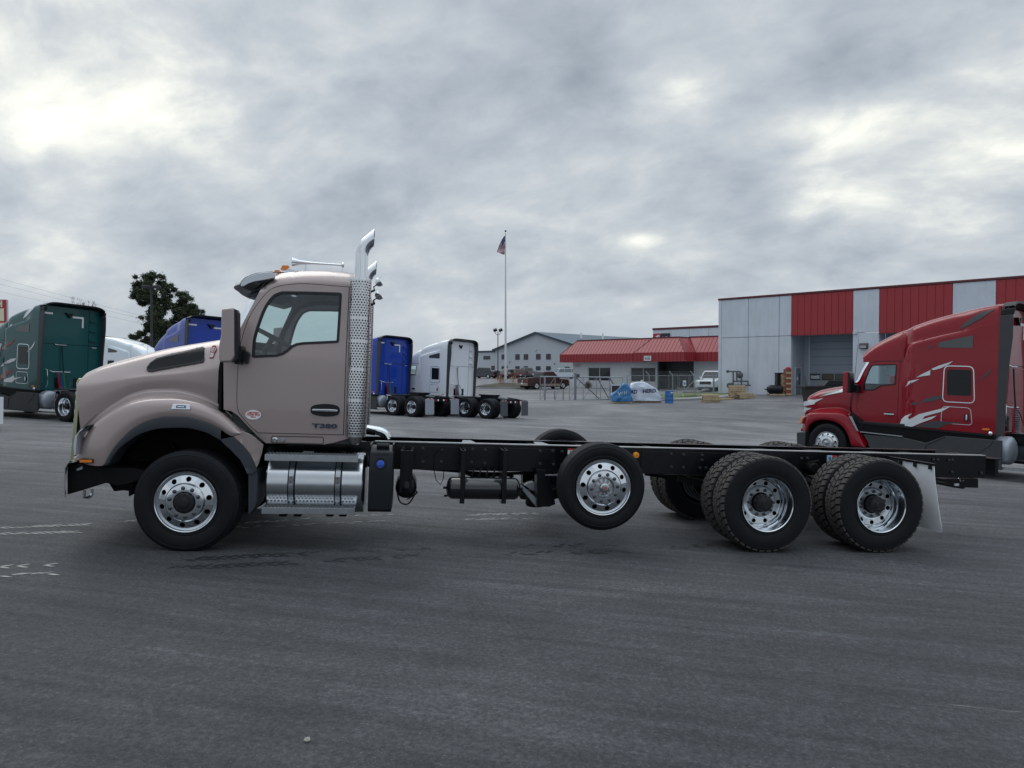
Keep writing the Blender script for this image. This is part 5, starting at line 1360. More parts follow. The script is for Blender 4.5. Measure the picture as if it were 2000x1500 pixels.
for p, m_ in (([(95, 495), (105, 470), (125, 462), (110, 485)], dw), ([(264, 738), (300, 700), (346, 628), (334, 670), (305, 712)], dw), ([(5, 885), (30, 845), (58, 858), (70, 825), (110, 803), (160, 798), (150, 820), (100, 843), (40, 868)], dw), ([(30, 1025), (110, 980), (135, 965), (145, 990), (222, 980), (150, 1005), (118, 1035)], dw),
              ([(5, 1015), (8, 965), (60, 930), (135, 905), (90, 945), (60, 975)], dr), ([(20, 720), (30, 690), (60, 668), (95, 650), (160, 605), (110, 660), (60, 690)], dr)):
    decal(GF, p, m_, YL, green, mapf=g5)
# ------------------------------------------------------------------ buildings
def wallmat(name, col, rough=.85, stain=.25, bump=.25):
    m = bpy.data.materials.new(name); m.use_nodes = True; t = NT(m.node_tree); b = t.n['Principled BSDF']
    P = t.new('ShaderNodeTexCoord').outputs['Object']
    big = t.noise(P, .5, 5, .6); st = t.noise(t.vm('MULTIPLY', P, (2.2, 2.2, .25)), 1.0, 5, .62, .5); fi = t.noise(P, 14, 4, .6)
    c = t.mix(stain, col, t.ramp(st, [(.35, tuple(v * .55 for v in col)), (.62, col)]))
    c = t.mix(stain * 1.2, c, t.ramp(big, [(.3, tuple(v * .72 for v in col)), (.65, tuple(min(1, v * 1.08) for v in col))]))
    c = t.mix(.12, c, t.ramp(fi, [(.3, .6), (.7, 1.2)]), 'MULTIPLY'); t.put(b.inputs['Base Color'], c); b.inputs['Roughness'].default_value = rough
    if bump:
        bp = t.new('ShaderNodeBump'); bp.inputs['Strength'].default_value = bump; bp.inputs['Distance'].default_value = .02; t.put(bp.inputs['Height'], fi); t.l.new(bp.outputs[0], b.inputs['Normal'])
    MAT[name] = m; return m
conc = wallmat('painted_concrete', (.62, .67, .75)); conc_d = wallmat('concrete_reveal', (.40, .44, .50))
redsid = wallmat('red_siding', (.33, .026, .034), .5, .15, .1); redroof = wallmat('red_roof_metal', (.31, .034, .043), .42, .12, .05)
coping = mat('dark_red_coping', (.10, .018, .026), .5)
greysid = wallmat('grey_siding', (.47, .51, .56), .7, .08, .1); greyroof = wallmat('grey_roof', (.10, .14, .18), .6, .1, .1)
darkgl = mat('dark_window', (.03, .034, .036), .1, spec=.6); frame_l = mat('window_frame', (.5, .54, .58), .5); frame_d = mat('dark_frame', (.05, .055, .06), .5)
office_w = wallmat('office_wall', (.58, .60, .63), .8, .12, .1)
kerb_m = wallmat('kerb_concrete', (.30, .31, .32), .9, .3)
wood = mat('pallet_wood', (.58, .46, .30), .8, noise=.5, nscale=9, bump=.3, bscale=40); wood_g = mat('grey_pallet_wood', (.42, .37, .29), .85, noise=.5, nscale=9)
grass_m = wallmat('grass', (.13, .17, .07), .9, .5, .5)

W = Frame(17.4, 60.1, -45, tilt=False, z=-.34)
def big_building():
    B = thing('warehouse', 'tall grey concrete warehouse with red siding bays above its dock doors', 'building', W.M)
    f = lambda px, py=650, y=0: W(px, py, y)
    H_ = W(1403, 584, 0)[1]; Zm = W(1460, 658.5, 0)[1]
    top = H_ - .13
    s = [f(p)[0] for p in (1403.5, 1461.5, 1521.5, 1545.5, 1665.5, 1717, 1859.5, 1944.5)] + [34.0]
    g_ = .018
    def pan(a, b, z0, z1, y0=0, y1=.25, m=conc, nm='concrete_panel'): return obj(nm, MB().box(a + g_, b - g_, y0, y1, z0 + g_, z1 - g_), m, B, bevel=.012)
    for a, b in ((s[0] + .25, s[1]), (s[1], s[2]), (s[2], s[3])): pan(a, b, -1.0, Zm); pan(a, b, Zm, top)
    obj('corner_post', MB().box(s[0], s[0] + .25, -.02, .25, -1, top), conc, B)
    for a, b in ((s[4], s[5]), (s[6], s[7])): pan(a, b, -1, Zm + .05); pan(a, b, Zm + .05, top)
    sh = [f(1545.5, 654.5)[1]] * 3
    rn = [(s[3], s[4], f(1546, 655)[1]), (s[5], s[6], f(1717, 650.5)[1]), (s[7], s[8], f(1944.5, 643)[1])]
    ribm = redsid
    for a, b, z in rn:
        n = max(8, int(round((b - a) / .52)))
        for k in range(n):
            x0 = a + (b - a) * k / n; x1 = a + (b - a) * (k + 1) / n
            q = MB().box(x0 + .012, x1 - .012, -.02, .05, z, top - .02).box(x1 - .012, x1 + .012, .03, .06, z, top - .02); obj('siding_panel', q, ribm, B)
        obj('siding_trim', MB().box(a, b, -.05, .06, z - .07, z), coping, B)
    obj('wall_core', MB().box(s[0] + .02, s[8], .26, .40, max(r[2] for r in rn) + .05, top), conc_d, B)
    obj('roof_coping', MB().box(s[0] - .05, s[8], -.07, .5, top, top + .16), coping, B, bevel=.02)
    obj('roof', MB().box(s[0], s[8], .4, 34, top - .5, top - .05), greyroof, B)
    obj('end_wall', MB().box(s[0], s[0] + .25, .25, 34, -1, top), conc, B)
    # first dock bay: set back, with a man door in its side wall
    def bay(a, b, z, dep):
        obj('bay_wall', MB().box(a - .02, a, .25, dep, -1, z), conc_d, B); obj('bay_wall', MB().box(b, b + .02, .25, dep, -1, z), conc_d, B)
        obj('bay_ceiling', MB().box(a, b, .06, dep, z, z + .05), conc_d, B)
        return dep
    xa = s[3]; dep = 2.6
    for _ in range(20):
        q = W(1578, 700, dep)[0]; dep += (q - (xa + .25)) * -.0 
    # depth at which the side wall ends at the photograph's column
    lo, hi = .3, 8
    for _ in range(30):
        mid = (lo + hi) / 2
        if W(1571, 700, mid)[0] > xa: lo = mid
        else: hi = mid
        if abs(W(1571, 700, mid)[0] - xa) < .01: break
    dep = mid if .5 < mid < 7.5 else 2.5
    a, b, z = rn[0]; bay(a, b, z, dep)
    dx0 = W(1580, 700, dep)[0]; dx1 = b
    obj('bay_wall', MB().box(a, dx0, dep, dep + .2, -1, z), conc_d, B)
    obj('door_jamb', MB().box(dx0 - .03, dx0 + .10, dep - .07, dep, -1, z), frame_l, B)
    rows = [W(1600, p, dep)[1] for p in (771, 757, 742.5, 729, 713, 697, 682, 668, 655)]
    dd = obj('dock_door', MB().box(dx0 + .1, dx1, dep + .08, dep + .1, -1, z), frame_d, B)
    for k in range(len(rows) - 1): obj('door_section', MB().box(dx0 + .1, dx1, dep + .02, dep + .075, rows[k] + .012, rows[k + 1] - .012), wallmat('dock_door_paint', (.30, .35, .41), .6, .12, .05) if 'dock_door_paint' not in MAT else MAT['dock_door_paint'], dd)
    wz0, wz1 = rows[2] + .02, rows[3] - .06
    wx = [W(p, 735, dep)[0] for p in (1581.5, 1602, 1605, 1628, 1630.5, 1654)]
    for i in (0, 2, 4):
        w_ = obj('door_window', MB().box(wx[i], wx[i + 1], dep - .01, dep + .018, wz0, wz1), trim_m, dd)
        obj('pane', MB().box(wx[i] + .04, wx[i + 1] - .04, dep - .018, dep - .011, wz0 + .04, wz1 - .04), mat('brown_reflection', (.10, .085, .065), .3), w_) if i else None
    sg = MB().box(wx[0] + .10, wx[1] - .06, dep - .03, dep - .012, wz0 + .07, wz1 - .10); o = obj('dock_sign', sg, white_pl, B)
    cx = (wx[0] + wx[1]) / 2 + .02; cz = (wz0 + wz1) / 2 - .01; wdt = wx[1] - wx[0]
    for tx, dz in (('SHIPPING &', .09), ('RECEIVING', -.09)):
        me = text_mesh(tx, .15, bold=.002); mx = max(v.co.x for v in me.vertices) * 2; l = obj('lettering', me, mat('sign_navy', (.03, .05, .14)), o, loc=(cx, dep - .034, cz + dz)); l.scale = (wdt * .72 / mx, 1, 1)
    # man door in the side wall (faces along the wall)
    yd0 = yd1 = None
    def depth_at(px):
        lo, hi = 0.0, 9.0
        for _ in range(40):
            m_ = (lo + hi) / 2
            if W(px, 740, m_)[0] < a: hi = m_
            else: lo = m_
        return (lo + hi) / 2
    y0, y1 = sorted((depth_at(1553), depth_at(1563)))
    if y1 - y0 < .3: y0, y1 = .6, 1.5
    zd = W(1558, 719, (y0 + y1) / 2)[1]
    md = obj('man_door', MB().box(a, a + .05, y0, y1, -.1, zd), mat('grey_blue_door', (.17, .21, .27), .5), B, bevel=.01)
    obj('door_frame', MB().box(a, a + .07, y0 - .08, y0, -.1, zd + .08).box(a, a + .07, y1, y1 + .08, -.1, zd + .08).box(a, a + .07, y0, y1, zd, zd + .08), frame_l, md)
    obj('door_window', MB().box(a + .05, a + .06, y1 - .32, y1 - .18, .85, 1.75), darkgl, md); obj('door_notice', MB().box(a + .05, a + .06, y0 + .18, y0 + .40, 1.2, 1.45), white_pl, md)
    obj('floor_slab', MB().box(a, b, .0, dep, -.2, -.02), kerb_m, B)
    # second and third bays: doors nearer the front
    for a, b, z in rn[1:]:
        bay(a, b, z, 1.4); d2 = obj('dock_door', MB().box(a, b, 1.48, 1.5, -1, z), frame_d, B)
        for k in range(9): obj('door_section', MB().box(a, b, 1.42, 1.475, -.2 + k * .6, .38 + k * .6) if -.2 + k * .6 < z - .6 else MB().box(a, b, 1.42, 1.475, -.2 + k * .6, z), MAT['dock_door_paint'], d2)
    # wall pack lamp and a small vent
    x, z_ = f(1688, 676); l = obj('wall_lamp', MB().prism([(-.28, z_ - .18), (.0, z_ - .22), (.0, z_ + .22), (-.18, z_ + .22), (-.28, z_ + .1)], x - .28, x + .28, 'yz'), frame_d, B, bevel=.02)
    obj('lens', MB().box(x - .22, x + .22, -.292, -.27, z_ - .15, z_ + .04), mat('lamp_glass', (.35, .36, .35), .3), l)
    x, z_ = f(1670.5, 650); obj('wall_vent', MB().cyl((x, -.2, z_), (x, .02, z_), .12, n=12), conc, B)
    # lintel band on the pier and water stain arcs are in the paint
    return s
SB = big_building()

def rear_block():
    F_ = Frame(21.8, 110.5, -45, tilt=False, z=-.5)
    B = thing('rear_warehouse', 'pale far end of the warehouse with a dealer sign, rising behind the red mansard roof', 'building', F_.M)
    zt = F_(1276, 645, 0)[1]; L = 14
    js = [F_(p, 655, 0)[0] for p in (1275, 1310, 1346.5, 1384, 1420)]
    for a, b in zip(js[:-1], js[1:]): obj('concrete_panel', MB().box(a + .02, b - .02, 0, .2, -.5, zt), conc, B)
    obj('roof_coping', MB().box(js[0] - .05, js[-1], -.06, .3, zt, zt + .32), coping, B)
    obj('end_wall', MB().box(js[0], js[0] + .2, .2, 20, -.5, zt), conc, B)
    a, z1 = F_(1277, 652, 0); b, _ = F_(1292, 652, 0); c, _ = F_(1293.5, 652, 0); d, _ = F_(1308.5, 652, 0)
    o = obj('dealer_sign', MB().box(a, b, -.25, -.02, z1 - 1.1, z1), mat('sign_red', (.36, .03, .05), .5), B)
    obj('sign_swoosh', MB().prism([(a + .2, z1 - 1.0), (a + .35, z1 - .6), (a + .8, z1 - .3), (b - .15, z1 - .25), (b - .2, z1 - 1.0)], -.28, -.25), white_pl, o)
    obj('sign_stroke', MB().bar((a + .6, -.29, z1 - .75), (b - .2, -.29, z1 - .35), .07, .02), coping, o)
    o = obj('dealer_sign', MB().box(c, d, -.25, -.02, z1 - 1.1, z1), mat('sign_black', (.02, .025, .035), .5), B)
    l = obj('lettering', text_mesh('MP', .8, bold=.02), white_pl, o, loc=((c + d) / 2, -.26, z1 - .83))
rear_block()

def office():
    O = Frame(21.3, 74.0, -42, tilt=False, z=-.62)
    B = thing('sales_office', 'low sales office with a red standing seam mansard roof', 'building', O.M)
    fx = lambda px, py=720, y=0: O(px, py, y)[0]; fz = lambda px, py, y=0: O(px, py, y)[1]
    xl, xr = fx(1119), 3.0; ze = fz(1180, 706.5, -.9); zr = fz(1180, 664, .6); zk = fz(1180, 691, -.9); zw = ze + .05
    bx0, bx1 = fx(1246, y=-2.4), fx(1345, y=-2.4); ov = -.9; bay = 2.4
    # wall with windows and a recessed entry
    w = [(fx(1148.5), fx(1192.5), fz(1170, 717.5), fz(1170, 744)), ]
    wb = [(fx(1231.5), fx(1280.5), fz(1255, 717.5), fz(1255, 746))]
    ex0, ex1 = fx(1285), fx(1355)
    wall = MB()
    def wallrun(a, b, holes, zt_):
        segs = sorted(holes); x = a
        for h in segs:
            wall.box(x, h[0], 0, .2, -.8, zt_); wall.box(h[0], h[1], 0, .2, -.8, h[3]); wall.box(h[0], h[1], 0, .2, h[2], zt_); x = h[1]
        wall.box(x, b, 0, .2, -.8, zt_)
    wallrun(xl, ex0, w + wb, zw); obj('wall', wall, office_w, B)
    obj('wall', MB().box(ex1, xr, 0, .2, -.8, zw), office_w, B)
    obj('end_wall', MB().box(xl, xl + .2, .2, 9, -.8, zw), office_w, B)
    for a, b, z1, z0 in w + wb:
        f_ = obj('window', MB().box(a, b, .12, .14, z0, z1), darkgl, B)
        mid = (a + b) / 2; q = MB()
        for x in (a, mid, b - .07): q.box(x, x + .07, .04, .12, z0, z1)
        q.box(a, b, .04, .12, z0, z0 + .06).box(a, b, .04, .12, z1 - .06, z1); obj('window_frame', q, frame_l, f_)
    e = obj('entry', MB().box(ex0, ex1, 1.6, 1.7, -.8, zw).box(ex0, ex0 + .06, .2, 1.6, -.8, zw).box(ex1 - .06, ex1, .2, 1.6, -.8, zw), frame_d, B)
    for k in range(3):
        x0 = ex0 + .5 + k * 1.35
        obj('entry_door', MB().box(x0, x0 + 1.2, 1.5, 1.56, -.6, 1.75), darkgl, e); obj('door_rail', MB().box(x0, x0 + .06, 1.46, 1.5, -.6, 1.75).box(x0 + 1.14, x0 + 1.2, 1.46, 1.5, -.6, 1.75).box(x0, x0 + 1.2, 1.46, 1.5, 1.75, 1.83), frame_l, e)
    obj('entry_post', MB().box(ex0 - .25, ex0, -.1, .2, -.8, zw), frame_l, B)
    for px in (1134, 1192.5, 1229, 1282): obj('wall_joint', MB().box(fx(px) - .01, fx(px) + .01, -.01, 0, -.7, zw), frame_l, B)
    # mansard: a steep seamed roof over a fascia
    path = [(xl - 1.3, 6.0), (xl - 1.3, ov), (bx0, ov), (bx0, ov - bay), (bx1, ov - bay), (bx1 , ov), (xr, ov)]
    sl = 1.5
    def inw(i):
        n = []
        for a, b in ((path[max(0, i - 1)], path[max(1, i)]), (path[min(len(path) - 2, i)], path[min(len(path) - 1, i + 1)])):
            d = Vector((b[0] - a[0], b[1] - a[1])).normalized(); n.append(Vector((-d.y, d.x)))
        m_ = (n[0] + n[1]); m_ = m_.normalized(); return m_ / max(.35, m_.dot(n[0]))
    # walking the path clockwise: the building lies to its left
    pin = [Vector(path[i]) + inw(i) * sl for i in range(len(path))]
    zz = [zr, zr, zr, zr + .3, zr + .3, zr, zr]
    zz2 = [zr] * len(path)
    fac = MB(); slp = MB(); seam = MB()
    for i in range(len(path) - 1):
        a, b = Vector(path[i]), Vector(path[i + 1]); pa, pb = pin[i], pin[i + 1]
        hi = 2 <= i <= 4
        za = zr - (.08 if hi else 0)
        slp.add([(a.x, a.y, zk), (b.x, b.y, zk), (pb.x, pb.y, za), (pa.x, pa.y, za)], [(0, 1, 2, 3)])
        L = (b - a).length; n = max(1, int(L / .41)); d = (b - a) / L; nn = Vector((-d.y, d.x))
        for k in range(n):
            p = a + d * (L * k / n); q = a + d * (L * (k + 1) / n)
            fac.add([(p.x + d.x * .01, p.y + d.y * .01, ze), (q.x - d.x * .01, q.y - d.y * .01, ze), (q.x - d.x * .01, q.y - d.y * .01, zk), (p.x + d.x * .01, p.y + d.y * .01, zk)], [(0, 1, 2, 3)])
            seam.bar((p.x, p.y, ze), (p.x, p.y, zk), .035, .05)
            # the seam on the slope, kept inside the hips
            t0 = p + nn * 0; u = (p - a).dot(d); up = pa + (pb - pa) * (k / n)
            tl = p + nn * sl; s0 = (tl - pa).dot(d); sL = (pb - pa).dot(d)
            if 0 <= s0 <= sL: e1 = Vector((tl.x, tl.y, za)); 
            else:
                # meets a hip or valley part way up
                if s0 < 0: c_ = u / max(1e-3, u - s0)
                else:
                    r_ = L - u; c_ = r_ / max(1e-3, r_ + (s0 - sL))
                c_ = min(1, c_); e1 = Vector((p.x + nn.x * sl * c_, p.y + nn.y * sl * c_, zk + (za - zk) * c_))
            if (Vector((p.x, p.y, zk)) - e1).length > .05: seam.bar((p.x, p.y, zk), e1, .035, .05, up=(d.x, d.y, 0))
        seam.bar((a.x, a.y, zk), (pa.x, pa.y, za), .06, .06)
        seam.bar((pa.x, pa.y, za + .02), (pb.x, pb.y, za + .02), .14, .12)
        fac.bar((a.x, a.y, ze - .02), (b.x, b.y, ze - .02), .06, .06)
    obj('mansard_slope', slp, redroof, B, smooth=False); obj('fascia_panel', fac, redsid, B, kind='stuff', smooth=False); obj('roof_seam', seam, coping, B, kind='stuff', smooth=False)
    obj('flat_roof', MB().prism([(p.x, p.y) for p in pin] + [(xr, 10), (xl, 10)], zr - .3, zr - .25, 'xy'), greyroof, B)
    sf = [Vector(p) for p in path]; obj('soffit', MB().prism([(p.x, p.y) for p in sf] + [(xr, 1.0), (xl, 6)], ze, ze + .03, 'xy'), frame_l, B)
    # sales sign on the fascia
    y = ov - bay - .08; a, _ = O(1258, 700, y); b, _ = O(1272, 700, y); z0 = fz(1265, 704.5, y); z1 = fz(1265, 695, y)
    g = obj('sales_sign', MB().box(a, b, y - .05, y, z0, z1), white_pl, B); me = text_mesh('SALES', .5, bold=.004); mx = max(v.co.x for v in me.vertices) * 2
    l = obj('lettering', me, mat('sign_navy', (.03, .05, .14)), g, loc=((a + b) / 2, y - .07, (z0 + z1) / 2)); l.scale = ((b - a) * .82 / mx, 1, 1)
    x, z = O(1128, 714.5, -.02); l = obj('wall_lettering', text_mesh('5201', .42, bold=.01), mat('worn_letters', (.40, .36, .34), .8), B, loc=(x, -.03, z))
    return O
OF = office()

def grey_building():
    ex = Vector((.743, -.669, 0)); pk = at(1048, 651, 145)
    F_ = Frame(pk.x, pk.y, -42, tilt=False, z=0)
    B = thing('grey_gabled_building', 'large grey metal building with a gable and two rows of small windows', 'building', F_.M)
    xl, zl = F_(967, 684, 0); zp = F_(1048, 651, 0)[1]; xr = -xl; z0 = -1
    gb = [(xl, z0), (xr, z0), (xr, zl), (0, zp), (xl, zl)]
    obj('gable_wall', MB().prism(gb, 0, .3), greysid, B); obj('side_wall', MB().box(xr - .3, xr, .3, 45, z0, zl), greysid, B)
    for s_ in (1, -1): obj('roof', MB().prism([(0, zp + .02), (s_ * (-xl + .5), zl - .12), (s_ * (-xl + .5), zl + .15), (0, zp + .3)], -.4, 45), greyroof, B)
    for s_ in (1, -1): obj('gable_trim', MB().prism([(0, zp - .1), (s_ * (-xl + .5), zl - .26), (s_ * (-xl + .5), zl + .16), (0, zp + .32)], -.55, -.402), mat('dark_trim_blue', (.035, .055, .075), .5), B)
    # wing to the left
    wx, wz = F_(900, 688, 0); wz = F_(950, 687, 0)[1]; obj('wing_wall', MB().box(wx, xl, .5, .8, z0, wz), greysid, B); obj('wing_trim', MB().box(wx, xl, .3, .5, wz - .1, wz + .25), MAT['dark_trim_blue'], B)
    rows = [(984, 693, 702), (1011, 692.5, 702.5), (1027.5, 692.5, 702.5), (1051.7, 692, 702), (1071.5, 692, 702), (984, 716, 722), (1011, 716, 723), (1027.5, 716, 723), (1051.5, 716, 723), (1071.5, 716, 723), (1108, 717, 723)]
    for px, t_, b_ in rows:
        x, zt = F_(px, t_, 0); _, zb = F_(px, b_, 0)
        o = obj('window', MB().box(x - .5, x + .5, -.08, -.0, zb, zt), darkgl, B); obj('window_frame', MB().box(x - .56, x - .5, -.12, -.0, zb, zt).box(x + .5, x + .56, -.12, 0, zb, zt).box(x - .56, x + .56, -.12, 0, zt, zt + .08).box(x - .03, x + .03, -.1, -.08, zb, zt), frame_d, o)
    x, zt = F_(951, 695, .5); _, zb = F_(951, 702, .5); o = obj('window', MB().box(x - 1.0, x + 1.0, .42, .5, zb, zt), darkgl, B)
    for px in (963, 988): 
        x, z = F_(px, 718, 0); obj('window', MB().box(x - .5, x + .5, -.06, 0, z - .5, z + .4), darkgl, B)
    for px, py in ((982.5, 685), (1047, 683.5)):
        x, z = F_(px, py, 0); obj('wall_lamp', MB().ball((x, -.1, z), (.18, .12, .18)), frame_l, B)
    for px, py in ((996, 707), (1083.5, 710.5)):
        x, z = F_(px, py, 0); obj('wall_speaker', MB().ball((x, -.12, z), (.12, .12, .12)), frame_d, B)
    for px in (1092, 1100):
        o = Vector((0, 0, 0)); x = (px - 1084) * .2 + 3; obj('roof_vent', MB().cyl((x, 9 + (px - 1092) * .7, zp - .9), (x, 9 + (px - 1092) * .7, zp + .3), .18, n=10), white_pl, B)
grey_building()

# ------------------------------------------------------------------ kerbs, grass, planting bed
def slab(name, pts, dz, m, kind='structure', cap=None):
    """a low raised area following the ground"""
    bot = [Vector((p[0], p[1], gz(*p) - .3)) for p in pts]; top = [Vector((p[0], p[1], gz(*p) + dz)) for p in pts]; n = len(pts)
    mb = MB().add(bot + top, [tuple(range(n - 1, -1, -1)), tuple(range(n, 2 * n))] + [(i, (i + 1) % n, (i + 1) % n + n, i + n) for i in range(n)])
    o = obj(name, mb, m, smooth=False); o['kind'] = kind; return o
def gp(px, Y): v = G(px, Y); return (v.x, v.y)
kb = [gp(1208, 54), gp(1300, 54.5), gp(1405, 56), gp(1470, 58.3), gp(1500, 60.2), gp(1405, 61.5), gp(1350, 66), gp(1225, 62)]
slab('grass_kerb', kb, .12, kerb_m)
gi = [gp(1212, 54.4), gp(1300, 54.9), gp(1404, 56.4), gp(1468, 58.6), gp(1490, 60.0), gp(1404, 61.2), gp(1350, 65.6), gp(1228, 61.6)]
slab('grass_strip', gi, .14, grass_m)
def grass_tufts(name, poly, n, h, m, seed):
    rnd = random.Random(seed); mb = MB(); xs = [p[0] for p in poly]; ys = [p[1] for p in poly]; k = 0
    while k < n:
        x, y = rnd.uniform(min(xs), max(xs)), rnd.uniform(min(ys), max(ys)); c = False
        for i in range(len(poly)):
            a, b = poly[i], poly[i - 1]
            if (a[1] > y) != (b[1] > y) and x < (b[0] - a[0]) * (y - a[1]) / (b[1] - a[1]) + a[0]: c = not c
        if not c: continue
        k += 1; z = gz(x, y) + .13; t = rnd.uniform(0, PI); w = .02; hh = h * rnd.uniform(.5, 1.2); dx, dy = math.cos(t) * w, math.sin(t) * w; l = rnd.uniform(-.04, .04)
        mb.add([(x - dx, y - dy, z), (x + dx, y + dy, z), (x + l, y + l, z + hh)], [(0, 1, 2)])
    o = obj(name, mb, m, smooth=False, kind='stuff'); return o
tag(grass_tufts('grass', gi, 9000, .08, mat('grass_blades', (.15, .19, .07), .8, noise=.5, nscale=2), 3), 'short dull green grass on the kerbed strip by the warehouse', 'grass')
bedp = [gp(915, 84), gp(935, 81.5), gp(1000, 80), gp(1045, 81), gp(1058, 83), gp(1045, 88), gp(990, 90), gp(930, 89)]
slab('planting_bed_kerb', bedp, .15, kerb_m)
c_ = (sum(p[0] for p in bedp) / 8, sum(p[1] for p in bedp) / 8)
bd2 = [((p[0] - c_[0]) * .93 + c_[0], (p[1] - c_[1]) * .9 + c_[1]) for p in bedp]
rows = []
for k in range(7):
    s_ = 1 - k / 6; h = .16 + .42 * math.sin((1 - s_) * PI / 2)
    rows.append([(c_[0] + (bd2[i % 8][0] - c_[0]) * s_, c_[1] + (bd2[i % 8][1] - c_[1]) * s_, gz(*c_) + h + .05 * math.sin(i * 2.3)) for i in range(8)])
soil = obj('planting_bed', MB().grid(rows, closed=True), mat('soil', (.085, .075, .055), .95, noise=.5, nscale=2, bump=.5, bscale=12)); soil['kind'] = 'structure'
def dry_tuft(px, Y, h, label, dz=.4, n=30, seed=1, col=(.42, .24, .12), dome=False):
    rnd = random.Random(seed); g = G(px, Y, dz); mb = MB()
    for k in range(n):
        a = rnd.uniform(0, 2 * PI); r = rnd.uniform(0, .45); l = rnd.uniform(.1, .5); hh = h * rnd.uniform(.6, 1); x, y = r * math.cos(a), r * math.sin(a)
        q_ = (hh / h) if dome else 1; hh = hh * math.sqrt(max(.1, 1 - (r / .55) ** 2)) if dome else hh; mb.bar((x * .75, y * .75, 0), (x + l * .25 * math.cos(a), y + l * .25 * math.sin(a), hh), .014, .012)
        if not dome: mb.ball((x + l * .25 * math.cos(a), y + l * .25 * math.sin(a), hh * .92), (.022, .022, .10), 4, 3)
    T_ = thing('dry_grass_clump', label, 'plant', g, 'dry grass clumps in the planting bed'); obj('blades', mb, mat('dry_grass' if not dome else 'dead_twigs', col, .85, noise=.4), T_, kind='stuff')
dry_tuft(976, 83.6, 1.0, 'rusty dry grass clump left of the flagpole foot', seed=1); dry_tuft(984, 84.2, .8, 'small dry grass clump touching the left of the flagpole foot', seed=2)
dry_tuft(1001.5, 84, 1.1, 'tall rusty grass clump between the flagpole and the brown pickup', seed=4)
dry_tuft(1149, 83, .9, 'dead brown shrub by the wall of the sales office', dz=0, n=150, seed=5, col=(.13, .095, .07), dome=True)

# ------------------------------------------------------------------ poles, flag, wires
def flagpole():
    g = G(987.5, 84, .5); T_ = thing('flagpole', 'tall white flagpole standing in the planting bed', 'flagpole', g)
    zt = at(988.5, 455, 84).z - g.z
    obj('pole', MB().tube([(0, 0, -.4), (0, 0, zt * .5), (0, 0, zt)], [.15, .11, .06], 14), mat('pole_white', (.62, .65, .68), .4), T_)
    obj('ball', MB().ball((0, 0, zt + .22), .12), frame_d, T_); obj('pole_base', MB().cyl((0, 0, -.5), (0, 0, .15), .28, n=16), kerb_m, T_)
    # flag: hanging nearly limp, falling to the left
    zf = at(987, 460, 84).z - g.z; rows = []; nU, nV = 26, 26; s_ = 84 / FPX
    # outline in the picture: hoist from 459 down to 494, the fly folded down to the left
    def edge(v): return Vector((0, 0, zf - 1.95 * v))
    for i in range(nU + 1):
        u = i / nU; row = []
        for j in range(nV + 1):
            v = j / nV
            hx = -.06; hz = zf - 1.35 * v - .0
            fx = -1.0 * (1 - v * .95) ** .9 - .05; fz_ = zf - 1.95 - .35 * v + .25 * max(0, v - .7)
            # the cloth sags: blend from hoist to fly along a curve
            x = hx + (fx - hx) * u ** .8; z = hz + (fz_ - hz) * (u ** 1.15) ; y = .14 * math.sin(u * 9 + v * 5) * (.3 + u) + .05 * math.sin(v * 17)
            row.append((x, y, z))
        rows.append(row)
    fl = MB().grid(rows)
    fl.m = [0] * len(fl.f)
    for i in range(nU):
        for j in range(nV):
            fl.m[i * nV + j] = 2 if (i < nU * .4 and j < nV * 7 / 13) else (j * 13 // nV) % 2
    ft = thing('flag', 'red white and blue striped flag hanging limp at the top of the pole', 'flag', g)
    obj('cloth', fl, [mat('flag_red', (.28, .03, .05), .8), mat('flag_white', (.55, .52, .58), .8), mat('flag_blue', (.04, .055, .14), .8)], ft, angle=80)
flagpole()
def lamp_post(px, Y, ytop, label, style, arm):
    g = G(px, Y); h = at(px, ytop, Y).z - g.z; T_ = thing('lamp_post', label, 'lamp post', g, 'lamp posts of the car parks')
    obj('pole', MB().cyl((0, 0, 0), (0, 0, h), .10, .07, n=10), mat('post_dark', (.022, .025, .03), .5), T_)
    if style == 'flood':
        for s_ in (-1, 1):
            obj('arm', MB().tube(spline([(0, 0, h - .5), (s_ * .30, 0, h - .45), (s_ * .42, 0, h)], 4), .04, 8), MAT['post_dark'], T_)
            q = MB().box(-.32, .32, -.2, .28, -.22, .22); rt = Matrix.Rotation(rad(-20), 3, 'Y') @ Matrix.Rotation(rad(25), 3, 'X'); q.v = [tuple(Vector((s_ * .45, -.05, h + .28)) + rt @ Vector(v)) for v in q.v]
            obj('flood_lamp', q, MAT['post_dark'], T_, bevel=.05)
    else:
        obj('arm', MB().box(-arm, arm, -.05, .05, h - .08, h), MAT['post_dark'], T_)
        for s_ in (-1, 1): obj('lamp_head', MB().box(s_ * arm * .25, s_ * arm, -.22, .22, h - .12, h + .1), MAT['post_dark'], T_, bevel=.03)
lamp_post(972.5, 118, 648, 'twin floodlight post in front of the grey gabled building', 'flood', .5)
lamp_post(297, 52, 560, 'dark lamp post with a flat twin head in front of the tall evergreen', 'flat', .62)
def wires():
    T_ = thing('power_lines', 'thin power lines crossing the sky behind the dark green truck', 'power line', at(0, 560, 120))
    o = at(0, 560, 120)
    for a, b, c in (((-60, 540), (215, 607), (440, 660)), ((-60, 556), (215, 617), (440, 668)), ((-60, 528), (215, 600), (440, 655))):
        p = [at(*a, 120) - o, at(*b, 120) - o - Vector((0, 0, .1)), at(*c, 150) - o]; obj('wire', MB().tube(spline([tuple(q) for q in p], 10), .012, 5), frame_d, T_)
    for x in (-60, 440):
        pass
wires()
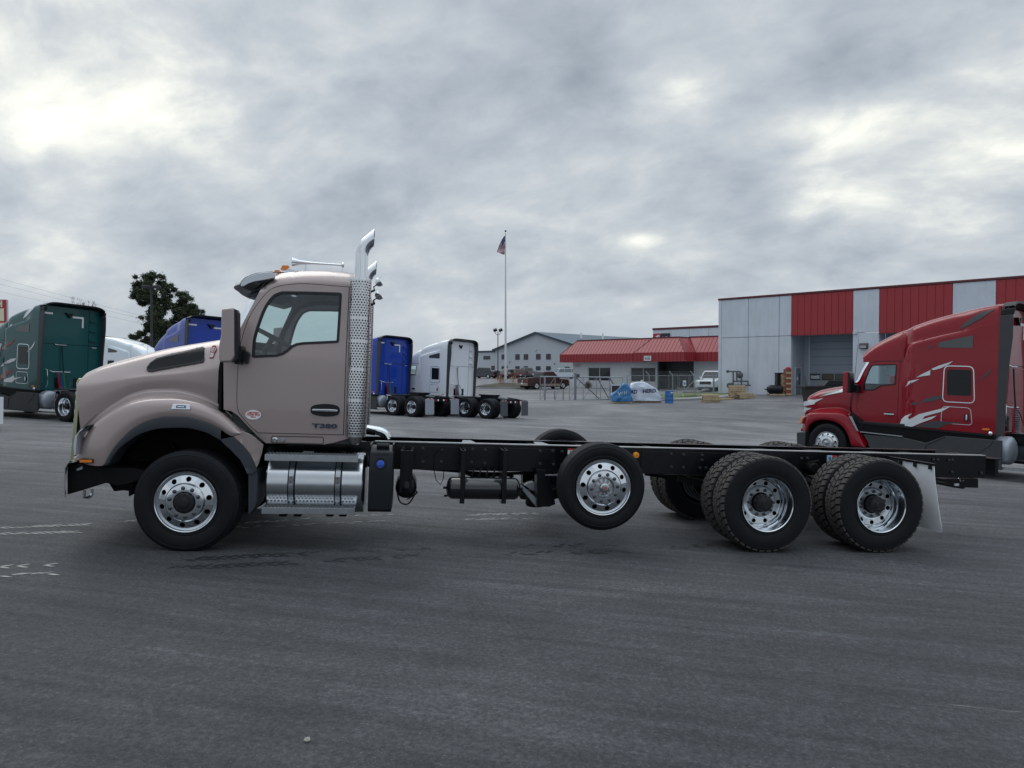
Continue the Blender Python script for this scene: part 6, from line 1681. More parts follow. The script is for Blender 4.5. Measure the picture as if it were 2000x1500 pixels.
def pylon_sign():
    Y = 60; g = G(-14, Y); T_ = thing('pylon_sign', 'red framed roadside sign with cream panels, cut off by the left edge', 'sign', Frame(g.x, g.y, 8, False).M)
    F_ = Frame(g.x, g.y, 8, False); x1, z1 = F_(12.5, 585, 0); x0 = x1 - 4.2; _, z0 = F_(12, 660, 0)
    obj('sign_box', MB().box(x0, x1, 0, .2, z0, z1), mat('sign_red', (.36, .03, .05), .5), T_, bevel=.04); obj('sign_edge', MB().box(x1 - .03, x1 + .04, .02, .2, z0, z1 - .05), frame_l, T_)
    zs_ = F_(8, 602.5, 0)[1]; cream = mat('sign_cream', (.68, .66, .48), .5); zb = F_(8, 627, 0)[1]
    obj('sign_panel', MB().box(x0 + .2, F_(8, 620, 0)[0], -.02, 0, zb + .0, zs_ - .0), cream, T_); obj('sign_panel', MB().box(x0 + .2, F_(8, 620, 0)[0], -.02, 0, z0, zb - .15), cream, T_)
    l = obj('lettering', text_mesh('H', .75, bold=.03), cream, T_); me = l.data; mx = max(v.co.x for v in me.vertices); l.location = (F_(4.6, 594, 0)[0] - mx, -.02, F_(4, 594, 0)[1])
    for x in (x0 + .8, x1 - .8): obj('post', MB().cyl((x, .25, -.5), (x, .25, z0), .15, n=12), frame_d, T_)
pylon_sign()

# ------------------------------------------------------------------ trees
def tree(name, label, Y, trunk, clumps, n, seed, leaf, m, group=None, base=None, size=.30, squash=.75):
    rnd = random.Random(seed); s_ = Y / FPX; g = G(base, Y); T_ = thing(name, label, 'tree', g, group)
    tp = [at(a, b, Y) - g for a, b in trunk]; tp = [Vector((0, 0, -.3))] + tp
    rad_ = [max(.05, .32 * (1 - i / len(tp)) + .05) for i in range(len(tp))]
    mb = MB().tube(spline([tuple(p) for p in tp], 4), [rad_[min(len(rad_) - 1, i // 4)] for i in range((len(tp) - 1) * 4 + 1)], 8)
    cl = []
    for px, py, r in clumps:
        c = at(px, py, Y) - g; c.y = rnd.uniform(-1, 1) * r * s_ * 1.1; cl.append((c, r * s_))
        b = min(tp, key=lambda q: abs(q.z - (c.z - r * s_ * .6))); mb.tube([b, (b + c) / 2 + Vector((0, 0, -.15)), c], [.09, .06, .02], 6)
    obj('trunk', mb, mat('bark', (.05, .042, .036), .9, noise=.4), T_)
    lf = MB(); tot = sum(r * r for _, r in cl)
    for c, r in cl:
        # each clump is a handful of smaller sprays, so light and sky come through
        subs = [c + Vector((rnd.gauss(0, .50), rnd.gauss(0, .5), rnd.gauss(0, .46))) * r for _ in range(max(5, int(16 * (r / 1.2) + 6)))]
        for k in range(int(n * r * r / tot)):
            q = rnd.choice(subs); d = Vector((rnd.gauss(0, 1), rnd.gauss(0, 1), rnd.gauss(0, 1) * squash)).normalized() * ((rnd.random() ** .6) * r * .40 if rnd.random() < .86 else r * rnd.uniform(.4, .75)); p = q + d
            u = Vector((rnd.gauss(0, 1), rnd.gauss(0, 1), rnd.gauss(0, .6))).normalized(); w = u.cross(Vector((rnd.gauss(0, 1), rnd.gauss(0, 1), rnd.gauss(0, 1)))).normalized(); L = size * rnd.uniform(.5, 1.2)
            lf.add([p - w * L * .16, p + u * L, p + w * L * .16, p - u * L * .35], [(0, 1, 2, 3)])
    obj('crown', lf, m, T_, smooth=False, kind='stuff')
def leafmat(name, c0, c1):
    m = bpy.data.materials.new(name); m.use_nodes = True; t = NT(m.node_tree); b = t.n['Principled BSDF']
    P = t.new('ShaderNodeTexCoord').outputs['Object']
    f = t.math('ADD', t.math('MULTIPLY', t.noise(P, .9, 4, .6), .6), t.math('MULTIPLY', t.noise(P, 6, 3, .6), .4)); t.put(b.inputs['Base Color'], t.ramp(f, [(.35, c0), (.65, c1)])); b.inputs['Roughness'].default_value = .7
    MAT[name] = m; return m
pine_leaf = leafmat('pine_needles', (.022, .038, .020), (.070, .095, .042))
c1 = [(292, 545, 13), (270, 560, 11), (312, 556, 12), (325, 572, 11), (285, 570, 16), (305, 585, 15), (268, 580, 9), (328, 592, 10), (277, 590, 8), (300, 610, 13), (318, 612, 12), (296, 628, 12), (318, 634, 14), (290, 645, 12), (275, 652, 9), (266, 660, 8), (310, 655, 16), (285, 672, 14), (262, 682, 8), (300, 690, 16), (326, 665, 12), (320, 690, 14), (280, 702, 13), (330, 640, 8)]
c2c = [(358, 582, 12), (348, 600, 12), (372, 600, 11), (360, 615, 15), (384, 612, 12), (342, 634, 10), (396, 626, 11), (372, 634, 16), (350, 645, 16), (392, 645, 13), (404, 640, 8), (410, 660, 10), (380, 665, 16), (355, 672, 16), (335, 650, 12), (405, 680, 12), (400, 628, 7)]
tree('evergreen_tree', 'taller evergreen tree with a notched leaning crown, behind the lamp post', 78, [(296, 700), (298, 660), (303, 620), (298, 575), (292, 548)], c1, 62000, 11, 0, pine_leaf, 'evergreen trees behind the parked trucks', 297)
tree('evergreen_tree', 'lower domed evergreen tree right of the lamp post', 82, [(362, 700), (362, 660), (362, 620), (359, 585)], c2c, 52000, 12, 0, pine_leaf, 'evergreen trees behind the parked trucks', 362)
def bare_tree():
    Y = 130; g = G(165, Y); T_ = thing('bare_tree', 'leafless tree whose twigs show over the dark green truck', 'tree', g); rnd = random.Random(5); mb = MB()
    h = at(165, 600, Y).z - g.z; mb.tube([(0, 0, -.5), (0, 0, h * .5), (0, 0, h * .7)], [.3, .2, .12], 8)
    def br(p, d, L, r, k):
        q = p + d * L; mb.tube([p, (p + q) / 2 + Vector((rnd.uniform(-.1, .1), 0, 0)), q], [r, r * .8, r * .6], 4)
        if k:
            for _ in range(3): br(q, (d + Vector((rnd.uniform(-.7, .7), rnd.uniform(-.5, .5), rnd.uniform(.0, .5)))).normalized(), L * .68, r * .6, k - 1)
    for px in (144, 152, 160, 168, 176, 185):
        p = at(px, 625, Y) - g; mb.tube([(0, 0, h * .55), (p + Vector((0, 0, 0)))], [.12, .06], 5); br(p, Vector((rnd.uniform(-.1, .1), 0, 1)), rnd.uniform(1.2, 2.0), .05, 3)
    obj('trunk', mb, mat('twig', (.15, .13, .13), .9), T_)
bare_tree()

# ------------------------------------------------------------------ cars
def car(kind, px, Y, deg, col, label, L=4.7, Wd=1.9, Hh=1.75, lower=None, glassm=None, group='cars parked in front of the grey building'):
    """profile in x (front at 0, rear at L), z; lofted over the width"""
    g = G(px, Y); F_ = Frame(g.x, g.y, deg, tilt=False)
    T_ = thing({'pickup': 'pickup_truck', 'suv': 'parked_suv', 'sedan': 'parked_car'}[kind], label, {'pickup': 'pickup truck', 'suv': 'suv', 'sedan': 'car'}[kind], F_.M @ Matrix.Translation((-L / 2, -Wd / 2, 0)), group)
    pm = mat('car_' + '_'.join('%02d' % int(c * 99) for c in col), col, .3, .1, .5, noise=.06, nscale=1)
    s_ = Hh / 1.75; wr = .36 if kind != 'pickup' else .41; bz = .30 * s_; belt = {'pickup': 1.10, 'suv': 1.02, 'sedan': .92}[kind] * s_
    if kind == 'pickup': bp = [(.05, bz), (.0, .6), (.05, .95), (.25, 1.08), (1.35, 1.15), (1.5, belt), (L - .03, belt + .06), (L, belt), (L, .62), (L - .05, bz + .1)]
    elif kind == 'suv': bp = [(.05, bz), (.0, .55), (.06, .85), (.3, .98), (1.2, 1.05), (1.4, belt), (L - .08, belt + .02), (L, .85), (L, .5), (L - .06, bz)]
    else: bp = [(.05, bz), (.0, .5), (.08, .72), (.4, .84), (1.3, .94), (1.5, belt), (L - .1, belt + .05), (L, .80), (L, .5), (L - .08, bz)]
    # arches cut in the underside
    ax = [.95, L - 1.05 if kind != 'pickup' else L - 1.25]; low = []
    for a in ax: low += [(a - wr - .06, bz), (a - wr * .8, bz + wr * .75), (a, bz + wr * 1.15), (a + wr * .8, bz + wr * .75), (a + wr + .06, bz)]
    side = bp[:1][::-1] + low + bp[:0:-1]
    def shell(pr, ys, ins):
        mb = MB(); n = len(pr); rows = []
        cx = sum(p[0] for p in pr) / n; cz = sum(p[1] for p in pr) / n
        for y, i in zip(ys, ins): rows.append([(cx + (p[0] - cx) * (1 - i), y, cz + (p[1] - cz) * (1 - i * .8)) for p in pr])
        mb.grid(rows, closed=True); N = len(rows)
        f_ = fill([(a, c) for a, b, c in rows[0]], [], lambda x, z: rows[0][0][1], 0); mb = merge(mb, f_)
        b_ = fill([(a, c) for a, b, c in rows[-1]], [], lambda x, z: rows[-1][0][1], 0); b_.f = [tuple(reversed(f)) for f in b_.f]; return merge(mb, b_)
    obj('body', shell(side, (0, .03, .12, Wd - .12, Wd - .03, Wd), (.02, .006, 0, 0, .006, .02)), pm, T_, bevel=.02)
    if lower: obj('lower_trim', MB().box(ax[0] + .5, ax[1] - .5, -.015, Wd + .015, bz, bz + .28), lower, T_); obj('rear_bumper', MB().box(L - .06, L + .08, .02, Wd - .02, bz + .08, bz + .38), lower, T_, bevel=.03)
    else: obj('rear_bumper', MB().box(L - .05, L + .07, .05, Wd - .05, bz + .08, bz + .34), steel if kind == 'pickup' else trim_m, T_, bevel=.03)
    if kind == 'pickup': cab = [(1.45, belt - .02), (2.15, Hh), (2.5, Hh + .03), (3.55, Hh), (3.85, belt + .0)]
    elif kind == 'suv': cab = [(1.25, belt - .02), (1.95, Hh - .02), (2.6, Hh + .02), (L - .35, Hh - .03), (L - .06, belt - .0)]
    else: cab = [(1.2, belt - .02), (2.0, Hh - .02), (2.6, Hh), (3.4, Hh - .05), (L - .5, belt + .02)]
    n = len(cab); rows = []
    for y, dz, i in ((.04, 1, 0), (.20, 1, .0), (Wd - .20, 1, 0), (Wd - .04, 1, 0)):
        rows.append([(p[0], (y + (.0 if p[1] < belt + .05 else (.12 if y < Wd / 2 else -.12) if y in (.04, Wd - .04) else 0)), p[1]) for p in cab])
    cb = MB().grid(rows, closed=False); cb.add(rows[0], [tuple(range(n))]); cb.add(rows[-1], [tuple(range(n - 1, -1, -1))])
    o = obj('cabin', cb, pm, T_, bevel=.03)
    # windows on both sides, proud of the cabin
    def lerp(p, q, t): return (p[0] + (q[0] - p[0]) * t, p[1] + (q[1] - p[1]) * t)
    x0, x1 = cab[0][0], cab[-1][0]; top = Hh - .11; bz_ = belt + .05
    fx_ = lambda z: np.interp(z, [cab[0][1], cab[1][1]], [cab[0][0], cab[1][0]]) + .14
    rx_ = lambda z: np.interp(z, [cab[-1][1], cab[-2][1]], [cab[-1][0], cab[-2][0]]) - .12
    nwin = 2 if kind != 'suv' else 3; cuts = [fx_(bz_) + (rx_(bz_) - fx_(bz_)) * k / nwin for k in range(nwin + 1)]
    for near in (0, 1):
        for k in range(nwin):
            a, b = cuts[k] + .03, cuts[k + 1] - .03; q = [(a, bz_), (b, bz_), (min(b, rx_(top)), top), (max(a, fx_(top)), top)]
            yy = lambda z: (.035 + .12 * max(0, (z - belt) / (Hh - belt))) - .012
            w = MB().add([(p[0], yy(p[1]) if near else Wd - yy(p[1]), p[1]) for p in q], [(0, 1, 2, 3)]); obj('window', w, glassm or darkgl, T_)
    for (a, b), nm in (((cab[0], cab[1]), 'windscreen'), ((cab[-1], cab[-2]), 'rear_window')):
        p0, p1 = lerp(a, b, .12), lerp(a, b, .88); s2 = -.02 if nm == 'windscreen' else .02
        obj(nm, MB().add([(p0[0] + s2, .14, p0[1] + .01), (p0[0] + s2, Wd - .14, p0[1] + .01), (p1[0] + s2, Wd - .26, p1[1] + .01), (p1[0] + s2, .26, p1[1] + .01)], [(0, 1, 2, 3)]), glassm or darkgl, T_)
    if kind == 'pickup':
        obj('bed_cover', MB().box(3.9, L - .08, .08, Wd - .08, belt + .02, belt + .07), trim_m, T_); obj('tailgate', MB().box(L - .01, L + .02, .16, Wd - .16, .72, belt + .02), pm, T_, bevel=.01)
        obj('tailgate_badge', MB().ball((L + .02, Wd / 2, .92), (.02, .12, .05)), chrome, T_)
    for y in (0, 1):
        yy = .02 if y == 0 else Wd - .18
        obj('tail_lamp', MB().box(L - .03, L + .025, yy, yy + .16, .75 * s_, 1.0 * s_), red_lens, T_, bevel=.01); obj('headlight', MB().box(-.02, .12, yy, yy + .3, .68 * s_, .86 * s_), white_pl, T_, bevel=.02)
        obj('door_mirror', MB().box(1.55, 1.68, -.16 if y == 0 else Wd, .0 if y == 0 else Wd + .16, belt + .04, belt + .2), pm, T_, bevel=.02)
    obj('plate', MB().box(L + .07, L + .085, Wd / 2 - .16, Wd / 2 + .16, bz + .26, bz + .42), white_pl, T_)
    obj('grille', MB().box(-.03, .04, .45, Wd - .45, .55 * s_, .82 * s_), trim_m, T_); obj('front_bumper', MB().box(-.06, .05, .05, Wd - .05, bz, bz + .25), trim_m if lower else pm, T_, bevel=.03)
    obj('underbody', MB().box(.3, L - .3, .15, Wd - .15, .22, bz + .3), black_dirty, T_)
    for a in ax:
        for near in (0, 1):
            w_ = part('wheel', T_, (a, .02 if near == 0 else Wd - .02, wr), (0, 0, 0 if near == 0 else PI))
            obj('tyre', CARW[0], rubber, w_).scale = (wr / .36,) * 3; obj('rim', CARW[1], alu, w_).scale = (wr / .36,) * 3
    return T_
def car_wheels():
    t = MB().lathe([(.22, .0), (.25, -.015), (.33, -.01), (.36, .02), (.36, .20), (.33, .22), (.22, .21)], 28).mesh('tyre')
    r = MB().lathe([(.23, .0), (.22, .02), (.19, .03), (.19, .06), (0, .07)], 24); 
    for k in range(5): a = 2 * PI * k / 5; r.bar((.03 * math.cos(a), .015, .03 * math.sin(a)), (.21 * math.cos(a), .015, .21 * math.sin(a)), .06, .03)
    r.cyl((0, .0, 0), (0, .05, 0), .05, n=12); return t, r.mesh('rim')
CARW = car_wheels()
lo_dark = mat('lower_cladding', (.05, .05, .055), .6); tan_l = mat('tan_cladding', (.24, .20, .16), .5)
light_gl = mat('pale_window', (.16, .19, .21), .1)
car('pickup', 946, 131, -38, (.055, .065, .075), 'dark grey pickup truck nearest the white sleeper truck', 5.9, 2.05, 1.95)
car('sedan', 979, 128.5, -66, (.07, .012, .016), 'dark red car left of the flagpole', 4.7, 1.85, 1.5)
car('sedan', 973, 140, -30, (.62, .64, .66), 'white car behind the dark grey pickup', 4.8, 1.85, 1.55)
car('suv', 991, 133, -70, (.42, .45, .48), 'silver suv behind the flagpole', 4.7, 1.9, 1.75)
car('suv', 1007, 131, -68, (.13, .010, .018), 'red suv just right of the flagpole', 4.6, 1.9, 1.7, lower=lo_dark)
car('pickup', 1029, 133, -68, (.13, .14, .145), 'grey two tone pickup truck right of the red suv', 5.8, 2.0, 1.95, lower=lo_dark)
car('suv', 1059, 146, -10, (.55, .58, .60), 'silver suv partly hidden behind the brown pickup truck', 4.8, 1.9, 1.75)
car('suv', 1100, 127, 12, (.60, .66, .72), 'long white suv left of the sales office', 5.6, 2.0, 1.9, glassm=light_gl)
bp_ = car('pickup', 1062, 80.5, 180 + 34, (.055, .020, .017), 'dark brown pickup truck with tan lower trim parked before the sales office', 5.9, 2.05, 1.95, lower=tan_l, group='vehicles parked by the sales office')
car('suv', 1395, 68, 55, (.62, .66, .70), 'white suv facing the yard beside the warehouse corner', 4.9, 1.95, 1.85, group='vehicles parked by the sales office')

# ------------------------------------------------------------------ gate and fence
galv = mat('galvanised_pipe', (.30, .34, .38), .45, .5, noise=.2, nscale=3); galv_d = mat('dark_pipe', (.09, .10, .12), .5, .4)
def gate():
    Y = 57; F_ = Frame(G(1055, Y).x, Y, -2.0, tilt=False); T_ = thing('cantilever_gate', 'long rolling pipe gate with diagonal braces across the yard entrance', 'gate', F_.M)
    fx = lambda px, py=760: F_(px, py, 0); xl, zt = fx(1055, 735.5); xr, zt2 = fx(1216, 737.3); _, zb = fx(1055, 782); xb, zb2 = fx(1216, 779.5)
    obj('top_rail', MB().cyl((xl, 0, zt), (xr, 0, zt2), .05, n=8), galv, T_); obj('bottom_rail', MB().cyl((xl, 0, zb), (fx(1192)[0], 0, zb2), .05, n=8), galv, T_)
    zi = lambda x, a, b: a + (b - a) * (x - xl) / (xr - xl)
    vs = [1055, 1084, 1112, 1139, 1165, 1173, 1190]
    for px in vs: x = fx(px)[0]; obj('upright', MB().cyl((x, 0, zi(x, zb, zb2)), (x, 0, zi(x, zt, zt2)), .03, n=6), galv, T_)
    for a, b in ((1055, 1084), (1084, 1100), (1112, 1139), (1139, 1165)):
        x, y_ = fx(a)[0], fx(b)[0]; obj('brace', MB().cyl((x, 0, zi(x, zb, zb2)), (y_, 0, zi(y_, zt, zt2)), .02, n=6), galv, T_)
    for a, b in ((1124, 1172), (1166, 1190), (1190, 1216)):
        x, y_ = fx(a)[0], fx(b)[0]; obj('brace', MB().cyl((x, .05, zi(x, zt, zt2)), (y_, .05, zi(y_, zb, zb2)), .04, n=6), galv_d, T_)
    x = xr; obj('upright', MB().cyl((x, 0, zt2 - .55), (x, 0, zt2), .03, n=6), galv, T_)
    for px, top, bot, r in ((1064, 735, 785, .08), (1083, 765, 788, .05), (1100, 760, 790, .05), (1123.5, 728, 785, .1)):
        a, z1 = fx(px, top); _, z0 = fx(px, bot); q = obj('gate_post', MB().cyl((a, -.12, z0), (a, -.12, z1), r, n=10), galv if r < .09 else mat('post_grey', (.20, .23, .27), .5, .3), T_)
        obj('roller', MB().box(a - .16, a + .16, -.2, .1, zb - .22, zb - .04), galv_d, q, bevel=.02)
    a, z = fx(1123.5, 733); obj('latch_box', MB().box(a, a + .35, -.15, .05, z - .1, z + .1), galv_d, T_)
gate()
def chain_fence():
    a = G(1224, 62); b = G(1400, 59.6); F_ = Frame(a.x, a.y, math.degrees(math.atan2(b.y - a.y, b.x - a.x)), tilt=False); T_ = thing('chain_link_fence', 'chain link fence with slanted barbed wire arms before the sales office', 'fence', F_.M)
    L = ((b - a).xy).length; zt = F_(1268, 735, 0)[1]; zt = F_(1314, 733, 0)[1]; z0 = .0
    zg = lambda x: gz(a.x + (b.x - a.x) * x / L, a.y + (b.y - a.y) * x / L) - a.z
    for px in (1225, 1268, 1314, 1355.5, 1394):
        x = F_(px, 740, 0)[0]; p = obj('post', MB().cyl((x, 0, zg(x) - .2), (x, 0, zt), .04 if px != 1394 else .07, n=8), galv, T_)
        if px != 1394: obj('barb_arm', MB().bar((x, 0, zt), (x - .30, -.05, zt + .36), .05, .03), mat('arm_white', (.6, .63, .65), .5), p)
    obj('top_rail', MB().cyl((0, 0, zt - .02), (L, 0, zt - .02), .022, n=6), galv, T_)
    w = MB()
    for k in range(3): dz = .1 + .1 * k; w.cyl((-.28 * dz / .36, -.03, zt + dz), (L, -.03, zt + dz), .008, n=3, caps=False)
    obj('barbed_wire', w, galv_d, T_)
    mesh = MB(); h = zt - zg(L / 2); st = .11; n = int((L + h) / st)
    for k in range(n):
        x = k * st
        for s_ in (1, -1):
            x0 = x if s_ < 0 else x - h; x1 = x0 - h * (-1 if s_ > 0 else 1)
            p = Vector((x0, 0, zg(L / 2))); q = Vector((x1, 0, zt))
            if s_ > 0:
                if p.x < 0: p, q = p + (q - p) * (-p.x / (q.x - p.x)), q
                if q.x > L: q = p + (q - p) * ((L - p.x) / (q.x - p.x))
            else:
                if q.x < 0: q = p + (q - p) * (p.x / (p.x - q.x))
                if p.x > L: p = p + (q - p) * ((p.x - L) / (p.x - q.x))
            if p.x > L + .01 or q.x > L + .01 or p.x < -.01 or q.x < -.01: continue
            mesh.cyl(p, q, .0035, n=3, caps=False)
    obj('wire_mesh', mesh, galv, T_, kind='stuff', smooth=False)
    x = F_(1326, 776, 0)[0]; x2 = F_(1357, 742, 0)[0]; obj('brace', MB().cyl((x, -.1, F_(1326, 776, 0)[1]), (x2, -.1, F_(1357, 742, 0)[1]), .035, n=8).cyl((x2, -.1, F_(1357, 742, 0)[1]), (F_(1375, 740, 0)[0], -.1, F_(1375, 740, 0)[1]), .035, n=8), galv, T_)
chain_fence()
def parking_sign(px, Y, ytop, label):
    g = G(px, Y); z = at(px, ytop, Y).z - g.z; T_ = thing('parking_sign', label, 'sign', g, 'accessible parking signs'); obj('post', MB().cyl((0, 0, 0), (0, 0, z), .03, n=8), galv, T_)
    p = obj('sign_plate', MB().box(-.16, .16, -.04, -.02, z - .55, z), white_pl, T_); obj('sign_symbol', MB().box(-.09, .09, -.045, -.04, z - .42, z - .2), mat('sign_blue', (.06, .20, .50), .4), p)
parking_sign(1254, 76, 742, 'white and blue parking sign behind the white wrapped load'); parking_sign(1337, 70, 743, 'white and blue parking sign behind the left picnic table')

# ------------------------------------------------------------------ loose things in the yard
def pallet_mb(L=1.2, Wd=1.0, seed=0):
    rnd = random.Random(seed); out = []
    for k in range(7): y = k * (Wd - .1) / 6; out.append(('deck_board', (0, L, y + rnd.uniform(-.01, .01), y + .10, .118, .138)))
    for k in range(3): y = k * (Wd - .09) / 2; out.append(('stringer', (0, L, y, y + .045, .02, .116)))
    for k in range(4): x = k * (L - .1) / 3; out.append(('bottom_board', (x, x + .1, 0, Wd, 0, .018)))
    return out
PME = {}
def pallet(M_, label, group, seed, m=None, joined=False):
    T_ = thing('pallet', label, 'pallet', M_, group)
    for nm, b in pallet_mb():
        k = (nm, b)
        if k not in PME: PME[k] = MB().box(*b).mesh(nm, smooth=False)
        obj(nm, PME[k], m or wood, T_)
    return T_
def pallet_stack(px, Y, n, deg, where, group):
    g = G(px, Y); rnd = random.Random(int(px)); names = ['bottom', 'second', 'third', 'fourth', 'fifth', 'sixth', 'seventh']
    for k in range(n):
        nm = 'top' if k == n - 1 else names[k]
        pallet(Matrix.Translation(g + Vector((rnd.uniform(-.06, .06), rnd.uniform(-.06, .06), k * .142))) @ Matrix.Rotation(rad(deg + rnd.uniform(-4, 4)), 4, 'Z') @ Matrix.Translation((-.6, -.5, 0)), '%s pallet %s' % (nm, where), group, k, wood if rnd.random() < .6 else wood_g)
pallet_stack(1388, 52.5, 4, -8, 'of the short grey stack right of the blue drum', 'pallets stacked by the grass strip')
pallet_stack(1412, 54.5, 1, 10, 'lying low between the two pallet stacks', 'pallets stacked by the grass strip')
pallet_stack(1440, 54.8, 7, -12, 'of the tallest stack, in front of the gas meter', 'pallets stacked by the grass strip')
pallet_stack(1454, 54.2, 3, 6, 'of the stack leaning on the tallest one', 'pallets stacked by the grass strip')
pallet_stack(1515, 54.9, 1, -5, 'under the black box by the warehouse', 'pallets stacked by the grass strip')
def load(px, Y, w, d, h, label, m, prof, seed, deg, texts, mt):
    g = G(px, Y); M_ = Matrix.Translation(g) @ Matrix.Rotation(rad(deg), 4, 'Z')
    n = max(1, round(w / 1.2))
    for k in range(n): pallet(M_ @ Matrix.Translation((-w / 2 + k * (w / n) - .02, -.5, 0)) @ Matrix.Diagonal((w / n / 1.2, 1, 1, 1)), 'pallet under the %s' % label.split(' with')[0] + (', %s end' % ('left' if k == 0 else 'right') if n > 1 else ''), 'pallets carrying wrapped loads', seed + k)
    T_ = thing('wrapped_load', label, 'wrapped load', M_ @ Matrix.Translation((0, 0, .14))); rnd = random.Random(seed); from mathutils import noise as N_
    rows = []; NU, NV = 44, 26
    for i in range(NV + 1):
        v = i / NV; row = []
        for j in range(NU):
            a = 2 * PI * j / NU; ca, sa = math.cos(a), math.sin(a); q = 1 / max(abs(ca), abs(sa)) ** .8
            sc_ = 1 - .0 * v; hh = h * float(np.interp(ca, [-1, -.6, -.2, .2, .6, 1], prof))
            s2 = (1 - v ** 5) if v < 1 else 0; s2 = max(0.0, s2) ** .6
            p = Vector((ca * q * w / 2 * (.25 + .75 * s2 if v > .6 else 1) * (1 - .12 * v), sa * q * d / 2 * (.2 + .8 * s2 if v > .6 else 1) * (1 - .1 * v), hh * min(1, v / .8) ** .9))
            if v > .8: p.x *= (1 - v) / .2 * .9 + .0; p.y *= (1 - v) / .2 * .9; 
            f = N_.noise(Vector((p.x * 1.6 + seed, p.y * 1.6, p.z * 1.1))) * .14 + abs(N_.noise(Vector((p.x * 4 + seed * 2, p.y * 4, p.z * 2.5)))) * .16
            row.append(tuple(p + Vector((ca, sa, .3)) * f))
        rows.append(row)
    o = obj('wrap', MB().grid(rows, closed=True), m, T_, angle=50)
    from mathutils.bvhtree import BVHTree
    me = o.data; bv = BVHTree.FromPolygons([v.co for v in me.vertices], [p.vertices[:] for p in me.polygons])
    for tx, x0, z0, sz in texts:
        tm = text_mesh(tx, sz, bold=.012)
        for v in tm.vertices:
            x = v.co.x + x0; z = v.co.z + z0 + v.co.x * .06; h_ = bv.ray_cast(Vector((x, -4, z)), Vector((0, 1, 0))); v.co = (x, (h_[0].y if h_[0] else -d / 2) - .02, z)
        obj('lettering', tm, mt, T_)
wrapw = mat('white_wrap', (.60, .67, .78), .38, noise=.16, nscale=3, bump=.9, bscale=5); wrapb = mat('blue_wrap', (.04, .20, .46), .33, noise=.5, nscale=3, bump=1.0, bscale=6)
load(1213.5, 51, 1.45, 1.1, 1.28, 'blue plastic wrapped bundle with white letters', wrapb, [.35, .55, .8, 1.0, 1.0, .8], 3, -4, [('W', -.1, .55, .34), ('H', .25, .62, .3)], white_pl)
load(1259.5, 52.2, 2.35, 1.2, 1.36, 'white plastic wrapped crate with dark blue HERD lettering', wrapw, [.85, 1.0, 1.0, .95, .75, .35], 9, -3, [('RD', -.85, .66, .36), ('HERD', .25, .72, .38)], mat('herd_navy', (.02, .04, .12), .5))
g = G(1206, 54); bx = thing('dark_crate', 'dark open crate behind the blue wrapped bundle', 'crate', g); obj('crate_body', MB().box(-.5, .5, -.3, .4, .1, 1.28), mat('dark_crate_mat', (.05, .045, .04), .8, noise=.5, nscale=6), bx, bevel=.02); obj('crate_frame', MB().box(-.55, .55, -.35, -.31, 1.2, 1.3).box(-.55, -.47, -.35, -.31, .1, 1.2), frame_l, bx)
def drum():
    g = G(1307, 51); T_ = thing('blue_drum', 'upright blue steel drum right of the white wrapped crate', 'drum', g); r = .30; h = .90
    obj('drum_body', MB().lathe([(0, h - .015), (r - .02, h - .015), (r, h), (r + .006, h - .01), (r, h - .03), (r, h * .68), (r + .010, h * .66), (r, h * .64), (r, h * .36), (r + .01, h * .34), (r, h * .32), (r, .02), (r + .006, .01), (r, 0)], 32, axis='z'), mat('drum_blue', (.03, .15, .42), .4, noise=.2, nscale=4), T_)
    obj('drum_label', MB().box(.05, .2, -.295, -.285, h - .16, h - .08), white_pl, T_)
drum()
def picnic(px, Y, deg, label):
    g = G(px, Y, .14); T_ = thing('picnic_table', label, 'picnic table', Matrix.Translation(g) @ Matrix.Rotation(rad(deg), 4, 'Z'), 'picnic tables on the grass strip'); tw = mat('table_top', (.16, .17, .18), .6); lm = mat('table_leg', (.62, .65, .68), .5)
    for k in range(5): obj('table_board', MB().box(-.92, .92, -.36 + k * .146, -.225 + k * .146, .74, .78), tw, T_)
    for s_ in (-1, 1): obj('bench', MB().box(-.92, .92, s_ * .68 - .13, s_ * .68 + .13, .43, .47), tw, T_)
    for x in (-.68, .68):
        for s_ in (-1, 1): obj('leg', MB().tube(spline([(x, s_ * .12, .74), (x, s_ * .18, .42), (x, s_ * .42, .05), (x, s_ * .62, .03)], 4), .028, 7), lm, T_)
        obj('cross_bar', MB().bar((x, -.68, .42), (x, .68, .42), .05, .05), lm, T_)
picnic(1346, 57.3, 14, 'grey picnic table with white legs left of the pallet stacks'); picnic(1462, 59.0, -8, 'grey picnic table beside the gas meter on the warehouse wall')
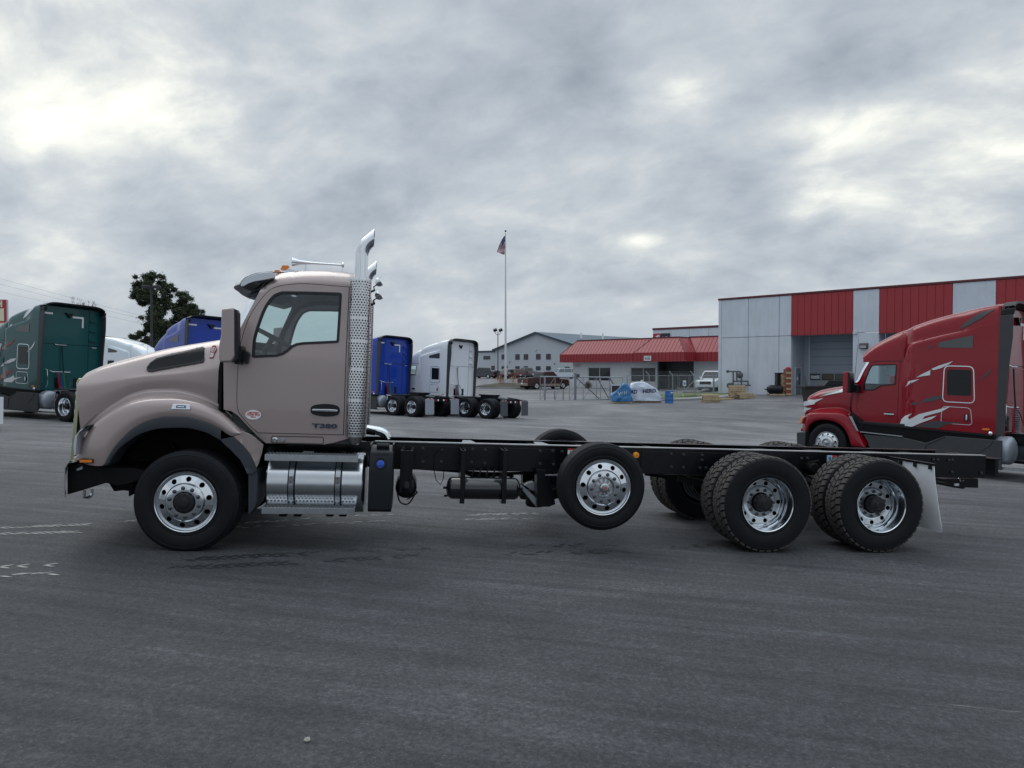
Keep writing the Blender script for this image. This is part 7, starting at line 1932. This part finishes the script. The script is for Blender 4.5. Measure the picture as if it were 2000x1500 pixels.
def gas_meter():
    T_ = thing('gas_meter', 'dark gas meter pipework standing against the warehouse wall', 'gas meter', W.M); y = -.7
    def q(px, py): x, z = W(px, py, y); return (x, y, z)
    pm = mat('meter_grey', (.07, .085, .10), .5)
    mb = MB()
    for a, b in (((1421, 725.5), (1443, 725.5)), ((1432, 725.5), (1432, 757)), ((1439, 725.5), (1439, 744)), ((1432, 744.5), (1461, 744.5)), ((1461, 744.5), (1461, 752)), ((1429, 752.5), (1466, 752.5)), ((1448, 730), (1448, 757))): mb.cyl(q(*a), q(*b), .06, n=8)
    obj('pipe', mb, pm, T_, kind='stuff'); c = q(1445.5, 733); obj('regulator', MB().lathe([(0, -.12), (.16, -.10), (.26, -.03), (.26, .03), (.16, .10), (0, .12)], 20, c=c), pm, T_); obj('regulator_stem', MB().cyl(c, (c[0], c[1], c[2] + .35), .07, n=8), pm, T_)
    c = q(1426, 753); obj('meter_drum', MB().lathe([(0, -.2), (.2, -.2), (.24, -.15), (.24, .15), (.2, .2), (0, .2)], 20, c=c), pm, T_); c = q(1421.5, 725.5); obj('valve', MB().lathe([(0, -.06), (.12, -.06), (.12, .06), (0, .06)], 12, c=c), pm, T_)
gas_meter()
def misc():
    g = G(1523, 55.3); T_ = thing('black_box', 'glossy black metal box with a white label standing on a pallet', 'box', g + Vector((0, 0, .14))); obj('box_body', MB().box(-.28, .28, -.25, .3, 0, 1.55), trim_m, T_, bevel=.02); obj('box_label', MB().box(-.02, .15, -.256, -.25, 1.36, 1.48), white_pl, T_); obj('box_lid', MB().box(-.30, .30, -.27, .32, 1.55, 1.62), trim_m, T_, bevel=.01)
    g = G(1514, 54.7); T_ = thing('black_tank', 'black cylinder lying on its side before the black box', 'tank', g + Vector((0, 0, .14))); obj('tank_body', MB().lathe([(0, -.6), (.2, -.58), (.32, -.45), (.34, 0), (.32, .45), (.2, .58), (0, .6)], 24, c=(0, 0, .36), axis='x'), trim_m, T_); obj('spigot', MB().cyl((-.8, 0, .36), (-.55, 0, .36), .04, n=8), trim_m, T_); obj('foot', MB().box(-.4, -.25, -.2, .2, 0, .15).box(.25, .4, -.2, .2, 0, .15), trim_m, T_)
    for px, Y, m_, col, hh, lab in ((1531.5, 54.9, 'crate_tan', (.36, .25, .16), 1.65, 'tall tan wooden crate standing beside the black box'), (1538, 54.6, 'crate_red', (.26, .08, .05), 2.05, 'tall reddish crate on end next to the tan crate')):
        g = G(px, Y); T_ = thing('tall_crate', lab, 'crate', g, 'tall crates by the warehouse'); mm_ = mat(m_, col, .8, noise=.4, nscale=5)
        obj('crate_body', MB().box(-.20, .20, -.3, .3, 0, hh), mm_, T_, bevel=.01)
        for k in range(5): obj('crate_slat', MB().box(-.21, .21, -.33, -.302, .05 + k * hh / 5, .18 + k * hh / 5), wood, T_)
        if 'red' in m_: obj('crate_cap', MB().ball((0, -.1, hh + .05), (.2, .2, .12)), mat('cap_red', (.4, .03, .04), .5), T_)
    # shovel leaning in the bay
    x, z = W(1569.5, 741, 1.6); T_ = thing('push_broom', 'grey push broom leaning on the wall of the dock bay', 'broom', W.M); a = SB[3] + .35; obj('handle', MB().tube([(a, 2.0, .15), (a - .03, 2.05, .8), (a - .12, 2.1, 1.55)], .022, 6), galv_d, T_); obj('broom_head', MB().box(a - .25, a + .25, 1.85, 2.1, -.02, .35), mat('broom_grey', (.10, .12, .14), .8), T_, bevel=.03)
    # tilting skip
    g = G(1620, 47.5); T_ = thing('dump_hopper', 'open black and brown dump hopper behind the red truck bonnet', 'hopper', g); sc_ = 1
    hp = MB().prism([(-1.9, 1.28), (-1.6, 1.18), (-1.45, .3), (1.0, .3), (1.3, 1.28)], -.7, .7); obj('hopper_body', hp, mat('hopper_brown', (.022, .014, .011), .6, noise=.4, nscale=4), T_, bevel=.02)
    obj('hopper_rim', MB().box(-1.95, 1.35, -.76, .76, 1.24, 1.38), trim_m, T_, bevel=.02); obj('hopper_lid', MB().prism([(-.6, 1.4), (-.3, 1.75), (1.3, 1.75), (1.3, 1.4)], -.6, .6), trim_m, T_, bevel=.02); obj('hopper_base', MB().box(-1.4, 1.0, -.6, .6, 0, .3), black_dirty, T_)
    obj('hopper_label', MB().box(.05, .6, -.715, -.702, .8, 1.15), white_pl, T_); obj('hopper_label', MB().box(-.45, -.15, -.715, -.702, .75, 1.12), mat('label_green', (.42, .44, .22), .6), T_)
    # pebble
    p = (M_pt(600, 1448)); T_ = thing('pebble', 'small pale stone lying on the asphalt at the bottom', 'stone', p); s = MB().ball((0, 0, .008), (.016, .012, .012), 8, 6); rnd = random.Random(2); s.v = [(a * rnd.uniform(.8, 1.2), b * rnd.uniform(.8, 1.2), c * rnd.uniform(.8, 1.2)) for a, b, c in s.v]; obj('stone', s, mat('stone', (.42, .40, .36), .8), T_)
def M_pt(px, py):
    r = ray(px, py); n = Vector((SLX, SLY, 1)); t = -(CAM.dot(n)) / r.dot(n); return CAM + r * t
misc()

# ------------------------------------------------------------------ tyre tracks left on the asphalt
def track(a, b, w, m, seed, keep, name, st=.105, fade=True, bend=0):
    """two bands of chevron blocks printed from a to b"""
    A, B_ = M_pt(*a), M_pt(*b); L = (B_ - A).length; d = (B_ - A) / L; s_ = d.cross(Vector((0, 0, 1))).normalized(); rnd = random.Random(seed); mb = MB(); n = int(L / st); from mathutils import noise as N_
    for k in range(n):
        t = k / n; env = math.sin(PI * t) ** .4 if fade else 1
        for c in range(2):
            nz = N_.noise(Vector((k * .10, c * 3.1 + seed, seed)))
            if rnd.random() > keep * env * (1.05 + nz * 1.5): continue
            sg = 1 if c else -1; o = A + d * (k * st + rnd.uniform(-.008, .008)) + s_ * (sg * .008)
            l0 = st * rnd.uniform(.42, .62); w1 = w * .5 * rnd.uniform(.75, 1.0); sk = .07
            q = []
            for i, jj in ((0, 0), (1, 0), (1.1, .55), (1, 1), (.1, 1), (-.05, .5)):
                p = o + d * (i * l0 + jj * sk) + s_ * (sg * jj * w1) + d * rnd.uniform(-.006, .006); q.append((p.x, p.y, plane(p.x, p.y) + .004))
            mb.add(q, [tuple(range(6))])
    if not mb.v: return
    o_ = obj(name, mb, m, smooth=False); o_['kind'] = 'stuff'
pale = mat('dried_mud_print', (.52, .52, .50), .9, noise=.35, nscale=30); dark = mat('wet_tread_print', (.026, .027, .030), .6, noise=.3, nscale=20)
for a, b, k, sd, ms in (((-140, 1036), (185, 1024), .62, 1, pale), ((-140, 1046), (165, 1039), .75, 2, pale), ((-60, 1110), (120, 1103), .5, 3, pale), ((-60, 1128), (115, 1120), .55, 4, pale), ((215, 1022), (270, 1017), .5, 14, pale),
                    ((440, 1024), (780, 1003), .45, 5, pale), ((430, 1032), (760, 1018), .35, 6, pale), ((900, 1006), (1060, 1003), .55, 7, pale), ((895, 1015), (1060, 1012), .6, 8, pale),
                    ((300, 1112), (600, 1098), .95, 9, dark), ((335, 1094), (620, 1080), .85, 10, dark), ((620, 1080), (850, 1068), .4, 11, dark), ((610, 1096), (860, 1083), .5, 12, dark), ((960, 1068), (1210, 1063), .35, 13, dark), ((960, 1082), (1230, 1077), .5, 15, dark), ((1250, 1072), (1440, 1064), .3, 16, dark)):
    track(a, b, .16 if ms is dark else .11, ms, sd, k, 'tyre_track', st=.095 if ms is dark else .07)
